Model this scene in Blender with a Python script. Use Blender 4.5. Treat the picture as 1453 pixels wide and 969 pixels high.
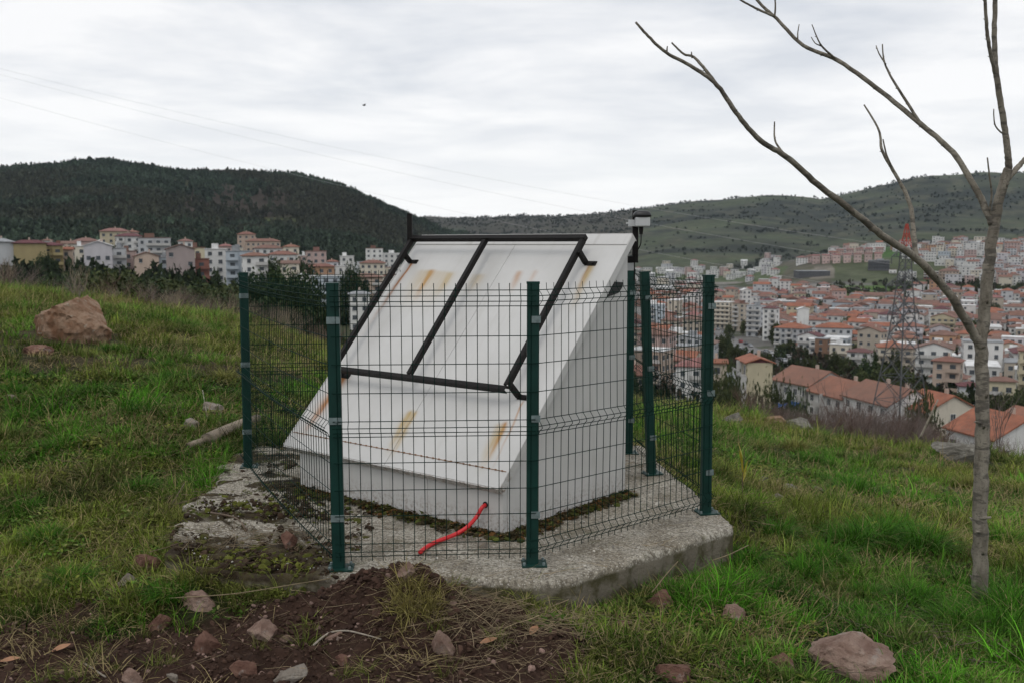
import bpy, math, random
import numpy as np
from mathutils import Vector, Matrix

# ------------------------------------------------------------------ camera, world, sun, exposure
S = bpy.context.scene
COL = S.collection
for o in list(bpy.data.objects):
    bpy.data.objects.remove(o)

FOC, CX, CY, HC = 1400.0, 726.5, 484.5, 1.72
PITCH = math.atan((CY - 346.0) / FOC)
cam_d = bpy.data.cameras.new('camera')
cam = bpy.data.objects.new('camera', cam_d)
COL.objects.link(cam)
cam.location = (0, 0, HC)
cam.rotation_euler = (math.pi / 2 - PITCH, 0, 0)
cam_d.sensor_width = 36.0
cam_d.lens = FOC / 1453.0 * 36.0
cam_d.clip_start = 0.05
cam_d.clip_end = 30000
cam_d.dof.use_dof = True
cam_d.dof.focus_distance = 5.6
cam_d.dof.aperture_fstop = 4.5
S.camera = cam

S.view_settings.view_transform = 'Standard'
S.view_settings.look = 'None'
S.view_settings.exposure = 0.18
S.view_settings.gamma = 1.0
S.view_settings.use_curve_mapping = False

SUN_EL, SUN_AZ = math.radians(55), math.radians(200)   # veiled sun, high behind the camera's left shoulder

world = bpy.data.worlds.new('World')
S.world = world
world.use_nodes = True
def build_world():
    nt = world.node_tree
    N, L = nt.nodes, nt.links
    N.clear()
    def nd(t, **k):
        n = N.new(t)
        for a, b in k.items():
            setattr(n, a, b)
        return n
    def math_(op, a, b=None, c=None):
        n = nd('ShaderNodeMath', operation=op)
        for i, v in enumerate((a, b, c)):
            if v is None: continue
            if isinstance(v, (int, float)): n.inputs[i].default_value = v
            else: L.new(v, n.inputs[i])
        return n.outputs[0]
    out = nd('ShaderNodeOutputWorld')
    sky = nd('ShaderNodeTexSky', sky_type='NISHITA')
    sky.sun_disc = False
    sky.sun_elevation = SUN_EL
    sky.sun_rotation = SUN_AZ
    bg1 = nd('ShaderNodeBackground'); bg1.inputs[1].default_value = 0.11
    L.new(sky.outputs[0], bg1.inputs[0])
    tc = nd('ShaderNodeTexCoord')
    sp = nd('ShaderNodeSeparateXYZ'); L.new(tc.outputs['Generated'], sp.inputs[0])
    z = math_('MAXIMUM', sp.outputs[2], 0.0)
    den = math_('ADD', z, 0.07)
    cx = math_('DIVIDE', sp.outputs[0], den)
    cy = math_('DIVIDE', sp.outputs[1], den)
    cb = nd('ShaderNodeCombineXYZ')
    L.new(cx, cb.inputs[0]); L.new(cy, cb.inputs[1])
    n1 = nd('ShaderNodeTexNoise'); L.new(cb.outputs[0], n1.inputs['Vector'])
    n1.inputs['Scale'].default_value = 0.75; n1.inputs['Detail'].default_value = 6; n1.inputs['Roughness'].default_value = 0.55
    n1.inputs['Distortion'].default_value = 0.25
    mp = nd('ShaderNodeMapping'); L.new(cb.outputs[0], mp.inputs[0])
    mp.inputs['Location'].default_value = (3.1, 7.7, 1.0); mp.inputs['Scale'].default_value = (0.6, 1.0, 1.0)
    n2 = nd('ShaderNodeTexNoise'); L.new(mp.outputs[0], n2.inputs['Vector'])
    n2.inputs['Scale'].default_value = 0.33; n2.inputs['Detail'].default_value = 5; n2.inputs['Roughness'].default_value = 0.5
    # cloud brightness: mottled stratus, whiter towards the horizon
    r1 = nd('ShaderNodeValToRGB'); L.new(n1.outputs[0], r1.inputs[0])
    r1.color_ramp.elements[0].position = 0.40; r1.color_ramp.elements[0].color = (0.63, 0.66, 0.71, 1)
    r1.color_ramp.elements[1].position = 0.60; r1.color_ramp.elements[1].color = (0.90, 0.90, 0.905, 1)
    hz = nd('ShaderNodeMapRange'); hz.interpolation_type = 'SMOOTHSTEP'
    L.new(z, hz.inputs[0])
    hz.inputs[1].default_value = 0.0; hz.inputs[2].default_value = 0.21
    hz.inputs[3].default_value = 0.92; hz.inputs[4].default_value = 0.0
    mx = nd('ShaderNodeMix', data_type='RGBA'); L.new(hz.outputs[0], mx.inputs[0])
    L.new(r1.outputs[0], mx.inputs[6]); mx.inputs[7].default_value = (0.98, 0.98, 0.975, 1)
    bg2 = nd('ShaderNodeBackground'); L.new(mx.outputs[2], bg2.inputs[0]); bg2.inputs[1].default_value = 1.0
    cov = nd('ShaderNodeMapRange'); cov.interpolation_type = 'SMOOTHSTEP'
    L.new(n2.outputs[0], cov.inputs[0])
    cov.inputs[1].default_value = 0.34; cov.inputs[2].default_value = 0.50
    cov.inputs[3].default_value = 0.88; cov.inputs[4].default_value = 0.97
    ms = nd('ShaderNodeMixShader')
    L.new(cov.outputs[0], ms.inputs[0]); L.new(bg1.outputs[0], ms.inputs[1]); L.new(bg2.outputs[0], ms.inputs[2])
    L.new(ms.outputs[0], out.inputs[0])
build_world()

sun_d = bpy.data.lights.new('sun', 'SUN')
sun_d.energy = 0.6
sun_d.angle = math.radians(25)
sun_d.color = (1.0, 0.96, 0.9)
sun = bpy.data.objects.new('sun', sun_d)
COL.objects.link(sun)
_sd = Vector((math.sin(SUN_AZ) * math.cos(SUN_EL), math.cos(SUN_AZ) * math.cos(SUN_EL), math.sin(SUN_EL)))
sun.rotation_euler = _sd.to_track_quat('Z', 'Y').to_euler()

# ------------------------------------------------------------------ helpers
RNG = np.random.RandomState(7)
R_ = random.Random(11)

def ray(px, py):
    x = (px - CX) / FOC; u = -(py - CY) / FOC
    return np.array([x, math.cos(PITCH) + math.sin(PITCH) * u, -math.sin(PITCH) + math.cos(PITCH) * u])
def onz(px, py, z=0.0):
    d = ray(px, py); t = (z - HC) / d[2]
    return np.array([0, 0, HC]) + t * d
def aty(px, py, Y):
    d = ray(px, py); t = Y / d[1]
    return np.array([0, 0, HC]) + t * d
def proj(P):
    v = np.asarray(P, float) - np.array([0, 0, HC])
    fw = v[..., 1] * math.cos(PITCH) - v[..., 2] * math.sin(PITCH)
    up = v[..., 1] * math.sin(PITCH) + v[..., 2] * math.cos(PITCH)
    fw = np.where(np.abs(fw) < 1e-3, 1e-3, fw)
    return CX + FOC * v[..., 0] / fw, CY - FOC * up / fw

def srgb(r, g, b):
    f = lambda c: (c / 12.92 if c <= 0.04045 else ((c + 0.055) / 1.055) ** 2.4)
    return (f(r / 255), f(g / 255), f(b / 255), 1.0)

# value noise in numpy
def _h(ix, iy, seed):
    n = (ix.astype(np.int64) * 374761393 + iy.astype(np.int64) * 668265263 + seed * 1442695041) & 0x7fffffff
    n = ((n ^ (n >> 13)) * 1274126177) & 0x7fffffff
    n = n ^ (n >> 16)
    return (n & 0xffff) / 65535.0
def vnoise(x, y, seed=0):
    x = np.asarray(x, float); y = np.asarray(y, float)
    ix = np.floor(x); iy = np.floor(y); fx = x - ix; fy = y - iy
    fx = fx * fx * (3 - 2 * fx); fy = fy * fy * (3 - 2 * fy)
    a = _h(ix, iy, seed); b = _h(ix + 1, iy, seed); c = _h(ix, iy + 1, seed); d = _h(ix + 1, iy + 1, seed)
    return (a + (b - a) * fx) * (1 - fy) + (c + (d - c) * fx) * fy
def fbm(x, y, octv=4, seed=0, gain=0.5):
    s = 0; a = 1; t = 0
    for i in range(octv):
        s = s + a * vnoise(x * 2 ** i + 17.3 * i, y * 2 ** i - 9.1 * i, seed + i); t += a; a *= gain
    return s / t
def sstep(a, b, x):
    t = np.clip((x - a) / (b - a), 0, 1)
    return t * t * (3 - 2 * t)

def inpoly(px, py, poly):
    px = np.asarray(px); py = np.asarray(py)
    c = np.zeros(px.shape, bool); n = len(poly); j = n - 1
    for i in range(n):
        xi, yi = poly[i]; xj, yj = poly[j]
        if yi != yj:
            m = ((yi > py) != (yj > py)) & (px < (xj - xi) * (py - yi) / (yj - yi) + xi)
            c ^= m
        j = i
    return c

# mesh accumulation ---------------------------------------------------------------
class MB:
    """collects boxes, tubes, polygons and becomes ONE mesh"""
    def __init__(s): s.v = []; s.f = []; s.mi = []; s.m = 0
    def add(s, verts, faces):
        o = len(s.v)
        s.v += [tuple(map(float, p)) for p in verts]
        s.f += [tuple(i + o for i in f) for f in faces]
        s.mi += [s.m] * len(faces)
    def box(s, c, size, rot=0.0, M=None):
        hx, hy, hz = size[0] / 2, size[1] / 2, size[2] / 2
        ps = [(-hx, -hy, -hz), (hx, -hy, -hz), (hx, hy, -hz), (-hx, hy, -hz), (-hx, -hy, hz), (hx, -hy, hz), (hx, hy, hz), (-hx, hy, hz)]
        cr, sr = math.cos(rot), math.sin(rot)
        out = []
        for x, y, z in ps:
            p = Vector((x * cr - y * sr + c[0], x * sr + y * cr + c[1], z + c[2]))
            if M is not None: p = M @ p
            out.append(p)
        s.add(out, [(0, 3, 2, 1), (4, 5, 6, 7), (0, 1, 5, 4), (1, 2, 6, 5), (2, 3, 7, 6), (3, 0, 4, 7)])
    def beam(s, a, b, w, h, up=(0, 0, 1)):
        a = Vector(a); b = Vector(b); d = (b - a).normalized(); up = Vector(up)
        x = d.cross(up)
        if x.length < 1e-4: x = d.cross(Vector((1, 0, 0)))
        x.normalize(); y = x.cross(d).normalized()
        ps = []
        for p in (a, b):
            for sx, sy in ((-1, -1), (1, -1), (1, 1), (-1, 1)):
                ps.append(p + x * (sx * w / 2) + y * (sy * h / 2))
        s.add(ps, [(0, 1, 2, 3), (7, 6, 5, 4), (0, 4, 5, 1), (1, 5, 6, 2), (2, 6, 7, 3), (3, 7, 4, 0)])
    def tube(s, pts, rad, n=6, cap=True):
        pts = [Vector(p) for p in pts]
        if isinstance(rad, (int, float)): rad = [rad] * len(pts)
        o = []; up = None
        for i, p in enumerate(pts):
            d = (pts[min(i + 1, len(pts) - 1)] - pts[max(i - 1, 0)])
            if d.length < 1e-9: d = Vector((0, 0, 1))
            d.normalize()
            if up is None:
                up = Vector((0, 0, 1)) if abs(d.z) < .9 else Vector((1, 0, 0))
            x = d.cross(up)
            if x.length < 1e-5: x = d.cross(Vector((1, .3, 0)))
            x.normalize(); y = x.cross(d); up = y
            for k in range(n):
                a = 2 * math.pi * k / n
                o.append(p + (x * math.cos(a) + y * math.sin(a)) * rad[i])
        f = []
        for i in range(len(pts) - 1):
            for k in range(n):
                k2 = (k + 1) % n
                f.append((i * n + k, i * n + k2, (i + 1) * n + k2, (i + 1) * n + k))
        if cap:
            f.append(tuple(range(n - 1, -1, -1)))
            b0 = (len(pts) - 1) * n
            f.append(tuple(b0 + k for k in range(n)))
        s.add(o, f)
    def prism(s, poly, z0, z1, M=None):
        n = len(poly)
        vs = [Vector((p[0], p[1], z0)) for p in poly] + [Vector((p[0], p[1], z1)) for p in poly]
        if M is not None: vs = [M @ v for v in vs]
        s.add(vs, [tuple(range(n - 1, -1, -1)), tuple(range(n, 2 * n))] + [(i, (i + 1) % n, n + (i + 1) % n, n + i) for i in range(n)])
    def mesh(s, name, mats, smooth=False):
        me = bpy.data.meshes.new(name)
        me.from_pydata(s.v, [], s.f)
        if not isinstance(mats, (list, tuple)): mats = [mats]
        for m in mats: me.materials.append(m)
        if len(mats) > 1: me.polygons.foreach_set('material_index', s.mi)
        if smooth: me.polygons.foreach_set('use_smooth', [True] * len(me.polygons))
        me.update()
        return me

def tag(o, label=None, cat=None, group=None, kind=None):
    if label: o['label'] = label
    if cat: o['category'] = cat
    if group: o['group'] = group
    if kind: o['kind'] = kind
    return o
def obj(name, me, parent=None, loc=None):
    o = bpy.data.objects.new(name, me)
    COL.objects.link(o)
    if parent is not None: o.parent = parent
    if loc is not None: o.location = loc
    return o
def part(name, mb, mat, parent=None, smooth=False, kind=None):
    me = mb.mesh(name, mat, smooth) if isinstance(mb, MB) else mb
    o = obj(name, me, parent)
    if kind: o['kind'] = kind
    return o
def empty(name, loc=(0, 0, 0), rz=0.0, **k):
    o = obj(name, None)
    o.empty_display_size = 0.1
    o.location = loc; o.rotation_euler = (0, 0, rz)
    return tag(o, **k)
def copy_tree(o, parent=None):
    c = o.copy(); COL.objects.link(c)
    if parent is not None: c.parent = parent
    for ch in list(o.children): copy_tree(ch, c)
    return c
def npmesh(name, V, F, mat=None, smooth=True, attrs=None):
    """fast mesh from numpy arrays; F is (n,3) or (n,4)"""
    me = bpy.data.meshes.new(name)
    V = np.asarray(V, np.float32); F = np.asarray(F, np.int32)
    k = F.shape[1]
    me.vertices.add(len(V)); me.vertices.foreach_set('co', V.ravel())
    me.loops.add(F.size); me.loops.foreach_set('vertex_index', F.ravel())
    me.polygons.add(len(F))
    me.polygons.foreach_set('loop_start', np.arange(0, F.size, k, dtype=np.int32))
    me.polygons.foreach_set('loop_total', np.full(len(F), k, np.int32))
    me.polygons.foreach_set('use_smooth', np.full(len(F), smooth, bool))
    if attrs:
        for an, (ty, data) in attrs.items():
            at = me.attributes.new(an, ty, 'POINT')
            at.data.foreach_set('color' if 'COLOR' in ty else ('vector' if 'VECTOR' in ty else 'value'), np.asarray(data).ravel())
    if mat: me.materials.append(mat)
    me.update(calc_edges=True)
    return me

# materials -----------------------------------------------------------------------
class NT:
    def __init__(s, m):
        s.nt = m.node_tree; s.N = s.nt.nodes; s.L = s.nt.links
    def n(s, t, **k):
        x = s.N.new(t)
        for a, b in k.items(): setattr(x, a, b)
        return x
    def put(s, sock, v):
        if isinstance(v, bpy.types.NodeSocket): s.L.new(v, sock)
        else: sock.default_value = v
    def m(s, op, a, b=None, c=None, clamp=False):
        x = s.n('ShaderNodeMath', operation=op); x.use_clamp = clamp
        for i, v in enumerate((a, b, c)):
            if v is not None: s.put(x.inputs[i], v)
        return x.outputs[0]
    def mix(s, f, a, b, blend='MIX'):
        x = s.n('ShaderNodeMix', data_type='RGBA', blend_type=blend)
        s.put(x.inputs[0], f); s.put(x.inputs[6], a); s.put(x.inputs[7], b)
        return x.outputs[2]
    def noise(s, vec, scale, detail=3, rough=.5, dist=0.0):
        x = s.n('ShaderNodeTexNoise')
        if vec is not None: s.L.new(vec, x.inputs['Vector'])
        x.inputs['Scale'].default_value = scale; x.inputs['Detail'].default_value = detail
        x.inputs['Roughness'].default_value = rough; x.inputs['Distortion'].default_value = dist
        return x.outputs[0]
    def ramp(s, v, a, b, lo=0.0, hi=1.0, smooth=True):
        x = s.n('ShaderNodeMapRange'); x.interpolation_type = 'SMOOTHSTEP' if smooth else 'LINEAR'
        s.put(x.inputs[0], v)
        for i, q in enumerate((a, b, lo, hi)): s.put(x.inputs[i + 1], q)
        return x.outputs[0]
    def coord(s, k='Object'): return s.n('ShaderNodeTexCoord').outputs[k]
    def pos(s): return s.n('ShaderNodeNewGeometry').outputs['Position']
    def scalev(s, v, sc):
        x = s.n('ShaderNodeMapping'); s.L.new(v, x.inputs[0]); x.inputs['Scale'].default_value = sc
        return x.outputs[0]
    def bump(s, h, strength, dist=0.01, normal=None):
        x = s.n('ShaderNodeBump'); s.L.new(h, x.inputs['Height'])
        x.inputs['Strength'].default_value = strength; x.inputs['Distance'].default_value = dist
        if normal is not None: s.L.new(normal, x.inputs['Normal'])
        return x.outputs[0]

def newmat(name):
    m = bpy.data.materials.new(name); m.use_nodes = True
    t = NT(m); b = t.N['Principled BSDF']
    return m, t, b
def simple(name, col, rough=.7, metal=0.0, var=0.12, scale=6.0, bump=0.0, bscale=40.0, spec=None, coord='Object', bdist=0.01):
    m, t, b = newmat(name)
    c = t.coord(coord)
    n = t.noise(c, scale, 4, .6)
    f = t.ramp(n, .3, .7, 1 - var, 1 + var, False)
    x = t.n('ShaderNodeMix', data_type='RGBA', blend_type='MULTIPLY'); x.inputs[0].default_value = 1.0
    x.inputs[6].default_value = col if len(col) == 4 else (*col, 1)
    t.L.new(f, x.inputs[7])
    t.L.new(x.outputs[2], b.inputs['Base Color'])
    b.inputs['Roughness'].default_value = rough; b.inputs['Metallic'].default_value = metal
    if spec is not None: b.inputs['Specular IOR Level'].default_value = spec
    if bump:
        t.L.new(t.bump(t.noise(c, bscale, 4, .6), bump, bdist), b.inputs['Normal'])
    return m
MATS = {}
def wallmat(col, rough=.85):
    k = ('w',) + tuple(round(c, 3) for c in col[:3])
    if k not in MATS:
        m, t, b = newmat('render_coat')
        c = t.coord('Object'); oi = t.n('ShaderNodeObjectInfo')
        n = t.noise(t.scalev(c, (1, 1, .35)), .5, 4, .6)
        f = t.m('MULTIPLY', t.ramp(n, .3, .7, .90, 1.06, False), t.ramp(oi.outputs['Random'], 0, 1, .88, 1.12, False))
        x = t.n('ShaderNodeMix', data_type='RGBA', blend_type='MULTIPLY'); x.inputs[0].default_value = 1
        x.inputs[6].default_value = (*col[:3], 1); t.L.new(f, x.inputs[7])
        st = t.m('MULTIPLY', t.ramp(t.noise(t.scalev(c, (1, 1, .08)), 1.2, 4, .6), .58, .72), .30)
        t.L.new(t.mix(st, x.outputs[2], (.22, .20, .17, 1)), b.inputs['Base Color'])
        b.inputs['Roughness'].default_value = rough; b.inputs['Specular IOR Level'].default_value = .3
        MATS[k] = m
    return MATS[k]

def ordinal(n):
    a = ['first', 'second', 'third', 'fourth', 'fifth', 'sixth', 'seventh', 'eighth', 'ninth', 'tenth', 'eleventh', 'twelfth', 'thirteenth', 'fourteenth', 'fifteenth', 'sixteenth', 'seventeenth', 'eighteenth', 'nineteenth']
    t = ['', '', 'twent', 'thirt', 'fort', 'fift']
    if n < 20: return a[n - 1]
    return t[n // 10] + ('ieth' if n % 10 == 0 else 'y-' + a[n % 10 - 1])
# ------------------------------------------------------------------ terrain
# columns: azimuth (written as a picture column of the photo) -> list of (distance, height)
COLS = {
 0:   [(1,-.2),(2,-.2),(4.3,-.2),(5.5,-.12),(8,.08),(13,.42),(18,.70),(22,.70),(28,.3),(45,-1.8),(100,-8),(200,-9.5),(340,-11),(450,-9),(550,-5),(800,4),(1200,40),(2000,143),(2700,115),(4000,60),(9000,0)],
 200: [(1,-.2),(2,-.2),(4.3,-.2),(5.5,-.13),(8,.03),(13,.27),(18,.38),(22,.28),(28,-.2),(45,-2.6),(100,-9),(200,-11),(340,-13),(450,-11),(550,-7),(800,3),(1200,40),(2000,154),(2700,125),(4000,60),(9000,0)],
 340: [(1,-.2),(2,-.2),(4.3,-.2),(5.5,-.15),(8,-.02),(13,.1),(18,.09),(22,-.05),(28,-.6),(45,-3),(100,-10),(200,-14),(340,-18),(450,-19),(550,-16),(800,-4),(1200,22),(2000,134),(2700,105),(4000,60),(9000,0)],
 500: [(1,-.2),(2,-.2),(4.3,-.2),(5.5,-.16),(8,-.1),(13,-.2),(18,-.5),(22,-.85),(28,-1.5),(45,-4.2),(100,-13),(200,-21),(340,-26),(450,-28),(550,-26),(800,-14),(1200,8),(2000,99),(2700,85),(4000,60),(9000,0)],
 650: [(1,-.2),(2,-.2),(4.3,-.2),(5.5,-.16),(8,-.12),(13,-.45),(18,-.95),(22,-1.4),(28,-2.2),(45,-6),(100,-17),(200,-27),(340,-35),(450,-39),(700,-42),(1000,-40),(1400,-25),(2000,15),(2700,20),(3500,99),(4500,90),(9000,0)],
 800: [(1,-.2),(2,-.2),(4.3,-.19),(5.5,-.14),(8,-.15),(13,-.65),(18,-1.2),(22,-1.7),(28,-2.6),(45,-7),(100,-20),(200,-32),(340,-43),(450,-47),(700,-50),(1000,-50),(1400,-45),(2000,-30),(2700,30),(3500,110),(4500,100),(9000,0)],
 950: [(1,-.2),(2,-.2),(4.3,-.2),(5.5,-.16),(8,-.22),(13,-.8),(18,-1.4),(22,-1.95),(28,-3.1),(45,-8),(100,-22),(175,-31),(250,-38),(340,-44),(500,-50),(700,-52),(1000,-52),(1400,-44),(1700,-28),(2200,12),(2800,75),(3400,136),(4200,120),(9000,0)],
 1050:[(1,-.2),(2,-.2),(4.3,-.2),(5.5,-.19),(8,-.38),(13,-1.0),(18,-1.5),(22,-2.2),(28,-3.9),(45,-9),(100,-24),(175,-33),(250,-39),(340,-45),(500,-50),(700,-52),(1000,-52),(1400,-44),(1700,-25),(2200,20),(2800,90),(3400,157),(4200,140),(9000,0)],
 1150:[(1,-.2),(2,-.2),(4.3,-.22),(5.5,-.28),(8,-.52),(13,-1.2),(17,-1.66),(21,-2.5),(28,-4.6),(45,-10),(100,-26),(175,-34),(250,-40),(340,-45),(500,-50),(700,-51),(1000,-46),(1150,-34),(1300,-16),(1400,-14),(1700,-22),(2200,15),(2800,80),(3400,157),(4200,140),(9000,0)],
 1300:[(1,-.2),(2,-.2),(4.3,-.26),(5.5,-.34),(8,-.66),(13,-1.33),(16,-1.72),(20,-2.6),(28,-5.2),(45,-11),(100,-27),(175,-35),(250,-40),(340,-45),(500,-50),(700,-51),(950,-46),(1100,-32),(1300,-3),(1400,1),(1700,-8),(2200,30),(2800,115),(3400,222),(4200,205),(9000,0)],
 1450:[(1,-.2),(2,-.2),(4.3,-.3),(5.5,-.4),(8,-.76),(13,-1.5),(16,-1.9),(20,-2.9),(28,-5.6),(45,-12),(100,-28),(175,-36),(250,-41),(340,-46),(500,-50),(700,-51),(950,-46),(1100,-30),(1300,2),(1400,5),(1700,-4),(2200,32),(2800,115),(3400,218),(4200,205),(9000,0)],
}
VG = np.linspace(0, math.log(9000), 700)
_cu, _ct = [], []
for px in sorted(COLS):
    u = (px - CX) / FOC; L_ = COLS[px]; c = math.sqrt(1 + u * u)
    v = np.array([math.log(max(1, q[0] * c)) for q in L_]); z = np.array([q[1] for q in L_], float)
    # pchip slopes
    h = np.diff(v); h[h == 0] = 1e-6; dl = np.diff(z) / h; m = np.zeros(len(v))
    for i in range(1, len(v) - 1):
        if dl[i - 1] * dl[i] > 0:
            w1 = 2 * h[i] + h[i - 1]; w2 = h[i] + 2 * h[i - 1]
            m[i] = (w1 + w2) / (w1 / dl[i - 1] + w2 / dl[i])
    m[0] = dl[0]; m[-1] = dl[-1]
    k = np.clip(np.searchsorted(v, VG) - 1, 0, len(v) - 2)
    t = np.clip((VG - v[k]) / h[k], 0, 1); t2 = t * t; t3 = t2 * t
    zz = (2*t3-3*t2+1)*z[k] + (t3-2*t2+t)*h[k]*m[k] + (-2*t3+3*t2)*z[k+1] + (t3-t2)*h[k]*m[k+1]
    _cu.append(math.atan(u)); _ct.append(zz)
# resample columns onto a regular azimuth grid with smooth (Catmull-Rom like) interpolation
AZ0, AZ1, NAZ = _cu[0], _cu[-1], 260
AG = np.linspace(AZ0, AZ1, NAZ)
_cu = np.array(_cu); _ct = np.array(_ct)
TAB = np.zeros((NAZ, len(VG)))
for i, a in enumerate(AG):
    k = min(max(np.searchsorted(_cu, a) - 1, 0), len(_cu) - 2)
    t = (a - _cu[k]) / (_cu[k + 1] - _cu[k])
    km, kp = max(k - 1, 0), min(k + 2, len(_cu) - 1)
    d = _cu[k + 1] - _cu[k]
    m0 = (_ct[k + 1] - _ct[km]) / (_cu[k + 1] - _cu[km]) * d
    m1 = (_ct[kp] - _ct[k]) / (_cu[kp] - _cu[k]) * d
    t2, t3 = t * t, t ** 3
    TAB[i] = (2*t3-3*t2+1)*_ct[k] + (t3-2*t2+t)*m0 + (-2*t3+3*t2)*_ct[k+1] + (t3-t2)*m1
# the two skylines, kept where the photo shows them
def ridge(points, dist, width):
    xs = np.array([math.atan((p[0] - CX) / FOC) for p in points]); ys = np.array([p[1] for p in points], float)
    lo, hi = xs[0], xs[-1]
    for i, a in enumerate(AG):
        if a < lo - .06 or a > hi + .06: continue
        y = np.interp(a, xs, ys) + (5 if dist < 3000 else 2.5)     # the trees on the crest add the rest
        r = dist * 1.0; Y = r * math.cos(a)
        zt = HC + (346 - y) / FOC * Y
        cur = np.interp(math.log(r), VG, TAB[i])
        w = float(sstep(lo - .06, lo, a) * (1 - sstep(hi, hi + .06, a)))
        TAB[i] += w * (zt - cur) * np.exp(-((VG - math.log(r)) / width) ** 2)
ridge([(0,247),(40,243),(80,240),(110,236),(155,233),(200,238),(250,247),(330,251),(380,254),(430,257),(470,265),(500,276),(545,294),(590,312),(640,334)], 2050, .22)
ridge([(650,307),(700,307),(760,306),(830,303),(880,300),(930,292),(980,286),(1050,281),(1090,277),(1130,277),(1160,282),(1200,276),(1240,267),(1300,256),(1350,254),(1380,252),(1450,256)], 3430, .16)

def H0(x, y):
    x = np.asarray(x, float); y = np.asarray(y, float)
    r = np.maximum(np.hypot(x, y), 1.001); az = np.arctan2(x, y)
    v = np.log(r)
    fi = np.clip((az - AZ0) / (AZ1 - AZ0) * (NAZ - 1), 0, NAZ - 1.001)
    fv = np.clip(v / VG[-1] * (len(VG) - 1), 0, len(VG) - 1.001)
    def samp(fi):
        i = fi.astype(int); j = fv.astype(int); a = fi - i; b = fv - j
        return (TAB[i, j]*(1-a)*(1-b) + TAB[i+1, j]*a*(1-b) + TAB[i, j+1]*(1-a)*b + TAB[i+1, j+1]*a*b)
    z = samp(fi)
    out = np.where(az > AZ1, az - AZ1, np.where(az < AZ0, AZ0 - az, 0.0))
    s = sstep(0.25, 2.6, out)
    zm = .5 * (samp(np.full_like(fi, 0.0)) + samp(np.full_like(fi, NAZ - 1.01)))
    return z * (1 - s) + zm * s

def poly_px(pts, z=-.17):
    return [tuple(onz(a, b, z)[:2]) for a, b in pts]
SOIL = poly_px([(-140,868),(60,872),(160,884),(300,888),(345,872),(430,862),(505,835),(535,805),(575,797),(650,800),(700,822),(735,850),(775,885),(810,925),(835,975),(850,1100),(-300,1100)])
SLAB = [(1.365,6.0),(1.33,6.3),(1.29,6.7),(1.2,7.3),(1.12,8.35),(.4,8.5),(-1.2,8.45),(-2.2,8.35),(-2.32,7.85),(-2.2,7.2),(-2.16,6.6),(-2.12,6.05),(-2.0,5.55),(-1.75,5.2),(-1.35,5.02),(-.95,4.98),(-.55,5.0),(-.3,4.99),(-.02,4.93),(.14,4.90),(.28,4.94),(.64,5.25),(1.0,5.57),(1.345,5.885)]
MOUND = (-.52, 4.76)
def soil_mask(x, y):
    n = fbm(x * 3.2, y * 3.2, 4, 5) - .5
    m = np.zeros(np.shape(x))
    for dx, dy in ((0,0),(.07,0),(-.07,0),(0,.07),(0,-.07),(.05,.05),(-.05,-.05)):
        m = m + inpoly(x + dx + n * .55, y + dy + n * .45, SOIL)
    return m / 7
def H(x, y):
    x = np.asarray(x, float); y = np.asarray(y, float)
    r = np.hypot(x, y)
    z = H0(x, y)
    near = 1 - sstep(25, 60, r)
    z = z + near * ((fbm(x * .55, y * .55, 3, 21) - .5) * .14 * sstep(5, 10, r) + (fbm(x * 2.1, y * 2.1, 3, 22) - .5) * .07)
    far = sstep(60, 300, r)
    z = z + far * (fbm(x / 160, y / 160, 3, 31) - .5) * np.clip(r / 900, 0.1, 1) * 14 * (1 - .75 * ((r > 180) & (r < 1450) & (x > 20)))
    z = z + sstep(1500, 1900, r) * (fbm(x / 45, y / 45, 2, 33) - .5) * 5
    c = (1 - sstep(6, 9, r))
    sm = np.where(r < 9, soil_mask(x, y), 0)
    z = z + c * sm * ((fbm(x * 7, y * 7, 3, 41) - .5) * .10 + (fbm(x * 26, y * 26, 3, 42) - .45) * .05)
    d2 = ((x - MOUND[0]) / .38) ** 2 + ((y - MOUND[1]) / .24) ** 2
    z = z + .165 * np.exp(-d2) * (.75 + .5 * fbm(x * 9, y * 9, 3, 43))
    d4 = ((x + .78) / .55) ** 2 + ((y - 4.86) / .16) ** 2 ; d5 = ((x + 1.65) / .5) ** 2 + ((y - 5.08) / .17) ** 2
    z = z + .11 * np.exp(-d4) + .10 * np.exp(-d5)
    d3 = ((x - .25) / .5) ** 2 + ((y - 4.5) / .3) ** 2
    z = z + .05 * np.exp(-d3)
    # the ground is trodden lower along the slab's straight front edge
    tt = np.clip(((x - .2) * 1.1 + (y - 4.85) * 1.0) / (1.1 ** 2 + 1.0), 0, 1); dd = np.hypot(x - (.2 + 1.1 * tt), y - (4.85 + 1.0 * tt))
    z = z - .055 * np.exp(-(dd / .22) ** 2) * sstep(0, .15, tt)
    # keep the earth under the slab
    if np.any(r < 10):
        ins = inpoly(x, y, SLAB)
        z = np.where(ins & (d2 > 1.6), np.minimum(z, -.1), z)
    return z
def gz(x, y): return float(H(np.array([x], float), np.array([y], float))[0])
def G(x, y, dz=0.0): return Vector((x, y, gz(x, y) + dz))
def hit(px, py, rmin=20.0, rmax=6000.0):
    """first point of the terrain that a sight line of the photo meets beyond rmin"""
    d = ray(px, py)
    t = np.exp(np.linspace(math.log(rmin), math.log(rmax), 1500)) / d[1]
    X = d[0] * t; Y = d[1] * t; Z = HC + d[2] * t
    g = H(X, Y)
    b = np.nonzero(Z <= g)[0]
    i = b[0] if len(b) else int(np.argmin(np.abs(Z - g)))
    return float(X[i]), float(Y[i]), float(g[i])

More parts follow.
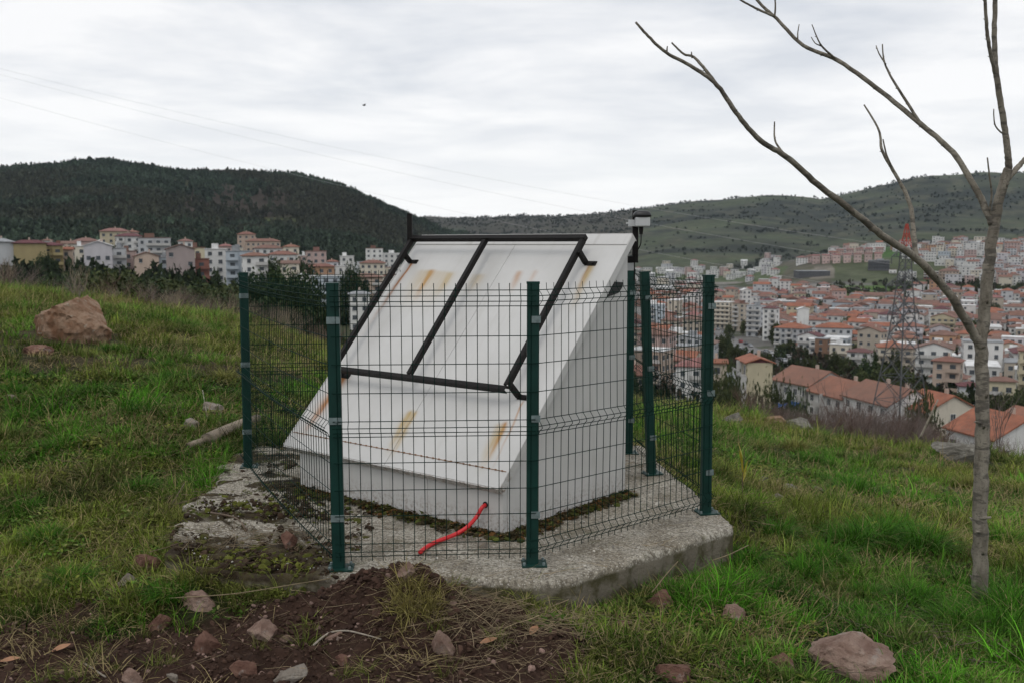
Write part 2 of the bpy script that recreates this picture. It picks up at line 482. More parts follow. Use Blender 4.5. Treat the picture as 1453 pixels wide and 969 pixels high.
# ground colours -------------------------------------------------------------------
def ground_color(x, y, z):
    r = np.hypot(x, y)
    px, py = proj(np.stack([x, y, z], -1))
    C = np.zeros(x.shape + (3,))
    def mixc(m, col):
        nonlocal C
        m = np.clip(m, 0, 1)[..., None]
        C = C * (1 - m) + np.array(col) * m
    n1 = fbm(x * .9, y * .9, 4, 51); n2 = fbm(x * 4, y * 4, 4, 52); n3 = fbm(x * .35, y * .35, 3, 53)
    C[:] = (.026, .032, .012)
    mixc(sstep(.45, .65, n1) * .8, (.050, .038, .022))
    mixc(sstep(.5, .7, n2) * .7, (.035, .023, .014))
    mixc(sstep(.5, .62, n3) * .5, (.035, .05, .014))
    mixc((x > 2) * sstep(9, 15, r) * sstep(.4, .6, n2) * .6, (.13, .11, .055))
    mixc((x < -3) * sstep(12, 18, r) * sstep(.4, .6, n2) * .6, (.15, .125, .065))
    sm = np.where(r < 9, soil_mask(x, y), 0)
    soil = np.array([.050, .029, .021])
    sv = (.7 + .7 * fbm(x * 5, y * 5, 4, 55))[..., None]
    C = C * (1 - sm[..., None]) + soil * sv * sm[..., None]
    # slopes below the hilltop: scrub
    m2 = sstep(20, 35, r)
    mixc(m2, (.062, .058, .032))
    mixc(m2 * sstep(.45, .6, fbm(x / 14, y / 14, 4, 56)), (.03, .042, .018))
    # valley town floor: grey yards, paths, trees, gardens
    m3 = sstep(230, 330, r) * (x > 30)
    mixc(m3, (.13, .125, .115))
    mixc(m3 * sstep(.5, .62, fbm(x / 22, y / 22, 4, 57)), (.05, .06, .03))
    mixc(m3 * sstep(.58, .66, fbm(x / 40, y / 40, 3, 58)), (.19, .175, .16))
    fld = [([(1175,410),(1215,404),(1300,405),(1300,420),(1290,428),(1220,436),(1170,424)], (.075, .13, .03)),
           ([(1180,370),(1260,352),(1300,370),(1385,376),(1400,398),(1290,402),(1170,400)], (.07, .085, .04)),
           ([(1255,348),(1285,350),(1280,368),(1240,366)], (.06, .12, .035)),
           ([(1100,375),(1180,360),(1180,402),(1080,402)], (.085, .08, .055)),
           ([(1340,400),(1453,405),(1453,432),(1340,428)], (.08, .105, .04)),
           ([(900,378),(1120,378),(1100,400),(900,402)], (.075, .10, .045)),
           ([(1155,378),(1182,376),(1184,394),(1150,396)], (.2, .18, .15))]
    for pl, col in fld:
        q = inpoly(px, py, pl) & (r > 300) & (r < 1700)
        mixc(q * .85, col)
    # left valley & hill
    lh = sstep(150, 320, r) * (x <= 30)
    mixc(lh, (.055, .062, .032))
    bh = sstep(620, 950, r) * (px < 660) * (r < 3000) * 1.0
    f1 = fbm(x / 130, y / 130, 4, 61)
    mixc(bh, (.048, .060, .040))
    mixc(bh * sstep(.5, .6, fbm(x / 260, y / 260, 3, 95)) * .8, (.055, .050, .034))
    mixc(bh * sstep(.52, .66, f1) * .8, (.05, .052, .03))
    br = ((px - 335) / 115.) ** 2 + ((py - 289) / 31.) ** 2 + (f1 - .5) * 1.6
    mixc(bh * (1 - sstep(.6, 1.2, br)) * .9, (.038, .029, .023))
    br = ((px - 315) / 34.) ** 2 + ((py - 337) / 14.) ** 2 + (f1 - .5) * 1.6
    mixc(bh * (1 - sstep(.5, 1.1, br)) * .9, (.075, .085, .035))
    br = ((px - 230) / 70.) ** 2 + ((py - 284) / 4.) ** 2 + (f1 - .5) * 1.6
    mixc(bh * (1 - sstep(.5, 1.1, br)) * .8, (.085, .07, .055))
    br = ((px - 40) / 70.) ** 2 + ((py - 298) / 6.) ** 2 + (f1 - .5) * 2.0
    mixc(bh * (1 - sstep(.4, 1.0, br)) * .7, (.085, .07, .055))
    br = ((px - 170) / 70.) ** 2 + ((py - 262) / 16.) ** 2 + (f1 - .5) * 2.5
    mixc(bh * (1 - sstep(.4, 1.0, br)) * .6, (.075, .052, .042))
    br = ((px - 395) / 40.) ** 2 + ((py - 317) / 9.) ** 2 + (f1 - .5) * 2.5
    mixc(bh * (1 - sstep(.4, 1.0, br)) * .85, (.075, .095, .035))
    # far right-hand hills: pasture with scrub
    rh = sstep(1380, 1750, r) * (x > -500) * (1 - bh)
    f2 = fbm(x / 210, y / 120, 5, 63); f3 = fbm(x / 60, y / 60, 4, 64)
    mixc(rh, (.052, .059, .039))
    mixc(rh * sstep(.43, .56, f2) * .9, (.026, .031, .025))
    mixc(rh * sstep(.55, .68, f3) * .7, (.085, .085, .055))
    mixc(rh * (1 - sstep(.33, .42, f2)) * .6, (.064, .080, .042))
    mixc(rh * (px < 900) * .75, (.058, .052, .042))
    return C

def build_ground():
    rr = [.3, .9, 1.6, 2.3, 2.9, 3.3]
    while rr[-1] < 7.4: rr.append(rr[-1] + .0165)
    while rr[-1] < 60: rr.append(rr[-1] * 1.0135)
    while rr[-1] < 9000: rr.append(rr[-1] * 1.0145)
    rr = np.array(rr)
    a_in = np.radians(np.linspace(-33, 33, 560))
    a_out = np.radians(np.concatenate([np.linspace(33, 60, 22)[1:], np.linspace(60, 300, 60)[1:], np.linspace(300, 327, 22)[1:-1]]))
    az = np.concatenate([a_in, a_out])
    nr, na = len(rr), len(az)
    A, Rr = np.meshgrid(az, rr)
    X = np.sin(A) * Rr; Y = np.cos(A) * Rr
    Z = np.concatenate([H(X[i], Y[i])[None] for i in range(nr)])
    C = np.concatenate([ground_color(X[i], Y[i], Z[i])[None] for i in range(nr)])
    V = np.stack([X, Y, Z], -1).reshape(-1, 3)
    I = np.arange(nr * na).reshape(nr, na)
    J = np.roll(I, -1, 1)
    F = np.stack([I[:-1], I[1:], J[1:], J[:-1]], -1).reshape(-1, 4)[:, ::-1]
    col = np.concatenate([C.reshape(-1, 3), np.ones((len(V), 1))], 1)
    m, t, b = newmat('hillside_earth')
    at = t.n('ShaderNodeAttribute', attribute_name='tint')
    P = t.pos()
    n1 = t.noise(P, 38, 5, .65); n2 = t.noise(P, .06, 5, .6); n3 = t.noise(P, .012, 5, .65)
    f = t.m('MULTIPLY', t.ramp(n1, .25, .75, .6, 1.4, False), t.ramp(n2, .3, .7, .72, 1.28, False))
    f = t.m('MULTIPLY', f, t.ramp(n3, .3, .7, .75, 1.25, False))
    c = t.n('ShaderNodeMix', data_type='RGBA', blend_type='MULTIPLY'); c.inputs[0].default_value = 1
    t.L.new(at.outputs['Color'], c.inputs[6]); t.L.new(f, c.inputs[7])
    t.L.new(c.outputs[2], b.inputs['Base Color'])
    b.inputs['Roughness'].default_value = 1.0; b.inputs['Specular IOR Level'].default_value = .12
    t.L.new(t.bump(t.noise(P, 90, 5, .7), .55, .012), b.inputs['Normal'])
    me = npmesh('ground', V, F, m, True, {'tint': ('FLOAT_COLOR', col)})
    tag(obj('ground', me), kind='structure', label='brown earth and grass of the hilltop, falling to the valley and rising to far hills')
build_ground()
# ------------------------------------------------------------------ concrete slab
def build_slab():
    P = np.array(SLAB); n = len(P)
    # densify the outline
    pts = []
    for i in range(n):
        a, b = P[i], P[(i + 1) % n]
        k = max(2, int(np.linalg.norm(b - a) / .03))
        for j in range(k): pts.append(a + (b - a) * j / k)
    P = np.array(pts)
    for _ in range(2): P = (np.roll(P, 1, 0) + 2 * P + np.roll(P, -1, 0)) / 4
    c = P.mean(0); c = np.array([-.45, 6.6])
    nrm = np.roll(P, -1, 0) - np.roll(P, 1, 0)
    nrm = np.stack([nrm[:, 1], -nrm[:, 0]], 1); nrm /= np.linalg.norm(nrm, axis=1)[:, None]
    left = sstep(-1.2, -1.9, P[:, 0])
    jag = (fbm(P[:, 0] * 7, P[:, 1] * 7, 4, 71) - .5) * (.05 + .22 * left) + (fbm(P[:, 0] * 30, P[:, 1] * 30, 3, 76) - .5) * .03
    P = P + nrm * jag[:, None]
    # rings: side bottom, side top, rounded edge, then inwards
    rings = []
    wob = (fbm(P[:, 0] * 9, P[:, 1] * 9, 3, 72) - .5)
    rings.append((P + nrm * .012, np.full(len(P), -.34)))
    rings.append((P + nrm * .008 * wob[:, None], np.full(len(P), -.14)))
    rings.append((P + nrm * (.012 * wob[:, None]), -.030 + .02 * wob))
    hf = (fbm(P[:, 0] * 60, P[:, 1] * 60, 2, 80) - .5)
    rings.append((P - nrm * (.004 + .02 * wob + .016 * hf)[:, None], -.010 + .018 * wob + .014 * hf))
    rings.append((P - nrm * (.020 + .012 * hf)[:, None], -.002 + .008 * wob + .006 * hf))
    for s in np.linspace(.97, .02, 75):
        Q = c + (P - nrm * .03 - c) * s
        z = (fbm(Q[:, 0] * 6, Q[:, 1] * 6, 4, 73) - .5) * .016 + (fbm(Q[:, 0] * 40, Q[:, 1] * 40, 3, 74) - .5) * .009
        er = sstep(-1.0, -1.7, Q[:, 0]) * sstep(6.9, 5.6, Q[:, 1])
        z = z - er * (.012 + .085 * sstep(.45, .66, fbm(Q[:, 0] * 2.1, Q[:, 1] * 2.7, 4, 75))) + sstep(-.9, -1.3, Q[:, 0]) * sstep(5.75, 5.4, Q[:, 1]) * ((fbm(Q[:, 0] * 9, Q[:, 1] * 9, 4, 78) - .5) * .09 + (fbm(Q[:, 0] * 30, Q[:, 1] * 30, 3, 79) - .5) * .03)
        rings.append((Q, z))
    V = np.concatenate([np.concatenate([q, z[:, None]], 1) for q, z in rings])
    m = len(P); k = len(rings)
    I = np.arange(k * m).reshape(k, m); J = np.roll(I, -1, 1)
    F = np.stack([I[:-1], J[:-1], J[1:], I[1:]], -1).reshape(-1, 4)
    mt, t, b = newmat('weathered_concrete')
    p = t.pos()
    sx = t.n('ShaderNodeSeparateXYZ'); t.L.new(p, sx.inputs[0])
    a1 = t.noise(p, 3.0, 5, .6); a2 = t.noise(p, 42, 5, .8); a3 = t.noise(p, 9, 5, .65)
    vor = t.n('ShaderNodeTexVoronoi'); t.L.new(p, vor.inputs['Vector']); vor.inputs['Scale'].default_value = 58
    base = t.mix(t.ramp(a1, .35, .65), (.30, .265, .205, 1), (.47, .435, .365, 1))
    base = t.mix(t.ramp(a2, .42, .56), t.mix(.75, base, (.10, .085, .065, 1)), base)
    base = t.mix(t.m('MULTIPLY', t.ramp(vor.outputs['Distance'], .36, .14), .65), base, (.70, .66, .59, 1))
    # moss and mud lying in the hollows: left part and along the shelter, with shapes of its own
    lef = t.ramp(sx.outputs[0], -1.0, -1.5)
    frontb = t.m('MULTIPLY', t.ramp(t.m('ADD', sx.outputs[1], t.m('MULTIPLY', t.m('SUBTRACT', t.noise(p, 4, 4, .6), .5), .9)), 5.75, 5.45), t.ramp(sx.outputs[0], -.82, -1.05))
    mudn = t.noise(t.scalev(p, (1, 1.25, 1)), 2.3, 6, .62, .6)
    mud = t.m('MULTIPLY', t.ramp(mudn, .50, .56), t.m('ADD', t.m('MULTIPLY', lef, 1.0), .22), clamp=True)
    mud = t.m('MAXIMUM', mud, t.m('MULTIPLY', frontb, .96))
    base = t.mix(mud, base, t.mix(t.ramp(a3, .4, .6), (.030, .020, .012, 1), (.055, .042, .018, 1)))
    moss = t.m('MULTIPLY', t.ramp(t.noise(p, 5.5, 5, .7), .57, .64), t.m('ADD', t.m('MULTIPLY', lef, .8), .22), clamp=True)
    base = t.mix(moss, base, (.07, .085, .015, 1))
    # lower side: coloured darker and browner than the top, with mossy olive patches
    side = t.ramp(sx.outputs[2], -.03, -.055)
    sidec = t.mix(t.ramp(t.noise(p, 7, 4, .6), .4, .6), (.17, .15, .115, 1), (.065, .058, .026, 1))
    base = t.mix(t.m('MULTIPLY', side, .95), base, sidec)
    t.L.new(base, b.inputs['Base Color']); b.inputs['Roughness'].default_value = .95; b.inputs['Specular IOR Level'].default_value = .2
    bm_ = t.bump(t.noise(p, 120, 5, .75), .8, .010)
    t.L.new(t.bump(vor.outputs['Distance'], .5, .006, bm_), b.inputs['Normal'])
    o = obj('concrete_slab', npmesh('concrete_slab', V, F, mt, True))
    tag(o, 'rough crumbling concrete slab under the fenced white shelter', 'slab')
build_slab()

# ------------------------------------------------------------------ white shelter
ang = math.radians(141)
A_ = Vector((math.cos(ang), math.sin(ang), 0)); B_ = Vector((math.cos(ang - math.pi / 2), math.sin(ang - math.pi / 2), 0))
F_ = Vector((-.052, 5.675, 0))
W_, D_ = 1.86, 1.33
E0 = F_ - B_ * .05 + Vector((0, 0, .305)); E1 = F_ + B_ * 1.365 + Vector((0, 0, 1.78))
U_ = (E1 - E0); RL = U_.length; U_.normalize()
N_ = (-A_).cross(U_).normalized()
if N_.z < 0: N_ = -N_
def M4(x, y, z, o):
    return Matrix(((x.x, y.x, z.x, o.x), (x.y, y.y, z.y, o.y), (x.z, y.z, z.z, o.z), (0, 0, 0, 1)))
ROOFM = M4(A_, U_, N_, E0)       # local x = along the eave (to the left), y = up the slope, z = off the roof
BOXM = M4(A_, B_, Vector((0, 0, 1)), F_)

def painted_panel(name, streaks=()):
    m, t, b = newmat(name)
    c = t.coord('Object')
    sp = t.n('ShaderNodeSeparateXYZ'); t.L.new(c, sp.inputs[0])
    s, u = sp.outputs[0], sp.outputs[1]
    n1 = t.noise(c, 2.2, 5, .6); n2 = t.noise(t.scalev(c, (14, 1.1, 1)), 1.0, 4, .6); n3 = t.noise(t.scalev(c, (60, 5, 1)), 1.0, 3, .6)
    base = t.mix(t.ramp(n1, .3, .7), (.545, .537, .518, 1), (.605, .597, .58, 1))
    base = t.mix(t.m('MULTIPLY', t.ramp(n2, .5, .75), .22), base, (.45, .43, .39, 1))
    fine = t.noise(c, 160, 2, .5)
    base = t.mix(t.m('MULTIPLY', t.ramp(fine, .66, .74), .35), base, (.35, .33, .3, 1))
    wob = t.m('MULTIPLY', t.m('SUBTRACT', t.noise(t.scalev(c, (2, 5, 1)), 1.0, 3, .5), .5), .05)
    for (s0, s1, top, bot, w, col, k) in streaks:
        # a run of rust: s0 at its top, s1 at its foot
        f = t.m('DIVIDE', t.m('SUBTRACT', u, bot), top - bot, clamp=True)
        w, k = w * .8, k * 1.45
        ctr = t.m('ADD', t.m('ADD', t.m('MULTIPLY', f, s0 - s1), s1), wob)
        q = t.m('DIVIDE', t.m('SUBTRACT', s, ctr), w)
        g = t.m('EXPONENT', t.m('MULTIPLY', t.m('MULTIPLY', q, q), -1.0))
        v = t.m('MULTIPLY', t.ramp(u, top + .03, top - .01), t.ramp(u, bot, bot + (top - bot) * .85))
        g = t.m('MULTIPLY', t.m('MULTIPLY', g, v), t.m('MULTIPLY', t.ramp(n3, .25, .7, .45, 1.15, False), k), clamp=True)
        base = t.mix(g, base, col)
    if not streaks:      # rain-splashed earth along the bottom of the walls
        sm_ = t.m('MULTIPLY', t.ramp(t.noise(c, 38, 5, .75), .46, .62), t.ramp(u, .20, .0))
        base = t.mix(t.m('MULTIPLY', sm_, .75), base, (.20, .14, .095, 1))
        gr = t.m('MULTIPLY', t.ramp(t.noise(t.scalev(c, (9, .7, 1)), 1.0, 4, .65), .55, .75), .30)
        base = t.mix(gr, base, (.30, .275, .235, 1))
    t.L.new(base, b.inputs['Base Color'])
    b.inputs['Roughness'].default_value = .48; b.inputs['Specular IOR Level'].default_value = .4
    t.L.new(t.bump(t.noise(c, 3.5, 3, .5), .12, .02), b.inputs['Normal'])
    return m
RUST = (.25, .075, .018, 1); RUST2 = (.42, .20, .07, 1); OCHRE = (.44, .31, .12, 1)
STRK = [(1.885, 1.905, 1.755, 1.15, .014, RUST, .95), (1.885, 1.92, 1.755, .9, .03, RUST2, .35),
        (1.62, 1.60, 1.67, 1.34, .035, RUST2, .9), (1.66, 1.65, 1.67, 1.25, .13, OCHRE, .38), (1.42, 1.40, 1.65, 1.38, .045, OCHRE, .55), (1.50, 1.46, 1.66, 1.2, .16, OCHRE, .25),
        (1.12, 1.12, 1.64, 1.42, .07, OCHRE, .4), (.77, .75, 1.68, 1.46, .035, RUST2, .5), (.63, .62, 1.69, 1.52, .03, RUST2, .3),
        (.21, .155, 1.77, 1.42, .018, RUST, .55), (.19, .145, 1.77, 1.3, .035, OCHRE, .6),
        (1.81, 1.855, .66, .03, .030, RUST, 1.1), (1.82, 1.87, .62, .0, .07, RUST2, .6),
        (1.0, .985, .42, .04, .03, OCHRE, .75), (.955, .93, .42, .0, .025, OCHRE, .7), (.99, .96, .40, .02, .06, OCHRE, .3),
        (.195, .165, .44, .10, .022, RUST2, .9), (.22, .18, .42, .02, .05, OCHRE, .5), (.145, .10, .60, .02, .010, RUST2, .55)]
MROOF = painted_panel('white_painted_sheet_rusting', STRK)
MWALL = painted_panel('white_painted_wall_sheet')
MDARK = simple('black_painted_steel', (.0085, .007, .0065), .6, 0.0, var=.4, scale=30, bump=.3, bscale=90, spec=.22)
MHOLE = simple('dark_opening', (.012, .013, .013), .5, var=.3)

shelter = empty('metal_shelter', tuple(F_), label='white lean-to metal shelter with steep rust-streaked roof inside the green fence', cat='shelter')
BI = Matrix.Translation(-F_)
def place(o, M):
    o.matrix_basis = BI @ M
def sheet(name, poly, M, thick, mat):
    """flat panel: outline in local x,y of M, given thickness towards -z"""
    mb = MB(); mb.prism(poly, -thick, 0)
    o = part(name, mb, mat, shelter); place(o, M)
    md = o.modifiers.new('edge', 'BEVEL'); md.width = .003; md.segments = 2
    return o
def build_shelter():
    # two roof sheets meeting in a narrow joint along the slope
    sheet('roof_panel', [(-.012, 0), (.9525, 0), (.9525, RL), (-.012, RL)], ROOFM, .035, MROOF)
    sheet('roof_panel', [(.9555, 0), (1.975, 0), (1.975, RL), (.9555, RL)], ROOFM, .035, MROOF)
    # folded eave lip with rusty screw line, ridge flashing
    mb = MB()
    for a, b in ((-.010, .9515), (.9565, 1.973)): mb.box(((a + b) / 2, -.004, -.028), (b - a, .006, .05))
    o = part('eave_lip', mb, MWALL, shelter); place(o, ROOFM)
    mb = MB()
    mb.box((.98, .115, .0015), (1.96, .004, .003))
    for i in range(38): mb.box((.03 + i * .051, .115, .003), (.012, .008, .007))
    o = part('screw_row', mb, simple('rusty_screws', (.20, .10, .045), .7, var=.4), shelter, kind='stuff'); place(o, ROOFM)
    mb = MB(); mb.box((.98, RL - .045, .003), (1.985, .10, .006)); mb.box((.98, RL + .004, -.03), (1.985, .006, .072))
    o = part('ridge_flashing', mb, MWALL, shelter); place(o, ROOFM)
    mb = MB(); mb.box((-.016, RL / 2, -.022), (.006, RL - .01, .05)); o = part('verge_trim', mb, MWALL, shelter); place(o, ROOFM)
    mb = MB(); mb.box((1.979, RL / 2, -.022), (.006, RL - .01, .05)); o = part('verge_trim', mb, MWALL, shelter); place(o, ROOFM)
    # walls.  roof underside height over local b (distance from the front wall)
    def zr(b): return .305 + (b + .05) / 1.435 * 1.475 - .035 / U_.dot(B_) * 1.0 - .004
    zf = zr(0) - .01
    FM = M4(A_, Vector((0, 0, 1)), -B_, F_)
    xs = [0.0, .615, 1.235, W_]
    for a, b in zip(xs[:-1], xs[1:]):
        sheet('front_wall_panel', [(a + .0015, -.02), (b - .0015, -.02), (b - .0015, zf), (a + .0015, zf)], FM, .04, MWALL)
    for right in (1, 0):
        M = M4(B_, Vector((0, 0, 1)), -A_ if right else A_, F_ + (Vector((0, 0, 0)) if right else A_ * W_))
        cuts = [.042, .42, .80, 1.13, D_] if right else [.042, D_]
        if not right:
            M = M4(B_, Vector((0, 0, 1)), A_, F_ + A_ * W_)
        for a, b in zip(cuts[:-1], cuts[1:]):
            sheet('side_wall_panel', [(a + .001, -.02), (b - .001, -.02), (b - .001, zr(b)), (a + .001, zr(a))], M, -.04 if not right else .04, MWALL)
    M = M4(A_, Vector((0, 0, 1)), B_, F_ + B_ * D_)
    mb = MB(); mb.prism([(.042, -.02), (W_ - .042, -.02), (W_ - .042, zr(D_) - .02), (.042, zr(D_) - .02)], -.04, -.002)
    o = part('back_wall', mb, MWALL, shelter); place(o, M)
    # small triangular opening under the verge on the right-hand wall
    M = M4(B_, Vector((0, 0, 1)), -A_, F_)
    pl = []
    for q in ((861, 422), (867, 409), (872, 400), (884, 401), (882, 409), (877, 416)):
        d = Vector(ray(*q)); tt = (F_ - Vector((0, 0, HC))).dot(A_) / d.dot(A_); X = Vector((0, 0, HC)) + d * tt - F_; pl.append((X.dot(B_), X.z))
    mb = MB(); mb.prism(pl[::-1], .0, .004)
    o = part('vent_opening', mb, MHOLE, shelter); place(o, M)
    # hole for the hose
    mb = MB(); mb.tube([(0, 0, -.01), (0, 0, .006)], .019, 12)
    o = part('grommet', mb, MHOLE, shelter); place(o, FM @ Matrix.Translation((.135, .175, 0)))
build_shelter()

# ------------------------------------------------------------------ black steel frame standing on the roof
def build_frame():
    fr = empty('steel_frame', tuple(E0), label='empty black angle-steel frame for solar panels bolted onto the shelter roof', cat='frame')
    BI2 = Matrix.Translation(-E0)
    h = .128
    s0, s1, t0, t1 = .215, 1.845, .60, 1.885
    q0, q1 = .25, 1.915          # the frame is a little out of square: its top sits farther left
    def angle(name, a, b, inward, lab=None):
        mb = MB(); a = Vector(a); b = Vector(b); d = (b - a).normalized(); inn = Vector(inward)
        # L profile: one flange lies flat, the other hangs down at the outer side
        mb.beam(a + inn * .0145 + Vector((0, 0, 0)), b + inn * .0145, .027, .004, (0, 0, 1))
        mb.beam(a - inn * .002 + Vector((0, 0, -.017)), b - inn * .002 + Vector((0, 0, -.017)), .004, .036, (0, 0, 1)); mb.beam(a + inn * .031 + Vector((0, 0, -.0165)), b + inn * .031 + Vector((0, 0, -.0165)), .004, .028, (0, 0, 1))
        o = part(name, mb, MDARK, fr); o.matrix_basis = BI2 @ ROOFM
        return o
    angle('rail', (s0, t0 + .041, h), (q0, t1 - .001, h), (1, 0, 0))
    angle('rail', (s1, t0 + .041, h), (q1, t1 - .001, h), (-1, 0, 0))
    angle('rail', (1.09, t0 + .041, h), (1.15, t1 - .001, h), (-1, 0, 0))
    angle('cross_bar', (s0 - .002, t0, h + .001), (s1 + .002, t0, h + .001), (0, 1, 0))
    mb = MB()   # the top bar is a square tube lying on its flange
    mb.beam((q0 - .006, t1 + .018, h - .012), (q1 + .006, t1 + .018, h - .012), .034, .038, (0, 0, 1))
    o = part('cross_bar', mb, MDARK, fr); o.matrix_basis = BI2 @ ROOFM
    for s, tt in ((q0 - .024, 1.775), (q1 - .012, 1.765), (s0 - .03, .645), (s1 - .01, .640)):
        mb = MB()
        mb.beam((s, tt, .006), (s, tt, h - .004), .030, .006, (1, 0, 0)); mb.beam((s + .012, tt - .013, .006), (s + .012, tt - .013, h - .004), .006, .030, (1, 0, 0))
        mb.box((s - .03, tt - .004, .0045), (.09, .036, .007)); mb.box((s - .052, tt - .004, .011), (.016, .016, .008))
        o = part('leg', mb, MDARK, fr); o.matrix_basis = BI2 @ ROOFM
    # short upright left over at the top left corner
    q = ROOFM @ Vector((q1 + .004, t1 + .02, h))
    mb = MB(); mb.beam(q - E0 + Vector((0, 0, -.03)), q - E0 + Vector((0, 0, .185)), .038, .038, (1, 0, 0))
    part('upright', mb, MDARK, fr)
build_frame()

# ------------------------------------------------------------------ red hose
def build_hose():
    FMx = M4(A_, Vector((0, 0, 1)), -B_, F_)
    p0 = FMx @ Vector((.135, .175, -.02)); p1 = FMx @ Vector((.136, .165, .03))
    ctrl = [p0, p1]
    for q, z in (((676, 733), .11), ((662, 748), .065), ((645, 758), .03), ((622, 767), .02), ((606, 775), .016), ((596, 783), .014)):
        # the hose runs outwards from the wall and settles onto the concrete
        ctrl.append(Vector(onz(q[0], q[1], z)))
    pts = smooth_path(ctrl, 8)
    mb = MB(); mb.tube(pts, .0125, 10)
    m, t, b = newmat('red_plastic_hose')
    b.inputs['Base Color'].default_value = (.62, .02, .025, 1); b.inputs['Roughness'].default_value = .38
    w = t.n('ShaderNodeTexWave'); w.inputs['Scale'].default_value = 60; t.L.new(t.coord('Object'), w.inputs[0])
    t.L.new(t.bump(w.outputs[1], .15, .002), b.inputs['Normal'])
    o = part('hose', mb, m, None, True)
    tag(o, 'bright red plastic hose coming out of the low front wall of the white shelter', 'hose')
def smooth_path(P, k=6):
    P = [Vector(p) for p in P]; out = []
    for i in range(len(P) - 1):
        p0 = P[max(i - 1, 0)]; p1 = P[i]; p2 = P[i + 1]; p3 = P[min(i + 2, len(P) - 1)]
        for j in range(k):
            t = j / k
            out.append(.5 * ((2 * p1) + (p2 - p0) * t + (2 * p0 - 5 * p1 + 4 * p2 - p3) * t * t + (3 * p1 - p0 - 3 * p2 + p3) * t ** 3))
    out.append(P[-1]); return out
build_hose()

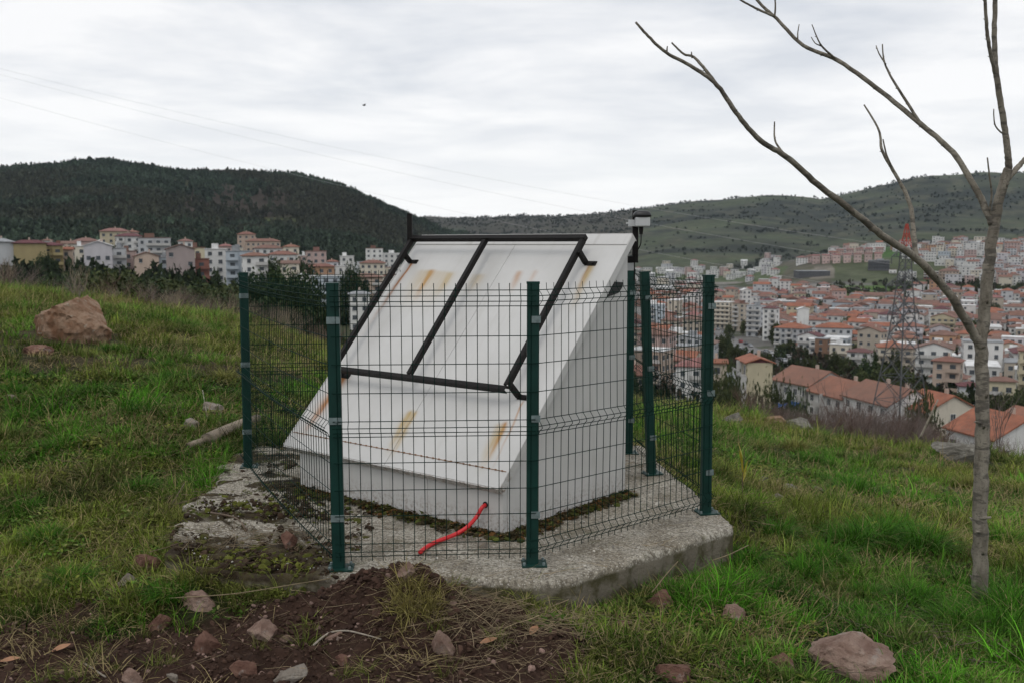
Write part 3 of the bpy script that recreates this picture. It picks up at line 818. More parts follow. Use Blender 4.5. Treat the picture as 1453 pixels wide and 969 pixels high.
# ------------------------------------------------------------------ green mesh fence
MGREEN = simple('dark_green_coated_steel', (.004, .033, .026), .5, var=.25, scale=8, spec=.3)
MWIRE = simple('dark_green_coated_wire', (.004, .020, .0145), .7, var=.2, scale=8, spec=.08)
MCLAMP = simple('galvanised_clamp', (.18, .23, .23), .55, .3, var=.25, scale=30)
POSTS = [((-2.047, 7.525), (-2.045, 7.53, 1.49)), ((-.922, 5.116), (-.929, 5.116, 1.506)), ((.109, 5.186), (.111, 5.186, 1.51)), ((1.245, 6.212), (1.237, 6.212, 1.513)), ((1.047, 7.289), (.978, 7.289, 1.505)), ((.962, 8.02), (.965, 8.02, 1.5))]
def build_fence():
    fence = empty('mesh_fence', (-.45, 6.6, 0), label='dark green welded wire mesh fence on six posts around the white shelter', cat='fence')
    O = Vector((-.45, 6.6, 0))
    n = len(POSTS)
    for i, (b0, t0) in enumerate(POSTS):
        p = Vector((b0[0], b0[1], 0)) - O; q = Vector(t0) - O
        pr = Vector((*POSTS[i - 1][0], 0)) - O; nx = Vector((*POSTS[(i + 1) % n][0], 0)) - O
        out = (p - (pr + nx) / 2); out.z = 0
        out = p.normalized() if out.length < .1 else out.normalized()
        yaw = math.radians((8, 4, 2, 10, 14, 5)[i])
        up = (q - p).normalized()
        X = Vector((math.cos(yaw), math.sin(yaw), 0)); Yv = up.cross(X).normalized(); X = Yv.cross(up)
        M = M4(X, Yv, up, p)
        mb = MB(); hh = (q - p).length
        mb.prism([(-.032, -.02), (-.024, -.026), (.024, -.026), (.032, -.02), (.032, .02), (.024, .026), (-.024, .026), (-.032, .02)], .008, hh)
        po = part('post', mb, MGREEN, fence); po.matrix_basis = M
        mb = MB(); mb.box((0, 0, hh + .006), (.068, .056, .012)); part('cap', mb, MGREEN, po)
        mb = MB(); mb.box((.01, 0, .004), (.135, .12, .008)); part('base_plate', mb, MGREEN, po)
        for bx, by in ((.06, .042), (.06, -.042), (-.045, .042), (-.045, -.042)):
            mb = MB(); mb.tube([(bx, by, .008), (bx, by, .022)], .008, 6); part('bolt', mb, MCLAMP, po)
        for cz in ((1.325, .80, .28) if i != 3 else (1.33, .78, .27)):
            mb = MB()
            side = .014 if i >= 2 else 0
            mb.box((side, -.029, cz), (.05 if i >= 2 else .068, .007, .036)); mb.box((side + .006, -.034, cz), (.013, .008, .013))
            part('clamp', mb, MCLAMP, po)
    # panels: welded wires, horizontal rows and folded stiffening beads
    rows = [1.479, 1.450, 1.422, 1.396, 1.24, 1.095, .945, .797, .765, .737, .715, .576, .430, .292, .142, .107, .075]
    prof = [(.048, 0), (.075, 0), (.107, .028), (.142, 0), (.715, 0), (.737, .012), (.752, .030), (.765, .026), (.797, 0), (1.396, 0), (1.422, .026), (1.436, .031), (1.450, .026), (1.479, 0), (1.515, -.002)]
    def off(z): return float(np.interp(z, [p[0] for p in prof], [p[1] for p in prof]))
    for i in range(n):
        if i == 4: continue_gate = True
        a = Vector((*POSTS[i][0], 0)); b = Vector((*POSTS[(i + 1) % n][0], 0))
        at = Vector(POSTS[i][1]); bt = Vector(POSTS[(i + 1) % n][1])
        d = (b - a); Ln = d.length; d.normalize()
        mid = (a + b) / 2 - Vector((-.55, 6.7, 0)); nrm = Vector((d.y, -d.x, 0))
        if nrm.dot(mid) < 0: nrm = -nrm
        sag = .10 if i == 0 else .0       # the long left panel is bent: its rows droop towards the middle
        base = a + nrm * .032
        mb = MB()
        nv = int(Ln / .0555)
        rs = random.Random(50 + i)
        tilt = (.012, .004, .0, -.006, 0, 0)[i]
        def pt(s, z):
            f = s / Ln
            bow = 0
            if i == 0: bow = .012 * math.sin(f * 3.1)
            if i == 2: bow = .012 * math.sin(f * 3.1416) * math.sin(z * 2.2)
            if i == 3: bow = .02 * math.sin(f * 6) * (z - .7)
            lean = (at - Vector((a.x, a.y, at.z))).lerp(bt - Vector((b.x, b.y, bt.z)), f) * (z / 1.5)
            zz = z + (rsag * math.sin(f * math.pi) if i == 0 else 0) * 1.0
            return base + d * s + nrm * (off(z) + bow) + lean + Vector((0, 0, zz - z + z)) - O
        rsag = -.012
        for k in range(nv + 1):
            s = .012 + (Ln - .024) * k / nv
            mb.tube([pt(s + rs.uniform(-.001, .001), p[0]) for p in prof], .0021, 4, False)
        for z in rows:
            m = max(2, int(Ln / .16))
            mb.tube([pt(-.012 + (Ln + .024) * j / m, z) + nrm * .004 for j in range(m + 1)], .0023 if z not in (.752,) else .004, 4, False)
        if i == 0:   # the stout wire that runs along the middle bead of the left panel
            mb.tube([pt(Ln * j / 18, .752) + nrm * .006 for j in range(19)], .0042, 5, False)
        part('mesh_panel', mb, MWIRE, fence)
build_fence()

# ------------------------------------------------------------------ sensor on its black pole behind the shelter
def build_sensor():
    base = Vector(F_) + B_ * (D_ + .03) + A_ * (-.01)
    px = lambda x, y: Vector(aty(x, y, 6.85))
    root = empty('sensor_mast', tuple(px(902, 372)), label='small white sensor with black dome on a black pole fixed to the shelter back corner', cat='sensor')
    o0 = px(902, 372)
    L = lambda x, y, dy=0: px(x, y) - o0 + Vector((0, dy, 0))
    mb = MB(); mb.beam(L(901, 372), L(901.5, 299), .038, .038, (0, 1, 0)); part('pole', mb, MDARK, root)
    mb = MB()
    a, b = L(887, 368), L(904, 368)
    mb.prism([(a.x - .005, -.03), (b.x + .005, -.03), (b.x + .005, .03), (a.x - .005, .03)], L(0, 373).z, L(0, 372).z + .004)
    mb.prism([(a.x, -.03), (b.x, -.03), (b.x, -.024), (a.x, -.024)], L(0, 371.5).z, L(0, 364).z)
    part('bracket', mb, MDARK, root)
    mgrey = simple('pale_grey_plastic', (.52, .53, .53), .45, var=.06)
    c = L(910, 315.5)
    mb = MB(); mb.box((c.x, -.055, c.z), (.098, .075, .066)); ob = part('housing', mb, mgrey, root)
    md = ob.modifiers.new('e', 'BEVEL'); md.width = .008; md.segments = 2
    mb = MB(); mb.box((L(899.5, 0).x, -.028, L(0, 317).z), (.045, .03, .045)); mb.box((L(896.5, 0).x, -.03, L(0, 317).z), (.05, .012, .012)); part('clamp', mb, mgrey, root)
    # domed cap
    mb = MB(); n = 16
    ringz = [(0, 1.0), (.012, 1.02), (.024, .96), (.035, .8), (.042, .5), (.044, .05)]
    vs = []; fs = []
    for z, s in ringz:
        for k in range(n):
            an = 2 * math.pi * k / n
            vs.append((c.x - .002 + .062 * s * math.copysign(abs(math.cos(an)) ** .6, math.cos(an)), -.055 + .045 * s * math.copysign(abs(math.sin(an)) ** .6, math.sin(an)), c.z + .034 + z))
    for r in range(len(ringz) - 1):
        for k in range(n): fs.append((r * n + k, r * n + (k + 1) % n, (r + 1) * n + (k + 1) % n, (r + 1) * n + k))
    fs.append(tuple(range(n - 1, -1, -1))); fs.append(tuple((len(ringz) - 1) * n + k for k in range(n)))
    mb.add(vs, fs); part('dome_cap', mb, simple('black_plastic', (.012, .012, .013), .35), root, True)
    mb = MB(); mb.tube([(c.x - .008, -.055, c.z - .03), (c.x - .008, -.055, c.z - .085)], [.017, .012], 8); part('cable_gland', mb, MDARK, root)
    mb = MB(); mb.tube(smooth_path([(c.x - .008, -.055, c.z - .08), L(908, 340, -.06), L(907, 348, -.06), L(902, 358, -.05), L(899, 368, -.05), L(899, 382, -.05), L(899, 398, -.03)], 5), .0042, 6); part('cable', mb, MDARK, root, True)
    mb = MB(); cc = L(893, 379); mb.box((cc.x, -.0, cc.z), (.055, .05, .05)); part('junction_box', mb, mgrey, root)
build_sensor()
# ------------------------------------------------------------------ foreground bare tree
MBARK = None
def bark():
    m, t, b = newmat('grey_smooth_bark')
    c = t.coord('Object')
    n1 = t.noise(t.scalev(c, (1, 1, .35)), 16, 5, .6); n2 = t.noise(t.scalev(c, (1, 1, 3.5)), 9, 3, .6); n3 = t.noise(c, 70, 3, .6)
    base = t.mix(t.ramp(n1, .35, .65), (.15, .13, .10, 1), (.29, .26, .21, 1))
    base = t.mix(t.m('MULTIPLY', t.ramp(n2, .53, .63), .75), base, (.075, .066, .055, 1))
    base = t.mix(t.m('MULTIPLY', t.ramp(n3, .56, .66), .6), base, (.075, .068, .048, 1))
    t.L.new(base, b.inputs['Base Color']); b.inputs['Roughness'].default_value = .8
    t.L.new(t.bump(t.noise(t.scalev(c, (1, 1, 2.2)), 45, 5, .75), 1.0, .010), b.inputs['Normal'])
    return m
def build_tree():
    mb_ = bark()
    Y0 = 5.55
    base = Vector(aty(1390, 858, Y0)); base.z = gz(base.x, base.y) - .04
    root = empty('bare_tree', tuple(base), label='young bare tree with pale grey trunk and long arching branches', cat='tree')
    fw = Y0
    def P(x, y, dy=0.0): return Vector(aty(x, y, Y0 + dy)) - base
    def limb(name, pts, r0, r1, lab=None, power=1.0, bumps=True):
        path = smooth_path([P(*p) for p in pts], 7)
        n = len(path); rs = random.Random(len(pts) * 31 + int(pts[0][0]))
        rad = []
        for i in range(n):
            f = i / (n - 1); r = (r0 + (r1 - r0) * f ** power) * (.9 if r0 > .05 else .82)
            if r0 > .05: r *= 1 + .30 * max(0, 1 - i / 6.0)
            r *= 1 + rs.uniform(-.04, .04)
            rad.append(r)
        for i in range(1, n - 1):
            path[i] = path[i] + Vector((rs.uniform(-1, 1), rs.uniform(-1, 1), rs.uniform(-1, 1))) * rad[i] * .12
        mb = MB(); mb.tube(path, rad, 10 if r0 > .015 else 7)
        # buds and leaf scars
        k = 0
        L = 0
        for i in range(2, n - 1):
            L += (path[i] - path[i - 1]).length
            if L > (.09 if r0 < .02 else .16):
                L = 0; a = rs.uniform(0, 6.28)
                d = (path[i] - path[i - 1]).normalized(); x = d.cross(Vector((.3, .8, .1))).normalized(); y = d.cross(x)
                o_ = (x * math.cos(a) + y * math.sin(a))
                q = path[i] + o_ * rad[i] * .8
                h = max(.006, rad[i] * .55)
                mb.tube([q, q + (o_ + d * .9).normalized() * h * 1.6], [h * .55, h * .12], 5)
        return part(name, mb, mb_, root, True)
    limb('trunk', [(1389, 872), (1390, 835), (1391, 740), (1393, 640), (1394, 560), (1392, 500), (1398, 430), (1404, 370), (1411, 318), (1420, 275), (1431, 240)], .0505, .0265)
    limb('branch', [(1392, 492, -.01), (1378, 468, -.03), (1345, 415, -.10), (1300, 367, -.2), (1250, 333, -.3), (1210, 300, -.38), (1160, 262, -.46), (1115, 222, -.55), (1080, 201, -.6), (1048, 165, -.66), (1018, 122, -.7), (985, 97, -.74), (945, 75, -.8), (920, 52, -.84), (902, 32, -.86)], .034, .0065, power=.75)
    limb('branch', [(1018, 122, -.70), (1003, 102, -.68), (985, 82, -.66), (970, 77, -.65), (953, 61, -.64)], .0115, .005)
    limb('branch', [(1300, 367, -.2), (1297, 340, -.18), (1291, 290, -.12), (1270, 247, -.08), (1252, 215, -.05), (1247, 185, -.02), (1226, 149, .02)], .0185, .005)
    limb('twig', [(1269, 245, -.08), (1258, 220, -.1), (1253, 198, -.12)], .008, .004)
    limb('twig', [(1113, 220, -.55), (1100, 200, -.53), (1099, 173, -.52)], .008, .004)
    limb('twig', [(946, 76, -.8), (947, 66, -.8)], .006, .003)
    limb('twig', [(982, 83, -.66), (981, 74, -.66)], .006, .003)
    limb('branch', [(1408, 318), (1398, 295, .02), (1384, 268, .05), (1352, 217, .12), (1308, 178, .2), (1252, 132, .3), (1190, 87, .4), (1140, 65, .46), (1102, 27, .52), (1078, 5, .56), (1050, -30, .6)], .026, .009, power=.8)
    limb('branch', [(1099, 24, .52), (1076, 14, .5), (1050, 0, .48), (1030, -15, .46)], .010, .005)
    limb('twig', [(1099, 26, .52), (1100, 5, .52), (1096, -25, .5)], .008, .004)
    limb('branch', [(1307, 177, .2), (1280, 135, .22), (1262, 105, .24), (1254, 85, .25), (1252, 63, .25)], .0115, .004)
    limb('twig', [(1257, 92, .245), (1248, 78, .26), (1243, 65, .27)], .006, .003)
    limb('branch', [(1188, 86, .4), (1168, 68, .38), (1160, 55, .37), (1152, 35, .36)], .0085, .003)
    limb('twig', [(1166, 66, .38), (1157, 62, .4), (1151, 53, .4)], .005, .003)
    limb('twig', [(1132, 58, .47), (1132, 47, .47), (1134, 35, .46)], .006, .003)
    limb('branch', [(1431, 240), (1430, 215, -.02), (1425, 178, -.04), (1415, 115, -.08), (1411, 60, -.1), (1412, 0, -.12), (1410, -60, -.15)], .0235, .013)
    limb('branch', [(1413, 108, -.08), (1405, 75, -.14), (1400, 40, -.18), (1398, -5, -.22), (1402, -50, -.25)], .014, .009)
    limb('branch', [(1427, 258, .0), (1440, 242, .03), (1455, 226, .06), (1490, 180, .12), (1520, 120, .18)], .021, .012)
    limb('twig', [(1409, 312, 0), (1405, 298, -.01), (1407, 275, -.03), (1404, 250, -.05), (1401, 224, -.06)], .009, .0045)
    limb('twig', [(1427, 193, -.03), (1416, 184, -.05), (1411, 174, -.06), (1410, 155, -.07)], .0065, .0035)
    # pruned stubs on the trunk
    for x, y, dx in ((1402, 735, 12), (1380, 755, -8), (1384, 600, -9)):
        mb = MB(); q = P(1391, y, -.03); mb.tube([q, q + Vector((dx * .0043, -.02, .012))], [.011, .006], 8); part('stub', mb, mb_, root, True)
build_tree()

# ------------------------------------------------------------------ power pylon and cables
PYL = {}
def build_pylon():
    D = 171.0
    top = Vector(aty(1287, 318, D)); gx, gy = top.x, top.y; z0 = gz(gx, gy) - 1.0
    Ht = top.z - z0
    root = empty('power_pylon', (gx, gy, z0), label='tall steel lattice power pylon with a red top, behind the bare shrubs', cat='pylon')
    msteel = simple('weathered_lattice_steel', (.085, .088, .092), .7, .0, var=.3)
    mred = simple('red_painted_lattice', (.38, .055, .035), .7, var=.15)
    def half(h):
        return float(np.interp(h / Ht, [0, .55, .80, .9, 1.0], [4.2, 1.5, .75, .62, .12]))
    lv = [0, 5.5, 10.5, 15, 19, 22.5, 25.5, 28.2, 30.6, 32.8, 34.8, 36.5, 38.0]
    lv = [v / 38.0 * Ht * .9 for v in lv]
    def cor(h):
        w = half(h); return [Vector((sx * w, sy * w, h)) for sx, sy in ((-1, -1), (1, -1), (1, 1), (-1, 1))]
    rot = Matrix.Rotation(math.radians(24), 4, 'Z')
    legs = [MB() for _ in range(4)]; br = MB()
    for a, b in zip(lv[:-1], lv[1:]):
        ca, cb = cor(a), cor(b)
        for k in range(4):
            legs[k].beam(rot @ ca[k], rot @ cb[k], .19, .19)
            k2 = (k + 1) % 4
            br.beam(rot @ ca[k], rot @ cb[k2], .085, .085); br.beam(rot @ ca[k2], rot @ cb[k], .085, .085)
            br.beam(rot @ cb[k], rot @ cb[k2], .085, .085)
    for k in range(4): part('leg', legs[k], msteel, root)
    part('lattice_brace', br, msteel, root, kind='stuff')
    tp = MB(); q = [lv[-1] + (Ht - lv[-1]) * f for f in (0, .35, .65, 1)]
    for a, b in zip(q[:-1], q[1:]):
        ca, cb = cor(a), cor(b)
        for k in range(4):
            k2 = (k + 1) % 4
            tp.beam(rot @ ca[k], rot @ cb[k], .15, .15); tp.beam(rot @ ca[k], rot @ cb[k2], .09, .09)
    o = part('top_section', tp, mred, root); o['label'] = 'red painted lattice top of the pylon'
    ax = rot @ Vector((1, 0, 0))
    PYL['pts'] = []
    for f, ln in ((.86, 3.2), (.74, 4.2), (.62, 3.6)):
        h = Ht * f; w = half(h)
        for s in (-1, 1):
            am = MB(); tip = ax * (s * ln) + Vector((0, 0, h + .1))
            ca = [rot @ Vector((s * w, sy * w, hh)) for sy in (-1, 1) for hh in (h, h + 1.5)]
            for c in ca: am.beam(c, tip, .11, .11)
            for t in (.35, .65):
                m_ = [c.lerp(tip, t) for c in ca]
                am.beam(m_[0], m_[1], .07, .07); am.beam(m_[2], m_[3], .07, .07); am.beam(m_[0], m_[2], .07, .07)
            part('cross_arm', am, msteel, root)
            ins = MB(); ins.tube([tip, tip - Vector((0, 0, 1.3))], .09, 6); part('insulator', ins, msteel, root)
            PYL['pts'].append(Vector((gx, gy, z0)) + tip - Vector((0, 0, 1.3)))
    PYL['top'] = Vector((gx, gy, z0 + Ht * .9))
build_pylon()
def build_cables():
    m = simple('bright_aluminium_cable', (.55, .55, .56), .5, .0)
    ends = [(PYL['top'], 93, 'topmost thin overhead power cable crossing the cloudy sky'), (PYL['pts'][0], 96, 'middle thin overhead power cable crossing the cloudy sky'), (PYL['pts'][2], 127, 'lowest thin overhead power cable crossing the cloudy sky')]
    for e, y0, lab in ends:
        sg = 3.4
        a = Vector(aty(-330, y0 - 84, 158)); pts = []
        n = 60
        # sag chosen so that the span hangs as in the photograph
        for i in range(n + 1):
            f = i / n; p = a.lerp(e, f); p.z -= 4 * sg * f * (1 - f); pts.append(p)
        mb = MB(); mb.tube(pts, .0125, 4)
        tag(part('power_cable', mb, m), lab, 'power cable', 'overhead power cables')
build_cables()

# ------------------------------------------------------------------ a bird, far up
def build_bird():
    p = Vector(aty(517, 150, 90))
    mb = MB()
    mb.tube([(-.16, 0, -.02), (-.1, 0, 0), (0, 0, .01), (.09, 0, .02), (.13, 0, .03)], [.015, .05, .07, .045, .02], 8)
    for s in (-1, 1):
        mb.add([(-.07, s * .05, .02), (.07, s * .05, .03), (.05, s * .22, .11), (-.05, s * .22, .10), (-.07, s * .40, .06), (-.02, s * .40, .065),
                (-.07, s * .05, .03), (.07, s * .05, .045), (.05, s * .22, .12), (-.05, s * .22, .11)],
               [(0, 1, 2, 3), (3, 2, 5, 4), (6, 7, 8, 9), (0, 6, 9, 3), (1, 7, 8, 2)])
    o = part('bird', mb, simple('dark_plumage', (.03, .03, .032), .8), None, True)
    o.location = p; o.rotation_euler = (0, 0, .5)
    tag(o, 'small dark bird high in the cloudy sky above the shelter', 'bird')
build_bird()
# ------------------------------------------------------------------ buildings
PAL = {'white': (.64, .635, .615), 'cream': (.58, .53, .44), 'beige': (.44, .385, .315), 'pale grey': (.50, .51, .52), 'grey': (.30, .31, .32), 'ochre yellow': (.36, .295, .155),
       'pale yellow': (.52, .465, .33), 'peach': (.47, .37, .30), 'pink': (.48, .36, .33), 'mauve': (.40, .335, .32), 'pale blue': (.44, .49, .53), 'orange': (.44, .27, .17),
       'brick red': (.24, .11, .085), 'lavender white': (.56, .54, .56), 'navy': (.10, .10, .105), 'brown': (.25, .15, .10), 'mustard': (.44, .33, .14)}
RPAL = {'orange': (.29, .105, .058), 'red': (.215, .098, .072), 'rust': (.185, .10, .076), 'maroon': (.115, .036, .042), 'pinkish red': (.26, .115, .105), 'white': (.66, .66, .65), 'grey': (.28, .29, .30), 'brown': (.20, .10, .07)}
def roofmat(cname):
    k = ('r', cname)
    if k not in MATS:
        m, t, b = newmat('roof_' + cname.replace(' ', '_'))
        c = t.coord('Object'); col = RPAL[cname]
        n = t.noise(c, .35, 5, .65); n2 = t.noise(c, 1.6, 5, .7); oi = t.n('ShaderNodeObjectInfo')
        base = t.mix(t.ramp(n, .3, .7), tuple(v * .72 for v in col) + (1,), tuple(min(1, v * 1.2) for v in col) + (1,))
        if cname not in ('white', 'grey'):
            base = t.mix(t.m('MULTIPLY', t.ramp(n2, .50, .68), .5), base, (.15, .10, .075, 1))
            base = t.mix(t.m('MULTIPLY', t.ramp(oi.outputs['Random'], .45, 1.0), .55), base, (.17, .115, .09, 1))
        t.L.new(base, b.inputs['Base Color']); b.inputs['Roughness'].default_value = .85
        w = t.n('ShaderNodeTexWave'); w.inputs['Scale'].default_value = 1.6; t.L.new(c, w.inputs[0])
        t.L.new(t.bump(w.outputs[1], .4, .06), b.inputs['Normal'])
        MATS[k] = m
    return MATS[k]
MGLASS = simple('window_glass', (.075, .085, .095), .18, var=.5, scale=.4, spec=.6)
MFRAME = simple('window_frame_paint', (.62, .62, .60), .5, var=.05)
MSLAB = simple('balcony_concrete', (.46, .45, .43), .8, var=.1, scale=.5)
MCHIM = simple('chimney_plaster', (.45, .36, .30), .9, var=.15, scale=.8)
MDARKROOM = simple('balcony_shade_paint', (.10, .095, .09), .8, var=.3, scale=.5)
_wm = {}
def win_meshes(w, h):
    k = (round(w, 2), round(h, 2))
    if k not in _wm:
        f = MB(); t = .09
        for c, s in (((0, 0, h / 2), (w, .10, t)), ((0, 0, -h / 2), (w, .10, t)), ((w / 2 - t / 2, 0, 0), (t, .10, h - t)), ((-w / 2 + t / 2, 0, 0), (t, .10, h - t)), ((0, 0, 0), (.06, .09, h - t))):
            f.box(c, s)
        p = MB(); p.box((0, -.01, 0), (w - t, .04, h - t))
        _wm[k] = (f.mesh('window', MFRAME), p.mesh('pane', MGLASS))
    return _wm[k]

def make_building(x, y, rot, w, d, floors, wall, roof, label=None, group=None, name='apartment_building', cat='building', fh=2.9, hgt=None, detail=1, balc=None,
                  gable_axis='x', base_z=None, seed=0, gable_col=None, plan_windows=(1, 1, 1, 1), sink=2.5, pitch=.34, attic=False):
    """local x = along the front, -y = front.  roof: (kind, colour); kind in gable hip flat mono"""
    rs = random.Random(seed + int(abs(x) * 13 + abs(y) * 7))
    z = gz(x, y) if base_z is None else base_z
    H_ = hgt if hgt else floors * fh + .5
    root = empty(name, (x, y, z), rot, label=label, cat=cat, group=group)
    wm = wallmat(PAL[wall])
    mb = MB(); mb.box((0, 0, (H_ - sink) / 2), (w, d, H_ + sink))
    kind, rc = roof
    rm = roofmat(rc)
    if kind == 'gable':
        rh = (d if gable_axis == 'x' else w) * .5 * pitch
        mb.m = 1
        if gable_axis == 'x':
            for s in (-1, 1): mb.add([(s * w / 2, -d / 2, H_), (s * w / 2, d / 2, H_), (s * w / 2, 0, H_ + rh)], [(0, 1, 2) if s > 0 else (0, 2, 1)])
        else:
            for s in (-1, 1): mb.add([(-w / 2, s * d / 2, H_), (w / 2, s * d / 2, H_), (0, s * d / 2, H_ + rh)], [(0, 2, 1) if s > 0 else (0, 1, 2)])
    gm = roofmat(gable_col) if gable_col else wm
    part('wall', mb.mesh('wall', [wm, gm]), None, root)
    r = MB(); e = .55; t = .22
    if kind == 'gable':
        if gable_axis == 'x': W, Dp = w / 2 + e * .7, d / 2 + e
        else: W, Dp = d / 2 + e * .7, w / 2 + e
        rh2 = rh * (Dp / (Dp - e)); zb = H_ - (rh2 - rh)
        prof = [(-Dp, zb), (0, zb + rh2), (Dp, zb), (Dp, zb + t), (0, zb + rh2 + t), (-Dp, zb + t)]
        vs = []
        for s in (-W, W):
            for a, b in prof: vs.append((s, a, b) if gable_axis == 'x' else (a, s, b))
        fs = [(0, 1, 7, 6), (1, 2, 8, 7), (2, 3, 9, 8), (3, 4, 10, 9), (4, 5, 11, 10), (5, 0, 6, 11), (0, 5, 4, 1), (1, 4, 3, 2), (6, 7, 10, 11), (7, 8, 9, 10)]
        r.add(vs, fs)
    elif kind == 'hip':
        W, Dp = w / 2 + e, d / 2 + e; rh = min(W, Dp) * pitch
        k = max(0.15, W - Dp) if W > Dp else .15
        k2 = 0 if W > Dp else max(0, Dp - W)
        vs = [(-W, -Dp, H_ + .02), (W, -Dp, H_ + .02), (W, Dp, H_ + .02), (-W, Dp, H_ + .02), (-W, -Dp, H_ + t), (W, -Dp, H_ + t), (W, Dp, H_ + t), (-W, Dp, H_ + t),
              (-k if W > Dp else 0, -k2, H_ + t + rh), (k if W > Dp else .01, k2, H_ + t + rh)]
        fs = [(3, 2, 1, 0), (0, 1, 5, 4), (1, 2, 6, 5), (2, 3, 7, 6), (3, 0, 4, 7)]
        if W > Dp: fs += [(4, 5, 9, 8), (5, 6, 9), (6, 7, 8, 9), (7, 4, 8)]
        else: fs += [(4, 5, 8), (5, 6, 9, 8), (6, 7, 9), (7, 4, 8, 9)]
        r.add(vs, fs)
    elif kind == 'flat':
        r.box((0, 0, H_ + .12), (w + .5, d + .5, .22))
        if rs.random() < .6: r.box((rs.uniform(-.2, .2) * w, rs.uniform(-.2, .2) * d, H_ + 1.1), (w * .3, d * .35, 1.75))
    elif kind == 'mono':
        vs = [(-w/2-e, -d/2-e, H_), (w/2+e, -d/2-e, H_), (w/2+e, d/2+e, H_+1.4), (-w/2-e, d/2+e, H_+1.4)]
        vs += [(a, b, c + t) for a, b, c in vs]
        r.add(vs, [(3, 2, 1, 0), (4, 5, 6, 7), (0, 1, 5, 4), (1, 2, 6, 5), (2, 3, 7, 6), (3, 0, 4, 7)])
    ro = part('roof', r, rm, root)
    if kind in ('gable', 'hip') and detail >= 1:
        c = MB(); n = 1 + (w > 14) + (w > 30) * 2
        for i in range(n):
            if gable_axis == 'x' or kind == 'hip': c.box(((i + .5) / n * w * .8 - w * .4, .16 * d, H_ + d * .5 * pitch * .72 + .7), (.55, .55, 1.5))
            else: c.box((.14 * w, (i + .5) / n * d * .8 - d * .4, H_ + w * .5 * pitch * .72 + .7), (.55, .55, 1.5))
        part('chimney', c, MCHIM, ro)
    # openings
    pane = MB(); frame = MB(); bal = MB(); bal.m = 0
    sides = [(0, -d / 2, 0, w), (w / 2, 0, math.pi / 2, d), (0, d / 2, math.pi, w), (-w / 2, 0, -math.pi / 2, d)]
    for si, (sx, sy, sa, ln) in enumerate(sides):
        pw = plan_windows[si]
        if not pw: continue
        nb = max(1, int(ln / 2.9)); ca, sa_ = math.cos(sa), math.sin(sa)
        def tr(u, v, zz): return (sx + u * ca - v * sa_, sy + u * sa_ + v * ca, zz)
        cols = [(i + .5) / nb * ln - ln / 2 for i in range(nb)]
        bc = set()
        if balc is not None and si in balc:
            bc = set(balc[si]) if not isinstance(balc[si], str) else set(range(nb))
        for fl in range(floors):
            zc = fl * (H_ - .3) / floors + 1.55
            for ci, u in enumerate(cols):
                if pw < 1 and rs.random() > pw: continue
                ww = 1.5 if ci in bc else rs.choice((1.15, 1.35, 1.35)); wh = 1.9 if ci in bc else 1.35
                zz = zc - (.2 if ci in bc else 0)
                if detail >= 2:
                    fm, pm = win_meshes(ww, wh)
                    o = obj('window', fm, root); o.location = tr(u, -.03, zz); o.rotation_euler = (0, 0, sa)
                    obj('pane', pm, o)
                else:
                    pane.box(tr(u, -.02, zz), (ww, .12, wh), sa)
                    if detail >= 1:
                        frame.box(tr(u, -.02, zz - wh / 2 - .06), (ww + .25, .26, .10), sa)
                if ci in bc and fl >= (1 if floors > 2 else 0):
                    zb = fl * (H_ - .3) / floors + .25
                    bw = ln / nb * .96
                    bal.box(tr(u, -.62, zb), (bw, 1.2, .16), sa)
                    bal.box(tr(u, -1.18, zb + .52), (bw, .09, .88), sa)
                    if rs.random() < .5: bal.box(tr(u + bw / 2 - .06, -.62, zb + 1.4), (.12, 1.2, 2.6), sa)
    if pane.f: part('window', pane, MGLASS, root, kind='stuff')
    if frame.f: part('window_sill', frame, MFRAME, root, kind='stuff')
    if bal.f: part('balcony', bal, MSLAB if wall in ('white', 'pale grey', 'grey') else (wm if rs.random() < .5 else MSLAB), root, kind='stuff' if detail < 2 else None)
    return root

FOOT = []      # footprints that later houses must keep clear of (x, y, radius)
def spec(x0, x1, ytop, Y, wall, roof, label, rot=0, ratio=.8, floors=None, name='apartment_building', cat='building', group=None, ybase=None, **k):
    """a building known from the photograph: its picture span, eaves line and distance give its real place and size"""
    xc = (x0 + x1) / 2
    if ybase: Y = hit(xc, ybase, 200)[1]
    p = aty(xc, ytop, Y); az = math.atan2(p[0], p[1])
    th = math.radians(rot)
    Wp = (x1 - x0) / FOC * Y
    w = Wp / (abs(math.cos(th)) + ratio * abs(math.sin(th))); d = w * ratio
    x, y = p[0] + math.sin(az) * d * .4, p[1] + d * .4
    z = gz(x, y)
    hh = p[2] - z
    hh = max(hh, 3.0)
    if ybase: hh = min(hh, (ybase - ytop + 2) / FOC * Y)
    fl = floors or max(1, int(round(hh / 3.0)))
    FOOT.append((x, y, .55 * max(w, d)))
    return make_building(x, y, th - az, w, d, fl, wall, roof, label, group, name, cat, hgt=hh, **k)

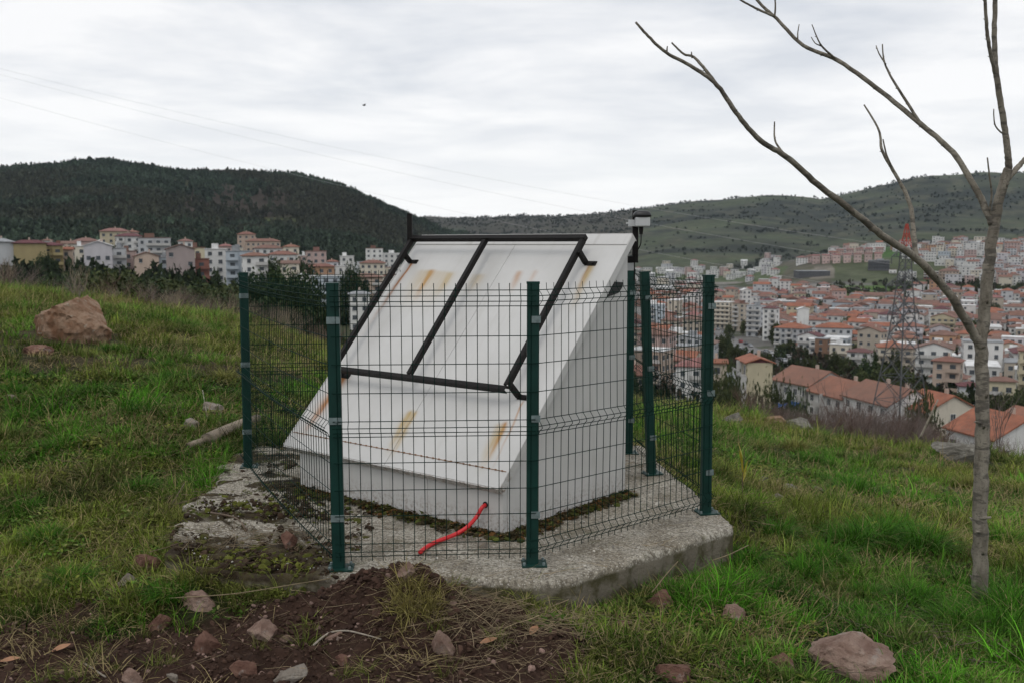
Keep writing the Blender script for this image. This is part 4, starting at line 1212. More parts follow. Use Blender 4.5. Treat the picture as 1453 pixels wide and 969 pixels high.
LG = 'apartment blocks at the foot of the dark hill'
def build_left_town():
    L = [
     (-14,17,344,335,'pale grey',('hip','grey'),'pale grey block with grey roof at the left end of the apartment row',4,.8,dict(plan_windows=(.0,1,1,1))),
     (20,63,346,338,'ochre yellow',('hip','maroon'),'ochre yellow apartment block with maroon roof and a blank front wall',3,.5,dict(plan_windows=(0,1,1,1),balc={1:'all'})),
     (58,87,349,345,'ochre yellow',('hip','maroon'),'narrow ochre yellow wing with white stacked balconies beside the ochre block',6,.7,dict(balc={0:'all'})),
     (85,104,354,352,'peach',('gable','orange'),'low peach block with bright orange roof beside the ochre balconies',-8,.8,dict()),
     (104,140,343,470,'pink',('hip','pinkish red'),'pink apartment block with pinkish red hip roof behind the white blank block',5,.7,dict(balc={0:'all'})),
     (88,112,346,455,'cream',('gable','rust'),'cream house peeping between the ochre wing and the pink block',-5,.8,dict()),
     (106,124,350,380,'cream',('flat','white'),'cream round-fronted block left of the white blank block',0,.8,dict()),
     (120,158,349,336,'lavender white',('gable','white'),'tall lavender white gabled block with one column of small windows',-3,.55,dict(plan_windows=(.18,1,1,1),gable_axis='y')),
     (156,178,353,345,'pale grey',('flat','grey'),'slim pale grey block of balconies touching the white gabled block',8,.9,dict(balc={0:'all'})),
     (172,193,357,352,'pink',('flat','rust'),'low pink beige block between the balconies and the peach house',-6,.8,dict()),
     (190,224,364,345,'peach',('gable','rust'),'plain peach gabled house in front of the white apartments',4,.7,dict(plan_windows=(.25,1,1,1),gable_axis='y')),
     (143,183,329,480,'pale yellow',('hip','pinkish red'),'tallest cream yellow apartment block at the top of the left group',-4,.6,dict()),
     (180,196,330,500,'pink',('hip','red'),'small red-roofed block right of the tallest cream block',5,.8,dict()),
     (164,200,336,440,'white',('hip','maroon'),'white apartment block with maroon roof below the tallest cream block',6,.6,dict(balc={0:[0,2]})),
     (197,241,338,420,'pale grey',('flat','rust'),'wide pale grey apartment block with glazed balconies',-3,.5,dict(balc={0:[1,2,3]})),
     (222,243,366,350,'pale blue',('flat','grey'),'small pale blue block at the foot of the wide grey block',0,.8,dict()),
     (236,275,354,322,'mauve',('gable','rust'),'mauve apartment block with blank front wall and shallow gable',2,.6,dict(plan_windows=(.1,1,1,1),gable_axis='y')),
     (272,296,368,328,'brick red',('flat','rust'),'dark red balcony block touching the mauve block',10,.8,dict(balc={0:'all'})),
     (270,290,352,372,'pale yellow',('flat','rust'),'pale yellow block behind the mauve block',0,.7,dict()),
     (253,273,343,470,'white',('hip','pinkish red'),'small white villa above the mauve block',3,.8,dict()),
     (291,322,354,345,'white',('flat','white'),'white slab block with many windows left of the blue glazed block',-10,.6,dict(balc={1:'all'})),
     (321,358,357,330,'pale blue',('flat','grey'),'blue glazed apartment block with grey roof edge above the fence corner',-4,.6,dict(balc={0:[0,3]})),
     (343,379,364,318,'white',('hip','brown'),'white apartment block with brown roof directly above the left fence panel',5,.6,dict(balc={0:[1,2]})),
     (337,362,333,640,'peach',('hip','red'),'left of two peach blocks standing higher on the hillside',0,.7,dict()),
     (349,397,343,620,'peach',('hip','red'),'wide peach block, right of the pair higher on the hillside',2,.4,dict()),
     (361,400,353,470,'white',('hip','rust'),'white block behind the brown-roofed block',0,.6,dict()),
     (380,422,362,400,'white',('hip','red'),'white block with red roof next to the brown-roofed one',-6,.6,dict(balc={0:[0,2]})),
     (394,424,374,350,'cream',('gable','rust'),'cream block with rust gable just over the fence mesh',7,.7,dict(balc={0:[1]})),
     (402,424,351,500,'cream',('hip','orange'),'cream block with orange roof behind the red-roofed white block',0,.7,dict()),
     (424,438,363,470,'pink',('flat','white'),'narrow pinkish block left of the pink tower',0,.9,dict()),
     (434,463,357,455,'pink',('flat','pinkish red'),'pink tower with a paler upper storey',-3,.6,dict()),
     (438,474,379,400,'orange',('hip','red'),'low red-roofed row house below the pink tower',2,.5,dict()),
     (482,502,364,520,'white',('flat','white'),'small white block standing alone right of the pink tower',5,.8,dict()),
     (519,543,353,640,'white',('flat','rust'),'tall white tower on the hillside right of the lone white block',0,.8,dict()),
     (543,568,360,620,'white',('flat','white'),'white block partly hidden by the black frame upright',4,.8,dict()),
     (511,547,374,480,'cream',('hip','red'),'cream block with red roofs below the white tower',-5,.6,dict()),
     (420,441,392,345,'white',('gable','white'),'white gabled house seen over the fence mesh',6,.8,dict(gable_axis='y')),
     (443,497,392,330,'pale blue',('flat','white'),'wide pale blue block seen through the fence mesh',-5,.5,dict(balc={0:[1,3,5]})),
     (497,542,394,350,'peach',('hip','rust'),'peach block seen through the fence mesh left of the shelter',3,.5,dict(balc={0:[0,2]})),
     (496,524,418,300,'white',('hip','grey'),'low white house seen through the mesh beside the black frame',0,.7,dict(name='house',cat='house')),
     (545,566,392,420,'beige',('hip','red'),'beige house beside the frame rail behind the fence',0,.8,dict(name='house',cat='house')),
    ]
    fl = [(294,312,358,430),(310,330,350,520),(326,344,352,560),(356,372,358,520),(372,392,360,540),(388,404,366,470),(404,420,362,600),(418,434,372,520),(462,480,372,560),(476,492,378,470),(500,516,372,600),(540,556,380,540),(60,74,342,520),(74,92,347,540),(140,160,342,560),(224,240,350,520),(240,256,352,480),(276,296,358,420),(176,192,346,520),(455,472,398,380),(486,500,402,400),(530,548,404,420)]
    fl.sort()
    for j, (a, b, yt, Y) in enumerate(fl):
        wl = ('white', 'pale grey', 'pink', 'cream', 'lavender white', 'white')[j % 6]; rc = ('rust', 'red', 'white', 'pinkish red', 'grey')[j % 5]
        L.append((a, b, yt, Y, wl, (('hip', 'flat')[j % 2], rc), '%s block with %s roof squeezed between apartment blocks, %s such from the left' % (wl, rc, ordinal(j + 1)), (j * 7) % 17 - 8, .7, dict(balc={0: [j % 3]})))
    for i, (x0, x1, yt, Y, w, r, lab, rot, ra, k) in enumerate(L):
        k = dict(k); k.setdefault('name', 'apartment_building'); k.setdefault('cat', 'building')
        spec(x0, x1, yt, Y, w, r, lab, rot, ra, group=LG, seed=i, sink=8, **k)
build_left_town()

RG = 'houses of the valley town'
def build_near_rows():
    # the three-storey blocks with orange roofs just below the hilltop
    def row(xa, ya, Ya, xb, yb, Yb, d, floors, wall, label, gable_end=True, **k):
        a = Vector(aty(xa, ya, Ya)); b = Vector(aty(xb, yb, Yb))
        m = (a + b) / 2; v = b - a; v.z = 0; w = v.length; rot = math.atan2(v.y, v.x)
        n = Vector((-v.y, v.x, 0)).normalized()
        if n.y < 0: n = -n
        c = m + n * (d / 2)
        z = gz(c.x, c.y); hh = m.z - z
        FOOT.append((c.x, c.y, w * .55))
        return make_building(c.x, c.y, rot, w, d, floors, wall, ('gable', 'orange'), label, 'orange-roofed blocks below the hilltop', 'apartment_building', 'building', hgt=max(hh, 5) + k.pop('up', 0), detail=2, sink=4, pitch=.50, **k)
    row(1097, 538, 214, 1149, 546, 203, 10.5, 3, 'white', 'far left orange-roofed white block with blue awnings', balc={0: [0, 3]}, plan_windows=(1, .3, 0, .3))
    row(1147, 549, 202, 1196, 562, 190, 10.5, 3, 'white', 'second orange-roofed white block in the terrace below the pylon', balc={0: [1, 3]}, plan_windows=(1, 0, 0, 0), up=-.5)
    row(1196, 562, 190, 1261, 577, 176, 10.5, 3, 'white', 'third orange-roofed white block with a cream gable end beside the pylon', balc={0: [1, 4]}, plan_windows=(1, 0.15, 0, 0), up=.3)
    row(1275, 575, 180, 1316, 583, 172, 10.5, 3, 'cream', 'short orange-roofed block with cream gable end right of the pylon', balc={0: [1]}, plan_windows=(1, .1, 0, 0))
    row(1343, 606, 148, 1412, 622, 138, 11, 2, 'white', 'orange-roofed white house left behind the tree trunk', balc={0: [0]}, plan_windows=(1, .3, 0, .6))
    row(1400, 603, 152, 1490, 625, 140, 11, 2, 'white', 'orange-roofed white house right behind the tree trunk', balc={0: [2]}, plan_windows=(1, .3, 0, .6))
    spec(1047, 1096, 514, 196, 'pale yellow', ('gable', 'orange'), 'pale yellow gabled block with orange roof right of the fence', 14, 1.6, gable_axis='y', gable_col='maroon', detail=2, plan_windows=(0, 1, 0, 1), balc={3: [0, 1, 2]}, group='orange-roofed blocks below the hilltop', sink=5)
    spec(1002, 1031, 514, 210, 'beige', ('gable', 'orange'), 'low beige house with orange roof touching the right fence post', 5, .7, name='house', cat='house', group='orange-roofed blocks below the hilltop', sink=5)
    # blue awnings over two balconies of the far left block
    blk = [o for o in COL.objects if o.get('label', '').startswith('far left orange-roofed')][0]
    mblue = simple('blue_awning_cloth', (.03, .12, .42), .8, var=.1)
    for u, zz in ((-3.4, 3.9), (1.6, 5.0)):
        mb = MB(); mb.add([(u - 1.5, -5.3, zz + .6), (u + 1.5, -5.3, zz + .6), (u + 1.5, -6.9, zz), (u - 1.5, -6.9, zz), (u - 1.5, -6.9, zz - .9), (u + 1.5, -6.9, zz - .9)], [(3, 2, 1, 0), (4, 5, 2, 3)])
        o = part('awning', mb, mblue, blk)
build_near_rows()

def build_mid_town():
    L = [
     (1010,1042,429,480,'cream',('flat','white'),'cream five-storey block at the near end of the long street front',-22,.7,{0:'all',1:[0]}),
     (1040,1063,431,465,'beige',('flat','rust'),'beige five-storey block second along the street front',-22,.8,{0:[0,2]}),
     (1060,1086,434,445,'pale grey',('flat','grey'),'pale grey block third along the street front',-22,.8,{0:'all'}),
     (1083,1106,438,425,'white',('hip','maroon'),'white block with maroon roof fourth along the street front',-22,.8,{0:[1]}),
     (1100,1152,466,375,'pale grey',('hip','orange'),'grey block with wide orange hip roof over the street corner',-20,.8,{0:[0,2]}),
     (1133,1169,477,345,'white',('gable','maroon'),'white block with maroon gable left of the brick building',-20,.8,{0:'all'}),
     (1157,1178,481,338,'brown',('flat','grey'),'brown brick building beside the maroon gable',-20,.9,None),
     (1178,1208,489,325,'cream',('flat','white'),'cream block with flat white roof above the orange terrace',-18,.7,{0:[1,2]}),
     (1203,1240,500,318,'white',('hip','maroon'),'white block with maroon hip roof above the orange terrace',-12,.7,{0:'all'}),
     (1322,1374,536,275,'white',('hip','red'),'white block with red roof and wide balconies left of the tree trunk',-10,.7,{0:'all'}),
     (1326,1366,513,315,'peach',('hip','red'),'peach building with a stepped red roof behind the white balconies',-10,.8,{0:[1]}),
     (1360,1392,548,265,'pale grey',('hip','maroon'),'pale grey block with dark balconies touching the tree trunk',8,.8,{0:'all'}),
     (1401,1440,541,270,'pale yellow',('hip','red'),'pale yellow block with red roof right of the trunk',10,.7,{0:[0,2]}),
     (1424,1462,545,268,'white',('hip','maroon'),'white block at the right picture edge beyond the trunk',-6,.8,{0:[1,2]}),
     (1399,1436,511,330,'peach',('flat','white'),'peach block under a broad white flat roof',4,.6,{0:'all'}),
     (1362,1400,491,385,'white',('hip','red'),'white end of the long red-roofed block left behind the trunk',6,.9,{0:[1]}),
     (1400,1470,494,372,'pale grey',('gable','red'),'long pale grey block with red roof right behind the trunk',6,.3,{0:'all'}),
     (1404,1475,470,440,'brick red',('flat','brown'),'unfinished dark red brick building right of the trunk',3,.4,{0:'all'}),
     (1426,1470,436,600,'white',('hip','red'),'white villa row at the right edge under the green field',4,.5,{0:[0,2]}),
     (1190,1206,434,560,'white',('gable','white'),'tall blank white gabled house left of the pylon',10,.9,None),
     (1171,1183,419,640,'mustard',('flat','rust'),'mustard yellow house in the middle of the town',-8,.9,None),
     (1183,1201,413,660,'pink',('hip','orange'),'pink house with orange roof above the mustard one',5,.8,None),
     (1206,1232,418,640,'white',('hip','red'),'white villa with red roof at the edge of the green field',-5,.7,{0:'all'}),
     (1127,1144,410,690,'pink',('hip','red'),'reddish pink house left of the mustard one',-10,.8,None),
     (1050,1066,412,690,'white',('gable','white'),'small white gabled house among red roofs',18,.9,None),
     (1115,1135,437,570,'white',('gable','white'),'left of two rounded white gabled houses',8,.8,None),
     (1131,1148,439,565,'white',('gable','white'),'right of two rounded white gabled houses',8,.8,None),
     (1150,1176,455,470,'white',('hip','red'),'white house with red hip roof above the tree strip',-12,.7,{0:[0]}),
     (1218,1258,470,430,'beige',('gable','brown'),'beige gabled hall with brown roof left of the pylon',-25,.6,None),
     (1268,1300,494,370,'beige',('hip','rust'),'beige house right behind the pylon',-12,.8,{0:[1]}),
     (1240,1262,505,330,'cream',('hip','brown'),'cream house with dark brown roof at the pylon foot',10,.8,{0:[0]}),
     (1302,1330,473,440,'pale grey',('flat','white'),'pale grey house under a white flat roof between pylon and trunk',-8,.8,{0:[1]}),
     (1310,1332,451,500,'white',('gable','white'),'tall white gabled house between pylon and trunk',-14,.8,None),
     (912,944,432,520,'pale blue',('flat','white'),'pale blue flat-roofed block behind the right fence mesh',-15,.6,{0:[1]}),
     (938,965,455,420,'beige',('hip','red'),'beige block with red roof behind the right fence mesh',-15,.8,{0:'all'}),
     (965,995,470,380,'white',('flat','rust'),'white block behind the fence mesh beside the corner post',-15,.7,{0:[1]}),
     (893,912,468,380,'cream',('hip','rust'),'cream block behind the mesh beside the shelter wall',-12,.8,{0:[0]}),
     (905,940,497,290,'white',('hip','orange'),'white house with orange roof low behind the leaning post',-10,.7,None),
    ]
    YB = [466,470,478,484,497,506,518,524,528,563,568,575,578,548,522,520,488,452,455,430,432,436,430,428,455,456,480,490,515,530,492,474,452,478,488,480,530,530]
    for i, (x0, x1, yt, Y, w, r, lab, rot, ra, b) in enumerate(L):
        hn = (x1 - x0) < 26 and 'block' not in lab
        spec(x0, x1, yt, Y, w, r, lab, rot, ra, group=RG, seed=100 + i, balc=b, ybase=YB[i], gable_axis='y' if ('gabl' in lab) else 'x',
             plan_windows=((.15, .6, 1, .6) if 'blank' in lab or 'rounded' in lab else (1, 1, 1, 1)), name='house' if hn else 'apartment_building', cat='house' if hn else 'building', sink=4)
    # houses on the ridge beyond the valley
    k = 0
    for row_, (ys, Ys, xs) in enumerate(((( 360, 347), (1090, 1180), [1158,1172,1187,1202,1217,1232,1246]), ((352, 343), (1180, 1260), [1192,1206,1220,1233,1248]))):
        for j, xx in enumerate(xs):
            yt = ys[0] + (j * -.6 if row_ else -.5 * j) + 3
            spec(xx - 5.4, xx + 5.4, yt, None, 'pink', ('gable', 'pinkish red'),
                 'pinkish villa, %s from the left in the %s villa row on the far ridge' % (('first', 'second', 'third', 'fourth', 'fifth', 'sixth', 'seventh')[j], ('lower', 'upper')[row_]),
                 8, .8, ybase=(yt + 12 if not row_ else yt + 8), floors=2, name='house', cat='house', group='pinkish villas on the far ridge', seed=300 + j, detail=0, sink=8)
    M = [(1143,1158,364,1085,'pink',('hip','rust'),'small pink house at the left tip of the villa rows'),
         (1130,1146,366,1090,'white',('hip','pinkish red'),'small white house left of the villa rows on the ridge'),
         (1127,1177,385,985,'navy',('flat','grey'),'long dark navy structure below the far villas'),
         (1233,1262,370,1010,'navy',('flat','grey'),'dark bare concrete building right of the villas'),
         (1262,1272,383,985,'white',('flat','rust'),'small white house right of the dark concrete building'),
         (1275,1300,386,965,'white',('flat','grey'),'white framed block just right of the pylon arms'),
         (1312,1334,386,960,'brick red',('flat','white'),'red and white framed block under the branch'),
         (1334,1360,385,960,'peach',('hip','rust'),'peach block under the branch right of the framed one'),
         (1264,1282,346,1280,'orange',('hip','rust'),'orange house left of the red pylon top on the ridge'),
         (1298,1316,347,1290,'beige',('hip','rust'),'beige house right of the upright branch on the ridge'),
         (1314,1330,348,1280,'orange',('flat','rust'),'orange flat house on the ridge crest'),
         (1328,1346,345,1300,'mustard',('hip','rust'),'mustard house on the ridge crest'),
         (1332,1349,357,1210,'pale blue',('flat','white'),'pale blue block on the ridge slope'),
         (1300,1328,358,1200,'white',('flat','grey'),'wide white block on the ridge slope'),
         (1357,1373,337,1290,'lavender white',('hip','red'),'white tower with small red roof on the ridge left of the trunk'),
         (1374,1396,344,1290,'white',('flat','white'),'long white hall beside the white tower'),
         (1232,1256,346,1270,'white',('flat','white'),'white house at the top of the villa rows'),
         (1176,1186,352,1080,'white',('flat','rust'),'tiny white house in front of the lower villa row'),
         ]
    for i, (x0, x1, yt, Y, w, r, lab) in enumerate(M):
        spec(x0, x1, yt, Y, w, r, lab, R_.uniform(-14, 14), .8, group='houses on the far ridge', seed=400 + i, detail=0, ybase=yt + (x1 - x0) * (.17 if x1 - x0 > 40 else .6 if x1 - x0 < 18 else .5), name='house' if 'house' in lab else 'apartment_building', cat='house' if 'house' in lab else 'building', sink=8,
             balc={0: 'all'} if 'framed' in lab or 'concrete' in lab else None)
build_mid_town()

def colname(rs, far):
    return rs.choices(['white', 'cream', 'beige', 'pale grey', 'pink', 'peach', 'lavender white', 'pale blue', 'pale yellow', 'grey', 'orange', 'brown'], [44, 15, 12, 13, 2.5, 4, 12, 3, 4, 4, 1, 1.5])[0]
def build_random_town():
    rs = random.Random(5)
    cand = []
    th = math.radians(-24); c, s = math.cos(th), math.sin(th)
    def keep(px, py, r):
        ex = [[(1000,466),(1060,468),(1110,490),(1180,520),(1250,528),(1330,560),(1340,640),(1180,640),(1090,620),(1000,620)],
              [(1150,468),(1172,462),(1215,490),(1250,520),(1225,525)],
              [(1175,404),(1300,404),(1300,424),(1225,432),(1175,420)], [(1180,370),(1260,352),(1300,374),(1345,382),(1345,400),(1180,404)],
              [(1340,404),(1453,407),(1453,421),(1340,418)], [(1085,378),(1180,360),(1180,406),(1060,400)],
              [(1280,540),(1330,545),(1345,600),(1280,600)], [(1400,575),(1470,580),(1470,640),(1330,640),(1350,585)]]
        return not any(inpoly(np.array([px]), np.array([py]), e)[0] for e in ex)
    for (r0, r1, stepx, stepy, xa, xb) in ((255, 660, 14.2, 12.8, 880, 1500), (660, 985, 14.5, 13.5, 880, 1500)):
        n = int(1200 / stepx)
        for i in range(-n, n):
            for j in range(-n, n):
                u = i * stepx + rs.uniform(-2.5, 2.5); v = j * stepy + rs.uniform(-2, 2)
                x = u * c - v * s; y = u * s + v * c + 500
                if y < r0 or y >= r1: continue
                z = gz(x, y); px, py = proj(np.array([x, y, z])); px, py = float(px), float(py)
                if not (xa < px < xb): continue
                if not keep(px, py, y): continue
                if any((x - a) ** 2 + (y - b) ** 2 < (q + 7) ** 2 for a, b, q in FOOT): continue
                cand.append((x, y, z, px, py, .0))
    # the far right hillside quarter and the scattered hamlets to the left of it
    for _ in range(1900):
        px = rs.uniform(1345, 1500); Y = rs.uniform(990, 1330)
        x = (px - CX) / FOC * Y; z = gz(x, Y); q, py = proj(np.array([x, Y, z]))
        if any((x - a[0]) ** 2 + (Y - a[1]) ** 2 < 13 ** 2 for a in cand): continue
        if any((x - a) ** 2 + (Y - b) ** 2 < (qq + 7) ** 2 for a, b, qq in FOOT): continue
        if not keep(float(q), float(py), Y): continue
        cand.append((x, Y, z, float(q), float(py), 1.))
    for _ in range(260):
        px = rs.uniform(885, 1105); Y = rs.uniform(1000, 1650)
        x = (px - CX) / FOC * Y; z = gz(x, Y); q, py = proj(np.array([x, Y, z]))
        if vnoise(np.array([x / 60.]), np.array([Y / 60.]), 9)[0] < .5: continue
        if any((x - a[0]) ** 2 + (Y - a[1]) ** 2 < 17 ** 2 for a in cand): continue
        cand.append((x, Y, z, float(q), float(py), 2.))
    for _ in range(520):
        px = rs.uniform(1180, 1400); Y = rs.uniform(1150, 1330)
        x = (px - CX) / FOC * Y; z = gz(x, Y); q, py = proj(np.array([x, Y, z]))
        if not keep(float(q), float(py), Y): continue
        if any((x - a[0]) ** 2 + (Y - a[1]) ** 2 < 14 ** 2 for a in cand): continue
        if any((x - a) ** 2 + (Y - b) ** 2 < (qq + 7) ** 2 for a, b, qq in FOOT): continue
        cand.append((x, Y, z, float(q), float(py), 1.))
    cand.sort(key=lambda a: a[1])
    far = MBQ()
    nind = 0
    for i, (x, y, z, px, py, f) in enumerate(cand):
        wl = colname(rs, y)
        rk, rc = rs.choices([('hip', 'red'), ('hip', 'rust'), ('gable', 'red'), ('gable', 'rust'), ('hip', 'orange'), ('gable', 'orange'), ('hip', 'maroon'), ('flat', 'white'), ('flat', 'grey'), ('gable', 'brown'), ('hip', 'pinkish red')],
                            [13, 12, 12, 11, 9, 7, 4, 16, 11, 6, 3])[0] if f != 2 else rs.choice([('flat', 'white'), ('hip', 'pinkish red'), ('gable', 'white'), ('flat', 'grey')])
        if f and rs.random() < .45: rk, rc = rs.choice([('flat', 'white'), ('flat', 'grey')])
        if f: wl = rs.choice(['white', 'white', 'white', 'pale grey', 'cream', 'lavender white', 'pink'])
        tall = 1 if (px < 1250 and y < 520) else 0
        fl = rs.choices([1, 2, 3, 4, 5], [16, 34, 18, 3 + 8 * tall, 1 + 4 * tall])[0] if y < 990 else rs.choice([2, 2, 3, 4])
        w, d = rs.choice((rs.uniform(8, 11), rs.uniform(8, 11), rs.uniform(10, 17))), rs.uniform(7.5, 11)
        rot = math.radians(-24) + rs.choice((0, 0, math.pi / 2, math.pi)) + rs.uniform(-.12, .12)
        az = math.atan2(x, y)
        if nind < 205:
            side = 'left of the pylon' if px < 1255 else ('behind the pylon legs' if px < 1320 else ('between pylon and tree trunk' if px < 1385 else 'right of the tree trunk'))
            if px < 1015: side = 'seen through the fence mesh'
            dist = 'near rows' if y < 330 else ('middle rows' if y < 450 else 'deep rows')
            lab = '%s %s-storey house, %s %s roof, %s, %s' % (wl, ('no', 'one', 'two', 'three', 'four', 'five')[fl], rc, rk, dist, side)
            b = {0: [rs.randrange(3)]} if rs.random() < .5 else ({0: 'all'} if fl > 2 else None)
            make_building(x, y, rot, w, d, fl, wl, (rk, rc), lab, RG, 'house' if fl < 4 else 'apartment_building', 'house' if fl < 4 else 'building', detail=1 if y < 420 else 0, balc=b, seed=i, gable_axis=rs.choice('xy'), sink=3)
            nind += 1
        else:
            far.house(x, y, z, rot, w, d, fl * 2.9 + .4, wl, rk, rc, rs)
    far.done()
class MBQ:
    """the houses beyond the three hundred nearest, as one piece of far town"""
    def __init__(s):
        s.mb = MB(); s.mats = []; s.idx = {}
    def mi(s, key, m):
        if key not in s.idx: s.idx[key] = len(s.mats); s.mats.append(m)
        s.mb.m = s.idx[key]
    def house(s, x, y, z, rot, w, d, h, wl, rk, rc, rs):
        mb = s.mb; s.mi('w' + wl, wallmat(PAL[wl])); mb.box((x, y, z + h / 2 - 2), (w, d, h + 4), rot)
        cr, sr = math.cos(rot), math.sin(rot)
        T = lambda p: (x + p[0] * cr - p[1] * sr, y + p[0] * sr + p[1] * cr, z + p[2])
        s.mi('r' + rc, roofmat(rc)); W, D = w / 2 + .5, d / 2 + .5
        if rk == 'flat':
            mb.box((x, y, z + h + .15), (w + .5, d + .5, .3), rot)
        else:
            k = W + .1 if rk == 'gable' else max(.3, W - D); rh = D * .38
            vs = [(-W, -D, h), (W, -D, h), (W, D, h), (-W, D, h), (-k if k < W else -W, 0, h + rh), (k if k < W else W, 0, h + rh)]
            mb.add([T(v) for v in vs], [(0, 1, 5, 4), (1, 2, 5), (2, 3, 4, 5), (3, 0, 4), (3, 2, 1, 0)])
        s.mi('g', MGLASS)
        for si, (sx, sy, sa, ln) in enumerate([(0, -d / 2, 0, w), (w / 2, 0, math.pi / 2, d), (0, d / 2, math.pi, w), (-w / 2, 0, -math.pi / 2, d)]):
            a = rot + sa
            nx, ny = math.sin(a), -math.cos(a)
            cxw, cyw = T((sx, sy, 0))[:2]
            if nx * cxw + ny * cyw > 0: continue          # away from the hilltop
            nb = max(1, int(ln / 3.2))
            for f in range(int(h / 2.9)):
                for c in range(nb):
                    if rs.random() < .25: continue
                    u = (c + .5) / nb * ln - ln / 2
                    mb.box((cxw + math.cos(a) * u, cyw + math.sin(a) * u, z + f * 2.9 + 1.6), (1.5, .16, 1.4), a)
    def done(s):
        if not s.mb.f: return
        o = obj('far_town', s.mb.mesh('far_town', s.mats)); tag(o, 'dense far part of the valley town, red roofs and pale walls', kind='stuff')
build_random_town()
# ------------------------------------------------------------------ streets and parked cars
MROAD = simple('worn_asphalt', (.16, .155, .15), .9, var=.2, scale=.2)
def build_roads():
    def strip(pts, w, name, label):
        P = [Vector(hit(*p)) if len(p) == 2 else Vector(p) for p in pts]
        P = smooth_path(P, 10); vs = []; fs = []
        for i, p in enumerate(P):
            d = (P[min(i + 1, len(P) - 1)] - P[max(i - 1, 0)]); d.z = 0; d.normalize(); n = Vector((-d.y, d.x, 0))
            for k in range(5):
                q = p + n * ((k - 2) / 2 * w / 2); vs.append((q.x, q.y, gz(q.x, q.y) + .25))
        for i in range(len(P) - 1):
            for k in range(4): fs.append((i * 5 + k, i * 5 + k + 1, i * 5 + 6 + k, i * 5 + 5 + k))
        mb = MB(); mb.add(vs, fs)
        o = part(name, mb, MROAD); tag(o, label, kind='structure'); return P
    a = strip([(985, 452), (1015, 474), (1045, 490), (1080, 503), (1120, 512), (1165, 526), (1230, 552)], 13, 'street', 'town street with parked cars below the orange-roofed blocks')
    strip([(1205, 421), (1240, 427), (1290, 436), (1360, 440)], 5, 'lane', 'pale lane along the green field in the town')
    strip([(1300, 402), (1350, 407), (1453, 418)], 9, 'road', 'road across the middle of the town')
    return a
ROADP = build_roads()
def build_cars():
    cols = [('white', (.6, .6, .6)), ('silver', (.38, .39, .4)), ('red', (.35, .03, .03)), ('dark grey', (.05, .05, .055)), ('blue', (.05, .1, .25)), ('black', (.012, .012, .014))]
    mats = [simple('car_paint', c, .25, .2, var=.03, spec=.6) for _, c in cols]
    tyre = simple('tyre_rubber', (.015, .015, .015), .9)
    prof = [(-2.1, .35), (2.1, .35), (2.15, .75), (1.25, .95), (-2.05, 1.0), (-2.15, .7)]
    cab = [(-1.95, .95), (1.2, .93), (.55, 1.45), (-1.35, 1.47)]
    def ext(poly, w0, w1=None):
        mb = MB(); n = len(poly); w1 = w1 or w0
        vs = [(p[0], -w0, p[1]) for p in poly] + [(p[0], w0, p[1]) for p in poly]
        if w1 != w0:
            vs = [(x, (y if z < 1.2 else math.copysign(w1, y)), z) for x, y, z in vs]
        mb.add(vs, [tuple(range(n)), tuple(range(2 * n - 1, n - 1, -1))] + [(i, n + i, n + (i + 1) % n, (i + 1) % n) for i in range(n)])
        return mb
    bodies = [ext(prof, .86).mesh('body', m) for m in mats]; roofs = [ext([(-1.35, 1.475), (.55, 1.455), (.5, 1.5), (-1.3, 1.52)], .68).mesh('roof', m) for m in mats]
    glass = ext(cab, .8, .66).mesh('glasshouse', MGLASS)
    wm = MB(); wm.tube([(0, -.1, 0), (0, .1, 0)], .32, 10); wm = wm.mesh('wheel', tyre)
    rs = random.Random(3)
    spots = []
    for i in range(4, len(ROADP) - 12, 2):
        p = ROADP[i]; d = (ROADP[i + 1] - ROADP[i - 1]); d.z = 0; d.normalize(); n = Vector((-d.y, d.x, 0))
        for s in (-1, 1):
            if rs.random() < .75: spots.append((p + n * s * 4.6 + d * rs.uniform(-1, 1), math.atan2(d.y, d.x) + (math.pi if rs.random() < .5 else 0)))
    for px, py in ((1425, 575), (1437, 577), (1449, 578), (1441, 571), (1413, 572)):
        h = hit(px, py); spots.append((Vector(h), rs.uniform(-.4, .4)))
    for i, (p, a) in enumerate(spots):
        k = rs.choices(range(6), [5, 4, 1.2, 2, 1, 1.5])[0]
        where = 'in the yard far right of the trunk' if i >= len(spots) - 5 else 'along the town street below the flats'
        o = empty('parked_car', (p.x, p.y, gz(p.x, p.y) + .27), a, label='small %s parked car, %s %s' % (cols[k][0], ordinal(i + 1 if i < len(spots) - 5 else i + 6 - len(spots)), where), cat='car', group='cars parked in the town')
        obj('body', bodies[k], o); obj('glasshouse', glass, o); obj('roof', roofs[k], o)
        for sx in (-1.3, 1.3):
            for sy in (-.8, .8): obj('wheel', wm, o, (sx, sy, .32))
build_cars()

